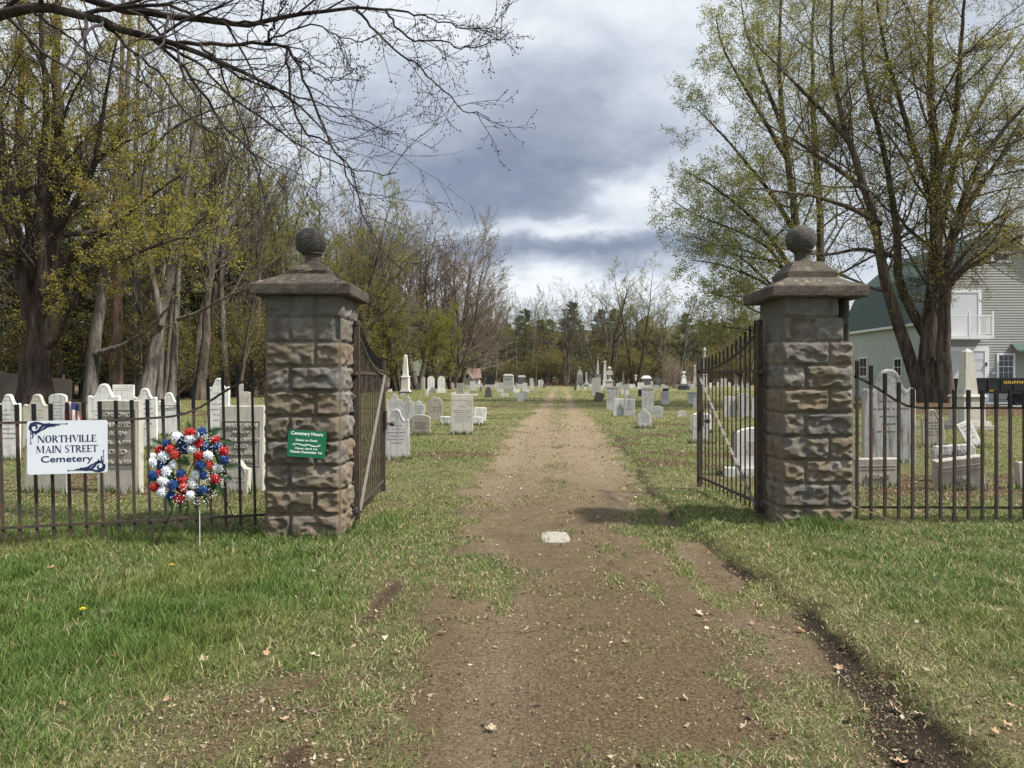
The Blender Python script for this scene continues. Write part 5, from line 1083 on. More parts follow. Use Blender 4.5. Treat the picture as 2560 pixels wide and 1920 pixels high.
for side, (xa, xb), nn in (('left', (968, 1335), 13), ('right', (1450, 1765), 17)):
    for i in range(nn):
        cx = xa + (xb - xa) * (i + .5 + rsS.uniform(-.3, .3)) / nn; by = rsS.uniform(963, 976); m_ = rsS.choice('wwgwgcd'); hh = (by - HY) * rsS.uniform(.40, .62)
        if i == 0: nth = 'leftmost'
        else: nth = ['', 'second', 'third', 'fourth', 'fifth', 'sixth', 'seventh', 'eighth', 'ninth', 'tenth', 'eleventh', 'twelfth', 'thirteenth', 'fourteenth', 'fifteenth', 'sixteenth', 'seventeenth'][i] + ' from the left'
        T(rsS.choice(['rect', 'seg', 'round', 'gable']), cx, by, rsS.uniform(.32, .5) * (by - HY), by - hh, m_, rsS.uniform(-4, 4), 'tiny rearmost headstone on the %s lawn, %s' % (side, nth), rows=0, thick=.15, group='tiny rearmost headstones, %s lawn' % side)
# ------------------------------------------------------------------ small flags and stone in the track
m_pole = plain('wood_stick', (.25, .2, .12)); m_fr = plain('flag_red', (.36, .03, .05)); m_fw = plain('flag_white', (.62, .60, .60)); m_fb = plain('flag_blue', (.03, .04, .12))
def flag(cx, by, top, label, s=1.0):
    x, Y, z = base_at(cx, by); root = empty('small_flag', (x, Y, z), (0, R(8), 0), label, 'flag', 'small flags stuck by graves'); H = Z(top, Y) - z
    MB().tube([(0, 0, -.05), (0, 0, H)], .006, 6).lathe([(.001, -.015), (.012, 0), (.001, .03)], 6, 0, (0, 0, H)).build('stick', m_pole, root)
    f = root; names = [('stripes', m_fw), ('stripes', m_fr)]
    b = [MB(), MB(), MB()]
    fw, fh = .30 * s, .46 * s
    for i in range(13):       # hanging cloth, stripes running down
        for j in range(8):
            x0, x1 = [-.06 * s + fw * (k_ / 13) - .04 * s * math.sin(k_ * .9) for k_ in (i, i + 1)]; sp = lambda x_, jj: (x_ * (1 + .25 * jj / 8) + .05 * s * jj / 8, -.03 + .03 * math.sin(x_ * 40 + jj * .3), H - .03 - fh * jj / 8 - .03 * abs(x_) * 3)
            k_ = 2 if (i >= 6 and j < 3) else i % 2
            b[k_].add([sp(x0, j), sp(x1, j), sp(x1, j + 1), sp(x0, j + 1)], [(0, 1, 2, 3)])
    b[0].build('red_stripes', m_fr, root); b[1].build('white_stripes', m_fw, root); b[2].build('canton', m_fb, root)
flag(160, 1100, 1000, 'small striped flag drooping behind the name sign'); flag(592, 1000, 968, 'tiny flag behind the left fence curve', .8); flag(1201, 982, 966, 'tiny flag left of the gothic stone', .5)
x, y = X(1388, 6.99), 6.99
rs = random.Random(3); ol = []
for i in range(26):
    a = 2 * math.pi * i / 26; sq = 1 / max(abs(math.cos(a)), abs(math.sin(a))) ** .75; ol.append((.135 * math.cos(a) * sq * rs.uniform(.93, 1.05), .235 * math.sin(a) * sq * rs.uniform(.95, 1.04)))
b = MB(); n = len(ol); vs = [(p[0] * s_, p[1] * s_, z_ + rs.uniform(-.004, .004)) for s_, z_ in ((1.02, -.05), (1, .004), (.95, .012), (.6, .016), (.3, .013)) for p in ol]
b.add(vs, [(i * n + j, i * n + (j + 1) % n, (i + 1) * n + (j + 1) % n, (i + 1) * n + j) for i in range(4) for j in range(n)] + [tuple(range(4 * n, 5 * n))])
tag(b.build('flat_stone', stone('pale_flat_stone', (.35, .32, .26), (.16, .13, .10), .9, scale=6, lichen=(.62, .60, .54), la=.5), None, (x, y, float(gz(x, y))), smooth=True), 'flat pale stone set flush in the middle of the dirt track', 'stone')
b = MB(); b.lathe([(.001, -.02), (.05, -.01), (.062, .015), (.045, .04), (.001, .05)], 14)
x, Y, z = base_at(275, 1537); o = b.build('half_buried_stone', SM['b'], None, (x, Y, z - .005), smooth=True); o.scale = (1.2, .8, .8); tag(o, 'grey half-buried stone in the long grass near the dandelion', 'stone')

# uncut grass standing against the feet of the nearer stones and the pillars
rg = np.random.RandomState(77); Vs_, Fs_, Cs_, n0 = [], [], [], 0
feet = [(r_.location.x, r_.location.y, .30, 90) for r_ in ALL if r_.location.y < 26] + [(PLX + s_ * .37, PLY + q_, .06, 60) for s_ in (1,) for q_ in (.1, .25, .4, .55)] + [(PLX - .3 + .15 * i, PLY - .04, .05, 26) for i in range(5)]
for fx, fy, sp_, cnt in feet:
    x = fx + rg.uniform(-1, 1, cnt) * sp_; y = fy - .07 + rg.uniform(-.5, .5, cnt) * .12; z = gz(x, y) - .005; hgt = rg.uniform(.04, .13, cnt); wd = .003 + .0006 * fy; lx = rg.randn(cnt) * .03; ly = rg.randn(cnt) * .02
    v = np.stack([np.stack([x - wd, y, z], -1), np.stack([x + wd, y, z], -1), np.stack([x + lx + wd * .2, y + ly, z + hgt], -1), np.stack([x + lx - wd * .2, y + ly, z + hgt], -1)], 1)
    Vs_.append(v.reshape(-1, 3)); Fs_.append(np.arange(4 * cnt).reshape(-1, 4) + n0); n0 += 4 * cnt
    c_ = np.array([.07, .12, .025]) * (.6 + .9 * rg.rand(cnt, 1)); c_[rg.rand(cnt) < .3] = (.32, .28, .15); Cs_.append(np.repeat(c_, 4, 0))
tag(link('grass_tufts', mesh_np('grass_tufts', np.concatenate(Vs_), np.concatenate(Fs_), m_grass, False, {'tint': np.concatenate(Cs_)})), kind='stuff', label='uncut grass against the feet of stones and pillars')
# ------------------------------------------------------------------ tree materials
def bark(name, c0, c1, sc=1.0):
    m, t, b = new_mat(name); P = t.coord('Object'); n1 = t.noise(t.mapping(P, (6, 6, .7)), 3.0 * sc, 6, 0.75, .8); n2 = t.noise(t.mapping(P, (2.2, 2.2, .35)), 1.6, 5, .7)
    c = t.mix(t.ramp(n1, [(0.36, 0.0), (0.64, 1.0)]), c0, c1); c = t.mix(t.ramp(n2, [(0.48, 0), (0.62, .6)]), c, tuple(x * 1.6 for x in c1)); c = t.mix(t.ramp(n2, [(0.36, .8), (0.46, 0)]), c, c0)
    t.link(c, b.inputs['Base Color']); b.inputs['Roughness'].default_value = 0.95; b.inputs['Specular IOR Level'].default_value = 0.1
    t.link(t.bump(n1, 0.9, 0.05), b.inputs['Normal']); return m
m_bark = bark('maple_bark', (0.026, 0.021, 0.017), (0.115, 0.095, 0.076)); m_barkd = bark('dark_bark', (0.024, 0.019, 0.017), (0.075, 0.058, 0.050)); m_barkg = bark('grey_bark', (0.040, 0.035, 0.031), (0.165, 0.148, 0.13))
m_twig = plain('twig_grey', (0.075, 0.062, 0.052), 0.9, var=.3, scale=1); m_twigd = plain('twig_dark', (0.040, 0.032, 0.031), 0.9, var=.3, scale=2); m_twigr = plain('twig_russet', (0.155, 0.122, 0.098), 0.9, var=.3, scale=1)
def leafmat(name):
    m, t, b = new_mat(name); a = t.attr('tint'); t.link(a, b.inputs['Base Color']); b.inputs['Roughness'].default_value = 0.6
    tr = t.node('ShaderNodeBsdfTranslucent'); t.link(a, tr.inputs[0]); mx = t.node('ShaderNodeMixShader'); mx.inputs[0].default_value = 0.5
    t.link(b.outputs[0], mx.inputs[1]); t.link(tr.outputs[0], mx.inputs[2]); t.link(mx.outputs[0], t.n['Material Output'].inputs[0]); return m
m_leaf = leafmat('spring_leaves')
# ------------------------------------------------------------------ branch growing
def unit(v): return v / np.maximum(np.linalg.norm(v, axis=-1, keepdims=True), 1e-9)
def tube_arrays(P, Rr, k):
    B, n, _ = P.shape; T = np.gradient(P, axis=1); T = unit(T); mean = unit(P[:, -1] - P[:, 0])
    ref = np.where(np.abs(mean[:, 2:3]) > .85, np.array([[1.0, 0.1, 0]]), np.array([[0, 0, 1.0]]))[:, None, :]
    U = unit(np.cross(T, ref)); W = np.cross(T, U); a = np.arange(k) * 2 * math.pi / k
    V = P[:, :, None] + (U[:, :, None] * np.cos(a)[None, None, :, None] + W[:, :, None] * np.sin(a)[None, None, :, None]) * Rr[:, :, None, None]
    idx = np.arange(B * n * k).reshape(B, n, k); i2 = np.roll(idx, -1, 2)
    F = np.stack([idx[:, :-1], i2[:, :-1], i2[:, 1:], idx[:, 1:]], -1).reshape(-1, 4)
    return V.reshape(-1, 3), F
def tube_mesh(name, groups, mat, smooth=True):
    Vs, Fs, off = [], [], 0
    for P, Rr, k in groups:
        if len(P) == 0: continue
        v, f = tube_arrays(P, Rr, k); Vs.append(v); Fs.append(f + off); off += len(v)
    return mesh_np(name, np.concatenate(Vs), np.concatenate(Fs), mat, smooth)
def extend(start, dirs, L, r, n, curl, trop, rg, end=.35):
    B = len(start); P = np.empty((B, n, 3)); P[:, 0] = start; d = unit(dirs)
    for i in range(1, n):
        d = unit(d + rg.randn(B, 3) * curl + np.array([0, 0, 1.0]) * trop); P[:, i] = P[:, i - 1] + d * (L / (n - 1))[:, None]
    Rr = r[:, None] * np.linspace(1, end, n)[None]; return P, Rr
def sprout(P, Rr, per, t0, ang, lr, rr, rg, t1=1.0, asp=.25, lshape=.55, minr=0):
    B, n, _ = P.shape; L = np.linalg.norm(np.diff(P, axis=1), axis=-1).sum(1)
    t = t0 + (t1 - t0) * (np.arange(per)[None] + rg.rand(B, per)) / per; f = t * (n - 1); i = np.minimum(f.astype(int), n - 2); fr = (f - i)[..., None]
    bi = np.arange(B)[:, None]; pos = P[bi, i] * (1 - fr) + P[bi, i + 1] * fr; tan = unit(P[bi, i + 1] - P[bi, i]); ra = Rr[bi, i] * (1 - fr[..., 0]) + Rr[bi, i + 1] * fr[..., 0]
    rnd = rg.randn(B, per, 3); perp = unit(rnd - (rnd * tan).sum(-1, keepdims=True) * tan); a = R(ang) * (1 + asp * rg.randn(B, per))[..., None]
    d = tan * np.cos(a) + perp * np.sin(a)
    Lc = L[:, None] * lr * (1 - lshape * t) * (0.7 + .6 * rg.rand(B, per)); rc = np.maximum(ra * rr, minr)
    return pos.reshape(-1, 3), d.reshape(-1, 3), Lc.reshape(-1), rc.reshape(-1)
def grow(P, Rr, levels, rg, k0=9):
    """P,Rr: stems as point lists; levels: dicts. returns tube groups and leaf anchors"""
    groups = [(P, Rr, k0)]; anchors = []
    for lv in levels:
        s, d, L, r = sprout(P, Rr, lv['per'], lv.get('t0', .25), lv['ang'], lv['lr'], lv['rr'], rg, lv.get('t1', 1.0), lv.get('asp', .25), lv.get('ls', .55), lv.get('minr', .004))
        if 'ref' in lv:          # short limbs carry fewer shoots
            LP = np.linalg.norm(np.diff(P, axis=1), axis=-1).sum(1); kp = rg.rand(len(s)) < np.clip(np.repeat(LP, lv['per']) / lv['ref'], .25, 1); s, d, L, r = s[kp], d[kp], L[kp], r[kp]
        if 'keep' in lv: kp = rg.rand(len(s)) < lv['keep']; s, d, L, r = s[kp], d[kp], L[kp], r[kp]
        if 'flat' in lv: d[:, 2] *= lv['flat']
        if 'cap' in lv: L = np.minimum(L, lv['cap'])
        P, Rr = extend(s, d, L, r, lv.get('n', 5), lv.get('curl', .15), lv.get('trop', .05), rg, lv.get('end', .3)); groups.append((P, Rr, lv.get('k', 3)))
        if lv.get('leaf'): anchors.append(P[:, -lv['leaf']:].reshape(-1, 3))
    return groups, (np.concatenate(anchors) if anchors else np.zeros((0, 3)))
def leaf_mesh(name, A, per, spread, size, cols, rg, hang=0.0, asp=.7):
    A = np.repeat(A, per, 0); n = len(A); c0 = A + rg.randn(n, 3) * spread; c0[:, 2] -= hang * rg.rand(n)
    u = unit(rg.randn(n, 3)); v = unit(np.cross(u, rg.randn(n, 3))); s = size * (.6 + .8 * rg.rand(n))[:, None]
    V = np.stack([c0 - u * s, c0 - v * s * asp, c0 + u * s, c0 + v * s * asp], 1)
    clump = fbm(A[:, 0] * .5 + A[:, 1] * .3, A[:, 2] * .5, 2, 5)[:, None]; cols = np.array(cols); k = np.clip((rg.rand(n) * .6 + clump[:, 0] * .7 - .15) * len(cols), 0, len(cols) - 1).astype(int)
    c = cols[k] * (.7 + .6 * rg.rand(n, 1))
    return mesh_np(name, V.reshape(-1, 3), np.arange(4 * n).reshape(-1, 4), m_leaf, False, {'tint': np.repeat(c, 4, 0)})
def resample(pts, n):
    pts = np.array(pts, float); d = np.concatenate([[0], np.cumsum(np.linalg.norm(np.diff(pts, axis=0), axis=1))]); u = np.linspace(0, d[-1], n)
    q = np.stack([np.interp(u, d, pts[:, i]) for i in range(3)], -1)
    for _ in range(2): q[1:-1] = .25 * q[:-2] + .5 * q[1:-1] + .25 * q[2:]
    return q
def stems_from(traces, n=16, seed=0):
    """traces: (list of (px,py) of the photograph, depth at start, depth at end, r0, r1)"""
    rg = np.random.RandomState(seed); Ps, Rs = [], []
    for pts, ya, yb, r0, r1 in traces:
        m = len(pts); q = resample([pt(p[0], p[1], ya + (yb - ya) * i / (m - 1)) for i, p in enumerate(pts)], n)
        q[1:-1] += rg.randn(n - 2, 3) * r0 * .06; Ps.append(q); Rs.append(r0 + (r1 - r0) * np.linspace(0, 1, n) ** .8)
    return np.array(Ps), np.array(Rs)
def flare(Rr, which, amt=.35): 
    for i in which: Rr[i] *= 1 + amt * np.exp(-np.arange(Rr.shape[1]) * 1.1)
def shift(groups, o): return [(P - o, Rr, k) for P, Rr, k in groups]
def hero(name, traces, levels, seed, label, cat, mat, tmat, leaf, flares=(0,), group=None, nmain=None, k0=12):
    P, Rr = stems_from(traces, 18, seed); flare(Rr, flares); rg = np.random.RandomState(seed)
    gr, an = grow(P, Rr, levels, rg, k0); o = P[0, 0].copy(); o[2] = float(gz(o[0], o[1]))
    P0 = P.copy()
    root = empty(name, tuple(o), label=label, cat=cat, group=group)
    link('trunk', tube_mesh('trunk', shift(gr[:1], o), mat), root)
    link('branches', tube_mesh('branches', shift(gr[1:], o), tmat), root)
    if leaf: link('foliage', leaf_mesh('foliage', an - o, *leaf, rg=rg), root)
    print(name, sum(len(g[0]) for g in gr), 'branches', len(an) * (leaf[0] if leaf else 0), 'leaves'); return root
YG = [(0.165, 0.170, 0.030), (0.26, 0.24, 0.042), (0.35, 0.29, 0.06), (0.22, 0.16, 0.05)]
OLV = [(0.15, 0.17, 0.033), (0.22, 0.22, 0.042), (0.29, 0.25, 0.06), (0.19, 0.13, 0.045)]
LTG = [(0.18, 0.21, 0.045), (0.27, 0.29, 0.085), (0.35, 0.33, 0.12)]
# ------------------------------------------------------------------ big maple on the right, in front of the barn
traces = [([(2322, 1022), (2318, 930), (2325, 800), (2340, 650), (2345, 520), (2338, 420), (2328, 250), (2325, 100), (2330, -60)], 38, 39, .50, .09),
          ([(2362, 1022), (2360, 930), (2358, 800), (2366, 680), (2385, 560), (2420, 460), (2465, 380), (2520, 300), (2600, 230)], 37.6, 36, .42, .06),
          ([(2310, 1000), (2280, 900), (2240, 800), (2205, 690), (2198, 600), (2180, 520), (2145, 411), (2100, 294), (2078, 180), (2075, 40), (2085, -60)], 38, 37, .37, .05),
          ([(2315, 840), (2285, 785), (2250, 745), (2238, 680), (2245, 580), (2225, 450), (2200, 330), (2160, 200), (2150, 60), (2160, -60)], 38.2, 41, .27, .04),
          ([(2344, 560), (2310, 440), (2280, 360), (2250, 250), (2212, 130), (2190, 0), (2180, -80)], 38.8, 36, .22, .04),
          ([(2352, 560), (2370, 470), (2390, 380), (2440, 280), (2490, 190), (2560, 90)], 38.5, 41, .22, .04),
          ([(2372, 620), (2410, 530), (2465, 441), (2530, 360), (2620, 270)], 37.4, 39, .24, .04),
          ([(2370, 720), (2412, 670), (2470, 640), (2530, 600), (2620, 560)], 37.3, 34, .15, .03),
          ([(2200, 560), (2130, 520), (2040, 490), (1960, 480), (1870, 470)], 37.5, 34, .16, .03), ([(2170, 480), (2090, 420), (2000, 360), (1900, 300)], 37.2, 40, .16, .03),
          ([(2120, 350), (2040, 260), (1960, 180), (1880, 100)], 37, 34, .15, .03), ([(2230, 640), (2150, 620), (2060, 640), (1950, 620)], 38, 36, .13, .03), ([(2345, 430), (2390, 300), (2400, 150), (2410, 0), (2420, -60)], 38.6, 37, .22, .05), ([(2365, 690), (2420, 620), (2500, 560), (2580, 480)], 37.2, 40, .14, .03)]
LV = [dict(per=19, ref=13, t0=.24, ang=50, lr=.36, rr=.32, n=8, curl=.15, trop=.03, k=5, ls=.4), dict(per=10, ref=4.2, t0=.12, ang=54, lr=.50, rr=.52, n=6, curl=.18, trop=.015, k=3, minr=.011),
      dict(per=8, ref=1.7, t0=.12, ang=56, lr=.5, rr=.55, n=4, curl=.18, trop=.0, k=3, minr=.007), dict(per=3, t0=.2, ang=45, lr=.5, rr=.6, n=3, curl=.15, k=3, minr=.0055, leaf=2, cap=.9)]
hero('maple_tree', traces, LV, 21, 'huge multi-stemmed budding maple in front of the grey barn', 'tree', m_bark, m_twig, (2, .11, .040, OLV), flares=(0, 1))
# second maple, lighter, leaning out over the sky
traces = [([(2010, 985), (2008, 850), (2005, 720), (1995, 600), (1980, 480), (1960, 330), (1945, 180), (1950, 40), (1955, -60)], 47, 46, .42, .06),
          ([(2035, 985), (2040, 850), (2050, 700), (2055, 560), (2040, 420), (2030, 250), (2030, 60), (2040, -60)], 47.5, 50, .38, .06),
          ([(2004, 720), (1960, 640), (1900, 560), (1830, 500), (1760, 450), (1700, 420)], 47, 44, .20, .03), ([(1998, 600), (1940, 500), (1870, 410), (1800, 330), (1740, 270)], 46.6, 49, .20, .03),
          ([(1970, 400), (1910, 300), (1850, 200), (1800, 110), (1790, 40)], 46.3, 44, .18, .03), ([(1960, 330), (1900, 180), (1860, 60), (1850, -20)], 46.3, 48, .16, .03),
          ([(2008, 800), (1950, 730), (1880, 690), (1800, 660), (1730, 650)], 47, 43, .16, .03), ([(2005, 760), (1930, 620), (1830, 570), (1740, 540), (1680, 500)], 47, 50, .16, .03), ([(2008, 860), (1960, 800), (1890, 780), (1820, 740), (1750, 730)], 47, 46, .12, .02), ([(2008, 900), (1950, 850), (1880, 825), (1800, 815), (1735, 800)], 47, 43, .11, .02), ([(2006, 820), (1940, 720), (1850, 640), (1770, 600), (1715, 590)], 47, 45, .13, .02), ([(2003, 700), (1900, 640), (1820, 610), (1740, 620)], 46.8, 48, .12, .02)]
hero('maple_tree', traces, [dict(LV[0], per=19, lr=.38), dict(LV[1], per=9), dict(LV[2], per=8), dict(LV[3], per=3)], 33, 'lighter green maple fanning out over the sky behind the right pillar', 'tree', m_bark, m_twig, (2, .12, .048, LTG), flares=(0, 1))
# ------------------------------------------------------------------ big old maple on the far left
traces = [([(88, 1030), (88, 950), (92, 850), (105, 740), (125, 650), (138, 540), (141, 400), (146, 250), (141, 80), (145, -60)], 42, 42, .84, .10),
          ([(80, 800), (60, 700), (30, 560), (10, 420), (-20, 250), (-40, 60)], 42, 40, .5, .08), ([(95, 760), (85, 640), (70, 500), (40, 380), (55, 220), (50, 60), (55, -60)], 42.5, 45, .42, .08),
          ([(110, 740), (100, 640), (102, 520), (108, 380), (118, 250), (100, 100), (105, -40)], 41.5, 38, .36, .07),
          ([(120, 730), (170, 640), (250, 590), (330, 530), (400, 470), (450, 440)], 41.5, 38, .26, .04), ([(110, 780), (180, 690), (260, 655), (330, 640), (420, 600), (500, 590)], 41.5, 36, .22, .03),
          ([(135, 560), (175, 470), (200, 380), (250, 300), (310, 240)], 42, 45, .28, .05), ([(130, 600), (190, 500), (240, 420), (250, 330), (270, 200), (300, 60)], 42, 39, .24, .04), ([(120, 870), (150, 840), (170, 780), (200, 720), (260, 690)], 41.3, 38, .18, .03), ([(90, 700), (20, 640), (-60, 600)], 42, 39, .25, .05)]
hero('maple_tree', traces, [dict(LV[0], per=15, lr=.36), dict(LV[1], per=9), dict(LV[2], per=6), dict(LV[3], per=3)], 44, 'thick old maple with yellow-green buds left of the shouldered tablets', 'tree', m_barkd, m_twigd, (3, .10, .046, YG), flares=(0,))
# ------------------------------------------------------------------ row of trunks at the edge of the left wood
def trunk_tree(tr, y, r, label, seed, mat=None, leaf=None, ex=(), lv0=12):
    traces = [(tr, y, y + 1, r, r * .18)] + [(e, y, y - 2, r * .5, .03) for e in ex]
    hero('woodland_tree', traces, [dict(LV[0], per=lv0, t0=.38, lr=.26), dict(LV[1], per=7), dict(LV[2], per=6), dict(LV[3], per=2, keep=.8)], seed, label, 'tree', mat or m_barkg, m_twig, leaf, group='tall trunks at the edge of the left wood', k0=9)
trunk_tree([(226, 1020), (232, 900), (248, 780), (262, 660), (285, 540), (300, 400), (318, 250), (325, 100), (330, -60)], 46, .42, 'leaning grey trunk first right of the old maple with a long low limb', 51, leaf=(1, .1, .055, YG), ex=[[(236, 885), (300, 868), (350, 840), (400, 795), (440, 745), (480, 690)]])
trunk_tree([(289, 1015), (291, 900), (292, 780), (294, 650), (296, 500), (300, 330), (305, 150), (308, -60)], 48, .42, 'straight reddish-brown trunk between two greyer leaning ones', 52, mat=bark('reddish_bark', (.06, .04, .03), (.19, .135, .10)), leaf=(1, .1, .055, YG))
trunk_tree([(341, 1015), (345, 900), (344, 780), (338, 660), (335, 520), (340, 380), (345, 200), (350, -60)], 50, .33, 'slim grey trunk right of the reddish one', 53)
trunk_tree([(362, 1015), (375, 930), (395, 850), (408, 770), (430, 650), (460, 520), (480, 380), (500, 240)], 46, .48, 'stout pale trunk leaning to the right above the wreath', 54, leaf=(2, .12, .058, YG), ex=[[(402, 815), (385, 700), (352, 560), (360, 390), (420, 320), (500, 282), (600, 255), (660, 235)]])
trunk_tree([(397, 1012), (402, 900), (405, 780), (412, 600), (420, 400), (425, 180)], 49, .24, 'thin straight trunk touching the stout leaning one', 55)
trunk_tree([(414, 1012), (420, 900), (430, 800), (440, 690), (446, 520), (455, 300), (460, 100)], 50, .25, 'first of two slim trunks left of the fence curve', 56)
trunk_tree([(427, 1010), (436, 900), (442, 780), (447, 640), (470, 480), (480, 300)], 47, .28, 'pale slim trunk nearest the fence curve with a limb reaching right', 57, ex=[[(444, 800), (500, 780), (560, 745), (620, 720), (700, 690)]])
trunk_tree([(498, 1005), (505, 920), (518, 850), (515, 760), (520, 640), (540, 480), (545, 330)], 53, .42, 'short dark trunk with a bulge beside the green-signed pillar', 58, mat=m_bark, leaf=(2, .12, .058, YG))
# ------------------------------------------------------------------ bare limbs hanging in from a tree just outside the left edge
m_bud = plain('dark_bud', (.030, .018, .018), .8)
tz = lambda l: [(x / 1.7015, y / 1.7015) for x, y in l]
traces = [([(-420, 1100), (-420, 800), (-400, 500), (-380, 200), (-360, -200), (-350, -700)], 8.8, 8.8, .30, .16),
          ([(-390, 330), (-200, 130), (0, 30), (70, 9), (147, 15), (235, 50), (294, 73), (376, 94), (447, 112), (517, 135), (590, 180), (690, 215), (760, 262), (815, 330), (850, 372)], 8.8, 6.8, .10, .004),
          ([(-380, 150), (-100, -20), (150, -30), (341, 35), (447, 41), (547, 58), (617, 62), (705, 47), (793, 29), (893, 23), (964, 23)], 8.8, 6.9, .085, .012),
          (tz([(750, 160), (930, 165), (1060, 165), (1180, 180), (1240, 190), (1290, 290), (1310, 400), (1380, 550), (1450, 680), (1500, 800)]), 7.7, 7.2, .024, .007),
          (tz([(1640, 40), (1680, 100), (1760, 180), (1900, 180), (1960, 200), (2060, 200), (2155, 150)]), 6.9, 6.6, .012, .004),
          (tz([(1520, 40), (1600, 130), (1680, 220), (1800, 290), (1880, 380), (1950, 470), (2075, 500)]), 7.0, 6.4, .013, .004),
          (tz([(1700, -60), (1790, 0), (1870, 50), (1960, 105), (2060, 125), (2130, 120)]), 7.2, 6.6, .011, .004),
          (tz([(600, 130), (720, 220), (800, 330), (900, 460), (960, 560), (1100, 660), (1110, 800), (1105, 950), (1110, 1080), (1100, 1180)]), 7.9, 6.6, .022, .004),
          (tz([(850, 180), (960, 300), (1100, 370), (1260, 400), (1350, 440), (1480, 490), (1560, 505)]), 7.6, 6.7, .017, .004),
          (tz([(1240, 190), (1300, 250), (1400, 350), (1480, 320), (1500, 300)]), 7.3, 6.9, .010, .004), (tz([(700, 170), (860, 240), (960, 380), (1060, 450), (1200, 560), (1320, 660), (1500, 720), (1620, 740), (1680, 740)]), 7.7, 6.6, .018, .004),
          (tz([(1180, 180), (1200, 300), (1210, 450), (1290, 570), (1400, 600), (1480, 700), (1540, 900), (1600, 1050), (1720, 1150)]), 7.3, 6.4, .014, .004), (tz([(450, 90), (560, 200), (700, 320), (800, 500), (900, 560), (1000, 700)]), 8.2, 7.4, .020, .004),
          (tz([(1080, 100), (1300, 60), (1420, 130), (1560, 190), (1620, 130)]), 7.3, 6.8, .011, .004), (tz([(200, 20), (420, 10), (640, 0), (820, 60), (1000, 90), (1130, 100)]), 8.0, 7.2, .028, .010), (tz([(100, 60), (260, 160), (420, 260), (560, 320), (700, 420)]), 8.3, 7.6, .018, .004),
          (tz([(1100, 170), (1150, 110), (1200, 20), (1230, -60)]), 7.4, 7.2, .014, .006)]
pre = [np.array([pt(*q, traces[j][1] + (traces[j][2] - traces[j][1]) * i / (len(traces[j][0]) - 1)) for i, q in enumerate(traces[j][0])]) for j in range(len(traces))]
P, Rr = stems_from(traces, 22, 61); rg = np.random.RandomState(61)
for j in range(1, len(P)):           # every limb starts on the one that carries it
    cand = P[:1] if j < 3 else P[1:j]; rr_ = Rr[:1] if j < 3 else Rr[1:j]; d_ = np.linalg.norm(cand - P[j, 0], axis=-1) + (rr_ < Rr[j, 0] * .8) * 5; k_ = np.unravel_index(d_.argmin(), d_.shape)
    off_ = cand[k_] - P[j, 0]; P[j] += off_[None] * np.linspace(1, 0, 22)[:, None] ** 2
kinkA = rg.randn(*P.shape) * .012; kinkA[:, 0] = 0; kinkA[0] *= 3; P = P + kinkA
lim = P[1:], Rr[1:]
lvB = [dict(per=12, t0=.18, ang=42, lr=.36, rr=.5, n=9, curl=.13, trop=-.01, k=5, ls=.3, minr=.0038, cap=1.7), dict(per=5, t0=.15, ang=42, lr=.48, rr=.62, n=7, curl=.15, trop=.03, k=4, minr=.0028), dict(per=2, t0=.2, ang=45, lr=.4, rr=.6, n=4, curl=.15, trop=.08, k=3, minr=.0022, leaf=1, cap=.28)]
gr, an = grow(lim[0], lim[1], lvB, rg, 7); o = np.array([P[0, 0, 0], P[0, 0, 1], 0.0])
root = empty('overhanging_tree', tuple(o), label='bare tree at the left edge whose dark limbs hang across the upper sky', cat='tree')
link('trunk', tube_mesh('trunk', [(P[:1] - o, Rr[:1], 14)], m_barkd), root); link('limbs', tube_mesh('limbs', [(gr[0][0] - o, gr[0][1], 7)], m_barkd), root)
link('twigs', tube_mesh('twigs', shift(gr[1:], o), m_twigd), root)
tips = np.concatenate([g[0][:, -1] for g in gr[1:]] + [gr[0][0][:, -1]]); tips2 = np.concatenate([g[0][:, g[0].shape[1] // 2] for g in gr[1:3]])
A = np.concatenate([tips, tips2]) - o; oc = np.array([(1, 0, 0), (0, 1, 0), (-1, 0, 0), (0, -1, 0), (0, 0, 1.6), (0, 0, -1.2)]) * .0062
Vb = (A[:, None] + oc[None] * (.6 + .6 * rg.rand(len(A), 1, 1))).reshape(-1, 3); tri = np.array([[0, 1, 4], [1, 2, 4], [2, 3, 4], [3, 0, 4], [1, 0, 5], [2, 1, 5], [3, 2, 5], [0, 3, 5]])
link('buds', mesh_np('buds', Vb, (tri[None] + 6 * np.arange(len(A))[:, None, None]).reshape(-1, 3), m_bud), root)
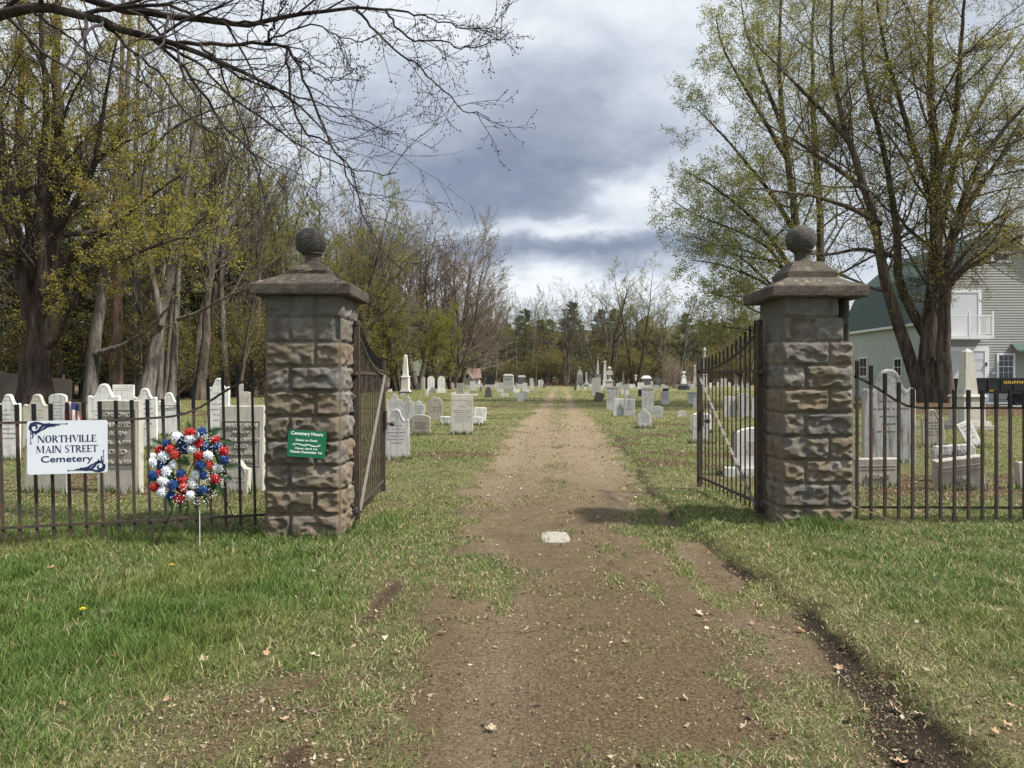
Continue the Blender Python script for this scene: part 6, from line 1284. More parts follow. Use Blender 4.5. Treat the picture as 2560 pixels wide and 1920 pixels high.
# ------------------------------------------------------------------ background tree kinds (built once each, then copied)
def template(kind, seed):
    """unit tree about 22 m tall at the origin: (trunk mesh, branch mesh, foliage mesh)"""
    rg = np.random.RandomState(seed); 
    if kind == 'conifer':
        H = 22; P, Rr = extend(np.zeros((1, 3)), np.array([[0, 0, 1.]]), np.array([H]), np.array([.28]), 12, .02, .2, rg, .08)
        s, d, L, r = sprout(P, Rr, 85, .10, 88, .22, .3, rg, .99, .08, .0); t = s[:, 2] / H; L = 5.2 * (1 - t) ** .62 * (.6 + .6 * rg.rand(len(L))) + .3; d[:, 2] = .12 - .25 * (1 - t) * rg.rand(len(t))
        B, Rb = extend(s, d, L, np.full(len(L), .03), 6, .08, .02, rg); s2, d2, L2, r2 = sprout(B, Rb, 9, .12, 55, .35, .5, rg); d2[:, 2] *= .3
        C, Rc = extend(s2, d2, L2, r2 * 0 + .012, 3, .1, -.06, rg); 
        A = np.concatenate([C.reshape(-1, 3), B[:, 1:].reshape(-1, 3)]) 
        cols = [(.045, .075, .036), (.075, .115, .050), (.11, .15, .065)] if seed % 2 else [(.065, .085, .036), (.11, .13, .055), (.16, .17, .075)]
        return tube_mesh('trunk', [(P, Rr, 6)], m_barkd), tube_mesh('branches', [(B, Rb, 3)], m_twigd), leaf_mesh('foliage', A, 5, .17, .16, cols, rg, .15, .35)
    if kind == 'bare': lvs = [dict(per=13, t0=.30, ang=36, lr=.42, rr=.48, n=7, curl=.12, trop=.09, k=4, minr=.03, ls=.6), dict(per=8, t0=.2, ang=38, lr=.42, rr=.5, n=5, curl=.16, trop=.08, minr=.018), dict(per=6, t0=.15, ang=38, lr=.42, rr=.6, n=4, curl=.15, trop=.05, minr=.013), dict(per=3, t0=.2, ang=36, lr=.55, rr=.7, n=3, curl=.1, minr=.010)]; lf = None; bm, tm = m_barkg, m_twig
    if kind == 'oak': lvs = [dict(per=9, t0=.28, ang=52, lr=.55, rr=.55, n=8, curl=.22, trop=.06, k=5, minr=.04, ls=.45), dict(per=7, t0=.2, ang=48, lr=.45, rr=.5, n=6, curl=.22, trop=.05, minr=.02), dict(per=6, t0=.15, ang=45, lr=.42, rr=.6, n=4, curl=.2, minr=.013), dict(per=3, t0=.2, ang=40, lr=.5, rr=.7, n=3, curl=.1, minr=.010)]; lf = None; bm, tm = m_bark, m_twig
    if kind == 'green': lvs = [dict(per=13, t0=.22, ang=45, lr=.42, rr=.48, n=7, curl=.13, trop=.05, k=4, minr=.03, ls=.55), dict(per=8, t0=.15, ang=42, lr=.45, rr=.5, n=5, curl=.16, trop=.04, minr=.018), dict(per=6, t0=.15, ang=40, lr=.45, rr=.6, n=4, curl=.15, minr=.012, leaf=3)]; lf = (3, .10, .050, [YG, OLV, LTG][seed % 3]); bm, tm = m_bark, m_twig
    if kind == 'russet': lvs = [dict(per=17, t0=.15, ang=42, lr=.48, rr=.42, n=7, curl=.13, trop=.06, k=4, minr=.03, ls=.6), dict(per=10, t0=.15, ang=42, lr=.42, rr=.5, n=5, curl=.16, trop=.05, minr=.018), dict(per=7, t0=.15, ang=38, lr=.42, rr=.6, n=4, curl=.15, minr=.012, leaf=2)]; lf = (1, .10, .05, [(.15, .11, .07), (.20, .15, .09), (.19, .15, .075)]); bm, tm = m_barkg, m_twigr
    if kind == 'willow': lvs = [dict(per=14, t0=.12, ang=50, lr=.42, rr=.48, n=7, curl=.15, trop=.04, k=4, minr=.03, ls=.55), dict(per=9, t0=.1, ang=48, lr=.42, rr=.5, n=5, curl=.18, trop=-.02, minr=.015), dict(per=6, t0=.1, ang=45, lr=.5, rr=.6, n=4, curl=.15, trop=-.06, minr=.010, leaf=4)]; lf = (2, .12, .065, [(.15, .17, .02), (.22, .23, .035), (.27, .25, .05)]); bm, tm = m_bark, m_twig
    if kind == 'brush': lvs = [dict(per=10, t0=.05, ang=30, lr=.6, rr=.6, n=6, curl=.2, trop=.02, k=3, minr=.014), dict(per=7, t0=.1, ang=40, lr=.5, rr=.6, n=5, curl=.2, minr=.011), dict(per=4, t0=.1, ang=40, lr=.5, rr=.6, n=3, curl=.2, minr=.009, leaf=2)]; lf = (1, .1, .05, [OLV, YG][seed % 2]); bm, tm = m_twig, m_twig
    ns = {'bare': 1, 'oak': 2, 'green': 1 + seed % 2, 'russet': 3, 'willow': 3, 'brush': 9}[kind]; H = {'brush': 6.5, 'willow': 17, 'russet': 19}.get(kind, 21.5)
    d0 = np.stack([rg.randn(ns) * (.05 if ns == 1 else .22), rg.randn(ns) * (.05 if ns == 1 else .22), np.ones(ns)], -1)
    if kind == 'brush': d0[:, :2] *= 2.2
    s0 = np.zeros((ns, 3)); s0[:, :2] = rg.randn(ns, 2) * (.05 if ns < 4 else .5); s0[:, 2] = -.2
    P, Rr = extend(s0, d0, np.full(ns, H) * (.85 + .15 * rg.rand(ns)), np.full(ns, .30 if ns < 4 else .03), 14, .05 if kind != 'oak' else .10, .06, rg, .10)
    Rr *= 1 + .35 * np.exp(-np.arange(14) * 1.2)[None]
    gr, an = grow(P, Rr, lvs, rg, 8 if ns < 4 else 4)
    return tube_mesh('trunk', gr[:1], bm), tube_mesh('branches', gr[1:], tm), (leaf_mesh('foliage', an, lf[0], lf[1], lf[2], lf[3], rg) if lf else None)
TPL = {k: [template(k, s) for s in ss_] for k, ss_ in dict(conifer=(1, 2), bare=(3, 4, 5), oak=(6, 7), green=(9, 10, 11), russet=(12,), willow=(13,), brush=(14, 15)).items()}
CATN = dict(conifer=('conifer_tree', 'conifer'), bare=('bare_tree', 'tree'), oak=('bare_tree', 'tree'), green=('budding_tree', 'tree'), russet=('russet_tree', 'tree'), willow=('yellow_green_tree', 'tree'), brush=('brush_shrub', 'shrub'))
LB = {'conifer': 'dark evergreen %s', 'bare': 'tall bare grey tree %s', 'oak': 'spreading bare tree with crooked limbs %s', 'green': 'tree hazed with yellow-green buds %s', 'russet': 'russet-twigged tree %s', 'willow': 'bright yellow-green tree %s', 'brush': 'tangled thin-stemmed brush %s'}
tc = {}; rt = random.Random(17)
def tree(kind, x, y, h, where, label=None, var=None, sx=1.0, name=None):
    v = TPL[kind]; i = tc.get(kind, 0) if var is None else var; tc[kind] = tc.get(kind, 0) + 1; tr, br, fo = v[i % len(v)]
    s = h / {'brush': 6.5, 'willow': 17, 'russet': 19}.get(kind, 21.5); nm, cat = CATN[kind]
    lab = label or LB[kind] % where
    root = empty(name or nm, (x, y, float(gz(x, y)) - .05), (0, 0, rt.uniform(0, 6.28)), lab, cat, None if label else lab.split(' in ')[0] + 's, ' + where)
    root.scale = (s * sx, s * sx, s); link('trunk', tr, root); link('branches', br, root)
    if fo: link('foliage', fo, root)
    return root
def edge_x(y): return float(np.interp(y, [0, 42, 55, 70, 85, 100, 120, 150, 190, 230], [-40, -27, -22.5, -18.5, -17, -16.5, -16, -13, -9, -8]))
# left wood, from the old maple back to the end of the track
for i in range(24): y = 56 + i * 1.3 + rt.uniform(-2, 2); tree('conifer', edge_x(y) - 5 - rt.uniform(0, 22), y, rt.uniform(9, 15), 'in the dark of the left wood', sx=1.7)
for i in range(26): y = 48 + i * 1.6; tree('brush', edge_x(y) - 1 - rt.uniform(0, 9), y, rt.uniform(4, 8), 'in the left wood edge', sx=1.2)
ki = ['green', 'bare', 'bare', 'green', 'bare', 'green', 'bare']
for i in range(92):
    y = 52 + i * .72 + rt.uniform(-2, 2); tree(ki[i % 7], edge_x(y) - 1.5 - rt.uniform(0, 1) ** 1.3 * 24, y, rt.uniform(18.5, 22.5) + 4.5 * float(ss(-y, -95, -70)), 'in the left wood')
for x, y, h, k in [(-15.5, 62, 12, 'green'), (-16.5, 70, 16, 'green'), (-16, 80, 17.5, 'green'), (-21, 57, 13, 'green'), (-24, 52, 12, 'green'), (-14.5, 92, 16, 'willow')]: tree(k, x, y, h, 'along the left wood margin')
for i, (px_, y, h) in enumerate([(925, 98, 23), (985, 106, 25.5), (1045, 116, 27), (1095, 124, 28), (1150, 132, 26.5), (1188, 140, 21), (1010, 124, 27.5), (1130, 122, 22), (1070, 130, 27.5), (955, 110, 25), (1120, 136, 27), (900, 94, 22.5)]): tree('russet', X(px_, y), y, h, 'at the end of the left wood')
for px_, y, h in [(1080, 104, 11), (1125, 110, 12.5), (1000, 92, 9)]: tree('willow', X(px_, y), y, h, 'glowing at the foot of the russet trees')
for i in range(8): y = 100 + i * 8; tree('bare', edge_x(y) - 2 - rt.uniform(0, 8), y, rt.uniform(17, 21), 'in the far end of the left wood')
# wood across the back
for i in range(60):
    y = rt.uniform(195, 270); px_ = 1150 + i * 13.8 + rt.uniform(-8, 8); tree('conifer', X(px_, y), y, rt.uniform(12, 21.5) * (1 if px_ < 1650 else .92), 'in the far wood', sx=1.35)
for i in range(64):
    y = rt.uniform(170, 225); px_ = 1190 + i * 12.7 + rt.uniform(-10, 10); tree(['bare', 'green', 'bare', 'green'][i % 4], X(px_, y), y, rt.uniform(17, 23), 'in the far wood')
for i in range(16): y = rt.uniform(168, 180); px_ = 1180 + i * 46 + rt.uniform(-10, 10); tree('brush', X(px_, y), y, rt.uniform(5, 9), 'in the far wood margin', sx=1.6)
tree('oak', X(1412, 158), 158, 21, '', 'spreading bare tree forking above the end of the track', 0); tree('oak', X(1528, 150), 150, 23.5, '', 'tall forked bare tree behind the tall obelisks', 1, name='bare_tree'); tree('oak', X(1496, 160), 160, 21, '', 'crooked bare tree just left of the tall forked one', 1)
tree('green', X(1590, 150), 150, 24, '', 'pale budding oval-crowned tree behind the white-roofed tomb', 2); tree('bare', X(1700, 150), 150, 19, '', 'bare grey tree behind the flowering bush', 2); tree('bare', X(1340, 152), 152, 16, '', 'slim pale half-dead tree left of the track end', 1, .45)
tree('bare', X(1240, 165), 165, 21, '', 'tall bare tree right of the russet group', 0); tree('bare', X(1290, 170), 170, 19, '', 'bare tree midway between russet group and track end', 1)
# behind and beside the barn
for x, y, h, k in [(50, 95, 14, 'conifer'), (60, 100, 18, 'green'), (72, 110, 18, 'bare'), (44, 110, 16, 'green'), (38, 120, 18, 'green'), (34, 100, 13, 'green'), (64, 85, 16, 'green')]: tree(k, x, y, h, 'behind the barn')
for x, y, h in [(-52, 74, 20), (-60, 66, 21), (-45, 82, 20), (-66, 80, 20), (-38, 66, 18), (-56, 58, 18)]: tree('green', x, y, h, 'deep behind the old left maple')
# pink flowering bush
rg = np.random.RandomState(5); P, Rr = extend(rg.randn(14, 3) * np.array([.5, .5, 0]), np.stack([rg.randn(14), rg.randn(14), np.ones(14) * 1.1], -1), np.full(14, 5.0), np.full(14, .06), 7, .15, .02, rg)
gr, an = grow(P, Rr, [dict(per=9, t0=.2, ang=45, lr=.5, rr=.5, n=5, curl=.2, minr=.016), dict(per=6, t0=.1, ang=45, lr=.5, rr=.6, n=4, curl=.2, minr=.011, leaf=3)], rg, 4)
root = empty('flowering_bush', (X(1688, 120), 120, 0), label='pinkish flowering bush on the right behind the vase monument', cat='bush'); link('stems', tube_mesh('stems', gr, m_twigr), root)
link('blossom', leaf_mesh('blossom', an, 1, .12, .05, [(.36, .25, .22), (.44, .33, .30), (.22, .15, .11)], rg), root)
# distant hill behind the wood
m_hill, t, b = new_mat('wooded_hill'); P_ = t.coord('Object'); c = t.mix(t.ramp(t.noise(P_, .05, 6, .7), [(.35, 0), (.65, 1)]), (.050, .062, .042), (.115, .110, .080)); t.link(c, b.inputs['Base Color']); b.inputs['Roughness'].default_value = 1
hx = np.linspace(-260, 420, 240); hy = np.linspace(290, 560, 60); HX, HY_ = np.meshgrid(hx, hy)
hz = 1.5 + ss(HY_, 290, 420) * (25 + 9 * (fbm(HX * .008, HY_ * .008, 3, 3) - .5) * 2) + 7 * (fbm(HX * .16, HY_ * .16, 4, 9) - .3)
ii = np.arange(HX.size).reshape(HX.shape); tag(link('wooded_hill', mesh_np('wooded_hill', np.stack([HX, HY_, hz], -1).reshape(-1, 3), np.stack([ii[:-1, :-1], ii[:-1, 1:], ii[1:, 1:], ii[1:, :-1]], -1).reshape(-1, 4), m_hill, True)), kind='structure')

# ------------------------------------------------------------------ one label per woodland tree, from where it stands
ZN = [(200, 'behind the old left maple'), (330, 'behind the long-limbed leaning trunk'), (560, 'above the wreath'), (860, 'behind the green-signed pillar'), (960, 'above the left gate leaf'), (1060, 'above the white obelisk'), (1250, 'above the pink-roofed house'), (1340, 'above the big grey monument'),
      (1440, 'above the end of the track'), (1560, 'above the tall obelisk group'), (1680, 'above the white-roofed tomb'), (1760, 'above the flowering bush'), (1900, 'above the right gate leaf'), (2130, 'behind the broken-topped pillar'), (9999, 'around the barn')]
RK = ['nearest', 'second nearest', 'third nearest', 'fourth nearest', 'fifth nearest', 'sixth nearest', 'seventh nearest', 'eighth nearest', 'ninth nearest', 'tenth nearest', 'eleventh nearest', 'twelfth nearest', 'thirteenth nearest', 'fourteenth nearest', 'fifteenth nearest', 'sixteenth nearest', 'seventeenth nearest', 'eighteenth nearest', 'nineteenth nearest', 'twentieth nearest', 'twenty-first nearest', 'twenty-second nearest', 'twenty-third nearest', 'twenty-fourth nearest', 'twenty-fifth nearest', 'twenty-sixth nearest', 'twenty-seventh nearest', 'twenty-eighth nearest', 'twenty-ninth nearest', 'thirtieth nearest']
SHORT = dict(conifer_tree='dark evergreen', bare_tree='bare grey tree', budding_tree='yellow-green budding tree', russet_tree='russet-twigged tree', yellow_green_tree='bright yellow-green tree', brush_shrub='thin-stemmed brush')
zz = {}
for o in list(col.objects):
    if o.type == 'EMPTY' and o.get('group') and o.name.split('.')[0] in SHORT and ', ' in o['group']:
        px_ = 1280 + o.location.x / o.location.y * FPX; z_ = next(n_ for lim_, n_ in ZN if px_ < lim_); zz.setdefault((o.name.split('.')[0], z_), []).append(o)
for (nm, z_), os_ in zz.items():
    os_.sort(key=lambda o: o.location.y)
    for i, o in enumerate(os_): o['label'] = (RK[i] + ' ' if i < len(RK) and len(os_) > 1 else ('far ' if len(os_) > 1 else '')) + SHORT[nm] + ' ' + z_
# ------------------------------------------------------------------ barn-shaped house on the right
def siding(name, c0, step, dk=.55):
    m, t, b = new_mat(name); P = t.coord('Object'); s = t.node('ShaderNodeSeparateXYZ'); t.link(P, s.inputs[0])
    f = t.math('FRACT', t.math('DIVIDE', s.outputs[2], step)); n = t.noise(t.mapping(P, (.6, .6, 8)), 1.4, 5)
    c = t.mix(n, tuple(x * .82 for x in c0), tuple(min(1, x * 1.12) for x in c0)); t.link(c, b.inputs['Base Color'])
    t.link(t.bump(f, 1.0, .03), b.inputs['Normal']); b.inputs['Roughness'].default_value = .7; return m
m_side = siding('sage_siding', (.46, .51, .47), 50); m_sideg = siding('grey_siding', (.33, .33, .305), 50)
m_trim = plain('white_trim', (.72, .73, .74), .5, var=.06, scale=2); m_glass = plain('window_glass', (.012, .016, .018), .08, var=.3, scale=2, spec=.8)
m_door = plain('garage_white', (.55, .56, .58), .5, var=.05, scale=2)
m_roof, t, b = new_mat('green_metal_roof'); P = t.coord('Object'); n = t.noise(P, .7, 5); c = t.mix(n, (.036, .072, .058), (.060, .108, .088)); t.link(c, b.inputs['Base Color']); b.inputs['Roughness'].default_value = .38; b.inputs['Specular IOR Level'].default_value = .6
HYF, HX0, HX1, HYB = 48.0, 27.6, 35.8, 61.5; CX = (HX0 + HX1) / 2; EV, BRK, PK, BX = 5.45, 8.8, 11.1, 29.0
house = empty('barn_house', (CX, HYF, 0), label='grey gambrel-roofed barn house with green metal roof, balcony and garage', cat='house')
def hb(name, mb, mat, par=None): return mb.build(name, mat, par or house, (-CX, -HYF, 0) if par is None else (0, 0, 0))
g = MB(); prof = [(HX0, 0), (HX1, 0), (HX1, EV), (2 * CX - BX, BRK), (CX, PK), (BX, BRK), (HX0, EV)]
g.add([(x, HYF, z) for x, z in prof], [tuple(range(7))]); hb('gable_wall', g, m_sideg); g = MB(); g.add([(x, HYB, z) for x, z in prof], [tuple(range(6, -1, -1))]); hb('gable_wall', g, m_sideg)
g = MB(); g.add([(HX0, HYB, 0), (HX0, HYF, 0), (HX0, HYF, EV), (HX0, HYB, EV)], [(0, 1, 2, 3)]); hb('side_wall', g, m_side); g = MB(); g.add([(HX1, HYF, 0), (HX1, HYB, 0), (HX1, HYB, EV), (HX1, HYF, EV)], [(0, 1, 2, 3)]); hb('side_wall', g, m_side)
# lap boards standing proud, long wall and gable
b_ = MB(); z = .2                                  # clapboards, each leaning out at its lower edge
while z < EV: 
    z2 = min(z + .17, EV); b_.add([(HX0 - .035, HYB, z), (HX0 - .035, HYF, z), (HX0 - .004, HYF, z2), (HX0 - .004, HYB, z2), (HX0, HYF, z), (HX0, HYB, z)], [(0, 1, 2, 3), (1, 0, 5, 4)]); z += .17
hb('clapboards', b_, m_side)
b_ = MB(); z = .2
half = lambda z: (HX1 - CX) if z < EV else ((HX1 - CX) + (2 * CX - BX - HX1) * (z - EV) / (BRK - EV) if z < BRK else (CX - BX) * (PK - z) / (PK - BRK))
while z < PK - .2:
    z2 = z + .17; h1, h2 = half(z), max(half(z2), .01); b_.add([(CX - h1, HYF - .035, z), (CX + h1, HYF - .035, z), (CX + h2, HYF - .004, z2), (CX - h2, HYF - .004, z2), (CX + h1, HYF, z), (CX - h1, HYF, z)], [(0, 1, 2, 3), (1, 0, 5, 4)]); z = z2
hb('clapboards', b_, m_sideg)
def roofplane(xa, za, xb, zb_):
    """ribbed metal sheet from eave (xa,za) to (xb,zb)"""
    b = MB(); y0, y1 = HYF - .35, HYB + .3; b.add([(xa, y0, za), (xa, y1, za), (xb, y1, zb_), (xb, y0, zb_)], [(0, 3, 2, 1)])
    l = math.hypot(xb - xa, zb_ - za); nx, nz_ = -(zb_ - za) / l, (xb - xa) / l
    if nz_ < 0: nx, nz_ = -nx, -nz_
    y = y0
    while y < y1: b.add([(xa, y, za), (xa, y + .05, za), (xb, y + .05, zb_), (xb, y, zb_)] + [(xa + nx * .04, y + .012, za + nz_ * .04), (xa + nx * .04, y + .038, za + nz_ * .04), (xb + nx * .04, y + .038, zb_ + nz_ * .04), (xb + nx * .04, y + .012, zb_ + nz_ * .04)], [(4, 5, 6, 7), (0, 4, 7, 3), (1, 2, 6, 5), (0, 1, 5, 4)]); y += .3
    return b
for s_ in (0, 1):
    f = (lambda x: x) if not s_ else (lambda x: 2 * CX - x)
    hb('lower_roof', roofplane(f(HX0 - .25), EV - .15, f(BX), BRK + .03), m_roof); hb('upper_roof', roofplane(f(BX - .03), BRK + .03, f(CX), PK + .08), m_roof)
t_ = MB(); pr = [(HX0 - .25, EV - .15), (BX, BRK), (CX, PK), (2 * CX - BX, BRK), (HX1 + .25, EV - .15)]
for a, c_ in zip(pr, pr[1:]): t_.bar((a[0], HYF - .2, a[1] - .08), (c_[0], HYF - .2, c_[1] - .08), .04, .24)
t_.box(HX0 - .28, HX0 - .2, HYF - .3, HYB + .3, EV - .3, EV - .12); t_.box(HX0 - .03, HX0 + .14, HYF - .06, HYF - .0361, 0, EV); hb('trim_board', t_, m_trim)
def window(x0, x1, z0, z1, rows, cols, y=HYF, side=False):
    fr = MB(); w_ = .14
    def bx(b, a0, a1, d0, d1, c0, c1): (b.box(a0, a1, y - d1, y - d0, c0, c1) if not side else b.box(HX0 - d1, HX0 - d0, a0, a1, c0, c1))
    bx(fr, x0 - w_, x0, .036, .07, z0 - w_, z1 + w_); bx(fr, x1, x1 + w_, .036, .08, z0 - w_, z1 + w_); bx(fr, x0, x1, .036, .08, z1, z1 + w_); bx(fr, x0, x1, .036, .10, z0 - w_, z0)
    o = hb('window', fr, m_trim); m = MB()
    for i in range(1, rows): zz = z0 + (z1 - z0) * i / rows; th = .045 if i * 2 == rows else .018; bx(m, x0, x1, .041, .06, zz - th / 2, zz + th / 2)
    for i in range(1, cols): xx = x0 + (x1 - x0) * i / cols; bx(m, xx - .009, xx + .009, .041, .058, z0, z1)
    if m.v: m.build('muntins', m_trim, o)
    gl = MB(); bx(gl, x0, x1, .037, .040, z0, z1); gl.build('pane', m_glass, o)
xx = lambda p: X(p, HYF); zz_ = lambda p: Z(p, HYF)
window(xx(2496), xx(2531), zz_(945), zz_(888), 4, 3); window(xx(2482), xx(2521), zz_(651), zz_(634), 1, 2)
window(52.4, 53.3, zz_(945) + .2, zz_(905) + .3, 2, 2, side=True); window(57.5, 58.6, zz_(945) + .2, zz_(905) + .5, 2, 2, side=True)
# garage door and upper door
o = MB(); x0, x1, z1 = xx(2340), xx(2460), zz_(878); o.box(x0 - .22, x0, HYF - .08, HYF - .036, 0, z1 + .28); o.box(x1, x1 + .28, HYF - .08, HYF - .036, 0, z1 + .28); o.box(x0, x1, HYF - .08, HYF - .036, z1, z1 + .28); gd = hb('garage_door', o, m_trim)
p_ = MB(); p_.box(x0, x1, HYF - .042, HYF - .036, 0, z1)
for i in range(5):
    za = i * z1 / 5 + .04; zb_ = (i + 1) * z1 / 5 - .04
    for k_ in range(4): xa = x0 + (x1 - x0) * k_ / 4 + .08; xb = x0 + (x1 - x0) * (k_ + 1) / 4 - .08; p_.box(xa, xb, HYF - .055, HYF - .0425, za + .08, zb_ - .08)
    p_.box(x0, x1, HYF - .048, HYF - .0423, (i + 1) * z1 / 5 - .012, (i + 1) * z1 / 5 + .004)
p_.build('door_panels', m_door, gd)
o = MB(); x0, x1, z0, z1 = xx(2350), xx(2444), zz_(846), zz_(732); o.box(x0 - .15, x0, HYF - .08, HYF - .036, z0, z1 + .2); o.box(x1, x1 + .2, HYF - .08, HYF - .036, z0, z1 + .2); o.box(x0, x1, HYF - .08, HYF - .036, z1, z1 + .2); ud = hb('upper_door', o, m_trim)
MB().box(x0, x1, HYF - .05, HYF - .037, z0, z1).build('door_leaf', m_door, ud)
BY = HYF - 1.3; z0 = Z(847, BY); z1 = Z(788, BY); x0, x1 = X(2335, BY), X(2485, BY)
o = MB(); o.box(x0, x1, BY, HYF - .036, z0 - .0, z0 + .22); bal = hb('balcony', o, m_trim)
r_ = MB(); r_.box(x0, x1, BY, BY + .06, z1 - .07, z1); r_.box(x0, x1, BY, BY + .05, z0 + .32, z0 + .38); r_.box(x1 - .06, x1, BY + .06, HYF - .05, z1 - .07, z1); r_.box(x1 - .06, x1, BY + .06, HYF - .05, z0 + .32, z0 + .38)
r_.build('handrail', m_trim, bal)
for px_ in (x0, (x0 + x1) / 2 + .3, x1 - .12): MB().box(px_, px_ + .12, BY - .01, BY + .11, z0, z1 + .12).lathe([(.04, 0), (.07, .05), (.05, .1), (.01, .13)], 10, 0, (px_ + .06, BY + .05, z1 + .12)).build('post', m_trim, bal)
n = 26; me = MB().box(-.018, .018, -.018, .018, 0, z1 - z0 - .45).mesh('baluster', m_trim)
for i in range(n): link('baluster', me, bal, (x0 + .1 + (x1 - x0 - .25) * i / n, BY + .03, z0 + .38))
for i in range(6): link('baluster', me, bal, (x1 - .03, BY + .2 + i * .17, z0 + .38))
a_ = MB(); a_.add([(xx(2528), HYF, zz_(858)), (xx(2640), HYF, zz_(858)), (xx(2640), HYF - 1.2, zz_(878)), (xx(2512), HYF - 1.2, zz_(878))], [(0, 3, 2, 1)]); a_.box(xx(2512), xx(2640), HYF - 1.22, HYF - 1.17, zz_(882), zz_(877)); hb('porch_roof', a_, m_roof)
MB().box(xx(2478) - CX, xx(2486) - CX, -.1, -.021, zz_(935), zz_(931)).build('socket_cover', m_trim, house); MB().box(xx(2461) - CX + .02, xx(2461) - CX + .10, -.14, -.085, zz_(915), zz_(906)).build('lantern', m_black, house)
# driveway
m_dr = plain('asphalt_drive', (.16, .16, .165), .9, var=.2, scale=8)
b_ = MB(); n = 12; vs = []
for i in range(n + 1):
    for y in (37.2, 40, 43, 47.9): x = 23.5 + (46 - 23.5) * i / n; vs.append((x + (y - 40) * .1, y, float(gz(x + (y - 40) * .1, y)) + .03))
b_.add(vs, [(i * 4 + j, (i + 1) * 4 + j, (i + 1) * 4 + j + 1, i * 4 + j + 1) for i in range(n) for j in range(3)]); tag(b_.build('driveway', m_dr), kind='structure')
# ------------------------------------------------------------------ black dump trailer
TY = 41.5; tx = lambda p: X(p, TY); tzz = lambda p: Z(p, TY); m_tr = plain('black_trailer_paint', (.012, .012, .013), .3, var=.3, scale=2, spec=.5); m_gold = plain('gold_letters', (.55, .36, .06), .5); m_tyre = plain('tyre_rubber', (.012, .012, .012), .8); m_rim = plain('wheel_rim', (.02, .02, .022), .4)
x0, x1 = tx(2432), tx(2432) + 4.6; trl = empty('dump_trailer', ((x0 + x1) / 2, TY, 0), label='black dump trailer with gold lettering parked before the garage', cat='trailer'); ox = (x0 + x1) / 2
def tb(name, mb, mat, par=None): return mb.build(name, mat, par or trl, (-ox, -TY, 0) if par is None else (0, 0, 0))
zt, zb_ = tzz(946), tzz(975)
b_ = MB(); b_.box(x0, x1, TY, TY + .05, zb_, zt); b_.box(x0, x1, TY + 1.9, TY + 1.95, zb_, zt); b_.box(x0, x1, TY + .05, TY + 1.9, zb_, zb_ + .06); b_.box(x0 - .05, x1 + .05, TY - .04, TY + .09, zt - .05, zt + .03); b_.box(x0 - .05, x0, TY, TY + 1.95, zb_, zt)
for i in range(7): xi = x0 + .15 + i * (x1 - x0 - .3) / 6; b_.box(xi - .04, xi + .04, TY - .05, TY, zb_, zt - .05)
tb('bed', b_, m_tr); b_ = MB(); b_.box(x0 - .1, x1 + .9, TY + .05, TY + .17, zb_ - .2, zb_ - .02); b_.box(x0 - .1, x1 + .9, TY + 1.75, TY + 1.87, zb_ - .2, zb_ - .02); b_.box(x0 - .12, x0, TY, TY + 1.9, zb_ - .3, zb_ + .1); b_.box(x0 - .3, x0 - .12, TY + .1, TY + .3, zb_ - .15, zt); tb('frame', b_, m_tr)
b_ = MB(); b_.box(tx(2520), tx(2600), TY - .42, TY - .02, tzz(985), tzz(983) + .02); b_.add([(tx(2516), TY - .42, tzz(1000)), (tx(2520), TY - .42, tzz(984)), (tx(2520), TY, tzz(984)), (tx(2516), TY, tzz(1000))], [(0, 1, 2, 3)]); tb('fender', b_, m_tr)
for wx in (tx(2538), tx(2568)):
    r = .34; wh = MB(); wh.lathe([(r * .6, -.11), (r * .95, -.11), (r, -.06), (r, .06), (r * .95, .11), (r * .6, .11)], 24); w_ = wh.build('wheel', m_tyre, trl, (wx - ox, -.2, r + float(gz(wx, TY)) + .03), (R(90), 0, 0)); MB().lathe([(.02, .08), (.1, .1), (.19, .06), (.2, 0)], 18).build('rim', m_rim, w_)
r_ = .16
link('lettering', text_mesh('lettering', 'GRIFFIN', tx(2563) - tx(2507), tzz(951) - tzz(958), m_gold, .03, .01, 1.1), trl, (tx(2535) - ox, -.052, tzz(954.5) - .03)); link('lettering', text_mesh('lettering', '5X10', .36, .10, m_gold, .03, .01), trl, (tx(2480) - ox, -.056, tzz(981) + .1))
for xw in (tx(2452),): MB().box(xw, xw + .1, TY + .2, TY + .3, .03, zb_ - .1).build('jack', m_tr, trl, (-ox, -TY, 0))
# ------------------------------------------------------------------ left: board fence, shed, distant house
m_board = plain('old_boards', (.10, .085, .07), .9, var=.35, scale=1.5); me = MB().box(-.07, .07, -.012, .012, 0, 1.9).mesh('board', m_board)
bf = empty('board_fence', (-30, 46, 0), label='weathered grey board fence behind the old left maple', cat='fence'); rs = random.Random(9)
x = -50.0
b_ = MB()
while x < -27.5:
    h = 2.0 - (max(0, x + 32) * .12) + rs.uniform(-.05, .05); b_.box(x + .004, x + .146, -.012, .012, 0, h); x += .15
bo = b_.build('board_panel', m_board, bf, (30, 0, 0)); MB().box(-50, -27.5, .013, .06, 1.4, 1.5).box(-50, -27.5, .013, .06, .4, .5).build('rail', m_board, bf, (30, 0, 0))
for i in range(9): MB().box(-49.6 + i * 2.7, -49.5 + i * 2.7, .061, .16, 0, 1.8).build('post', m_board, bf, (30, 0, 0))
sh = empty('shed', (-45, 58, 0), label='low shed with a white roof edge at the far left', cat='shed'); MB().box(-6, 3.6, 0, 6, 0, 2.4).build('wall', plain('shed_wall', (.14, .12, .10)), sh); MB().box(-6.3, 3.9, -.4, 6.3, 2.45, 2.62).build('roof', m_trim, sh)
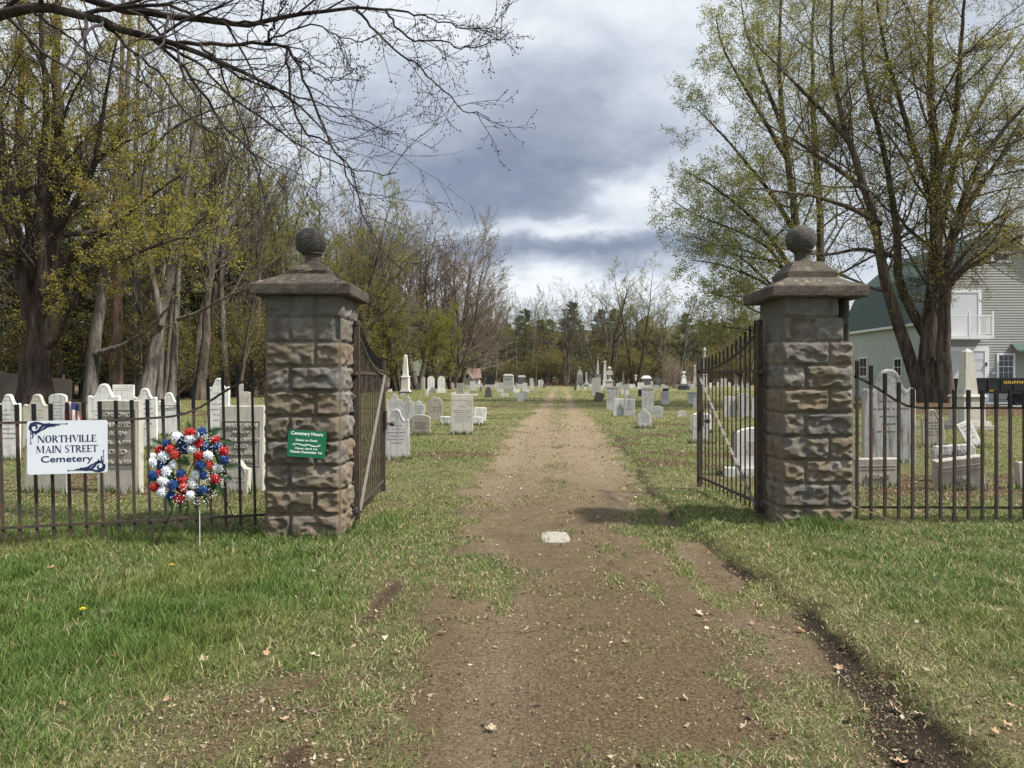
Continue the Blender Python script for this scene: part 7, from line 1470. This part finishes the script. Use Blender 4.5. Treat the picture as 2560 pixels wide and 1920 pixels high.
dh = empty('distant_house', (X(1167, 135), 135, 0), label='distant white house with a pinkish-brown roof behind the left stones', cat='house'); m_hr = plain('pink_roof', (.20, .13, .11), .8, var=.2, scale=1.0); m_hw = plain('house_white', (.50, .50, .50), .7, var=.06)
MB().box(-2.2, 2.2, 0, 6, 0, 1.8).build('wall', m_hw, dh); b_ = MB(); b_.add([(-2.5, -.3, 1.7), (2.5, -.3, 1.7), (2.3, 3, 3.5), (-2.3, 3, 3.5), (2.5, 6.3, 1.7), (-2.5, 6.3, 1.7)], [(0, 1, 2, 3), (3, 2, 4, 5), (0, 3, 5), (1, 4, 2)]); b_.build('roof', m_hr, dh)
b_ = MB(); b_.add([(-1.0, -.5, 1.6), (1.1, -.5, 1.6), (.05, -.5, 2.9)], [(0, 1, 2)]); b_.build('gable', m_hw, dh); MB().bar((-1.2, -.55, 1.5), (.05, -.55, 3.05), .12).bar((.05, -.55, 3.05), (1.3, -.55, 1.5), .12).build('gable_trim', m_trim, dh); MB().box(-.35, .35, -.53, -.505, 1.7, 2.3).build('window', m_glass, dh)
# hollow stump wrapped in dark ivy between the maple stems
# ------------------------------------------------------------------ small things on the ground
m_dl, t, b = new_mat('dead_leaf'); oi = t.node('ShaderNodeObjectInfo'); c = t.ramp(oi.outputs['Random'], [(0.0, (.30, .16, .085)), (.4, (.42, .30, .19)), (.75, (.22, .12, .07)), (1.0, (.52, .42, .30))]); t.link(c, b.inputs['Base Color'])
def dleaf(seed):
    rs = random.Random(seed); n = 22; vs = [(0, 0, 0)]
    for i in range(n):
        a = 2 * math.pi * i / n; r = (.5 + .5 * abs(math.cos(2.5 * a)) ** 1.5) * rs.uniform(.85, 1.1); r *= 1.15 if abs(a) < .4 else 1; x, y = r * math.cos(a), r * math.sin(a) * .75; vs.append((x, y, .25 * x * x * rs.uniform(.5, 1.5) + .45 * y * y + rs.uniform(-.05, .05)))
    b = MB(); b.add(vs, [(0, 1 + i, 1 + (i + 1) % n) for i in range(n)]); b.bar((-.5, 0, .05), (-1.4, .1, .12), .03); return b.mesh('dead_leaf', m_dl)
dl = [dleaf(i) for i in range(4)]; rs = random.Random(12)
spots = [(820, 655, 0), ] and []
known = [(110, 1230), (160, 1200), (355, 1215), (375, 1270), (440, 1432), (465, 1445), (410, 1408), (575, 1415), (680, 1420), (1510, 1325), (1625, 1335), (1730, 1352), (1812, 1435), (1935, 1530), (1985, 1550), (2150, 1620), (1945, 1635), (1645, 1300), (895, 1270), (250, 1425), (955, 1372), (440, 1035), (250, 1040), (2275, 1280), (1440, 1028), (1462, 1042), (2040, 1180), (2185, 1280), (320, 1270), (70, 1080), (520, 1040), (1835, 1545)]
for px_, py_ in known + [(rs.uniform(0, 2212), 1045 + 560 * rs.random() ** 1.6) for _ in range(60)]:
    x, y = gp(px_, py_)
    if abs(y - 7.25) < .5 and (-2.5 < x < -1.5 or 2.5 < x < 3.4): continue
    big = (px_, py_) in known; s_ = rs.uniform(.022, .038) if big else rs.uniform(.014, .027)
    o = link('fallen_leaf', dl[rs.randint(0, 3)], None, (x, y, float(gz(x, y)) + .018), (rs.uniform(-.5, .5), rs.uniform(-.5, .5), rs.uniform(0, 6.28))); o.scale = (s_, s_, s_)
    tag(o, 'curled dry brown leaf lying on the grass or track', 'leaf', 'dry fallen leaves')
m_tw = plain('dead_twig', (.16, .12, .09), .9, var=.3)
for px_, py_, L, lb in [(1130, 1360, .30, 'thin dry twig lying across the bare track'), (690, 1535, .35, 'forked twig lying in the bare rut on the left'), (1230, 1120, .25, 'small twig beside the flat pale stone'), (1600, 1640, .2, 'short twig at the bottom of the track')]:
    x, y = gp(px_, py_); z = float(gz(x, y)) + .008; b = MB(); pts = [(i * L / 7 - L / 2, .02 * math.sin(i * 1.3), .004 * (i % 2)) for i in range(8)]; b.tube(pts, [.004 - .0003 * i for i in range(8)], 5); b.tube([pts[3], (pts[3][0] + L * .2, L * .14, .01), (pts[3][0] + L * .3, L * .24, .008)], [.003, .002, .001], 4); tag(b.build('twig', m_tw, None, (x, y, z), (0, 0, rs.uniform(-.2, .3))), lb, 'twig', 'twigs on the ground')
x, y, z = 3.40, 7.45, .24; b = MB(); b.tube([(0, 0, 0), (.15, 0, -.06), (.36, -.04, -.14), (.52, -.08, -.20), (.66, -.12, -.24)], [.007, .006, .005, .004, .003], 5); b.tube([(.3, -.03, -.11), (.42, 0, -.2), (.5, 0, -.24)], [.004, .003, .002], 4); tag(b.build('dead_branch', m_tw, None, (x, y, z)), 'thin dead branch leaning from the right pillar through the fence rail', 'branch')
m_yel = plain('dandelion_yellow', (.75, .58, .02), .6, var=.1); m_gs = plain('dandelion_stem', (.12, .18, .05))
for px_, py_, lb in [(179, 1325, 'yellow dandelion in the dark grass at lower left'), (371, 1409, 'small yellow dandelion farther back in the left grass')][:1] + [(371, 1225, 'small yellow dandelion farther back in the left grass')]:
    x, y = gp(px_, py_ + 12); r = empty('dandelion', (x, y, float(gz(x, y))), label=lb, cat='flower'); MB().tube([(0, 0, 0), (0, 0, .05)], .0025, 5).build('stem', m_gs, r)
    b = MB()
    for k_ in range(3):
        for i in range(14): a = 6.283 * (i + k_ * .4) / 14; rr = .019 - .005 * k_; b.add([(0, 0, .052 + .003 * k_), (rr * math.cos(a - .18), rr * math.sin(a - .18), .055 + .004 * k_), (rr * math.cos(a + .18), rr * math.sin(a + .18), .055 + .004 * k_)], [(0, 1, 2)])
    b.build('flower_head', m_yel, r)
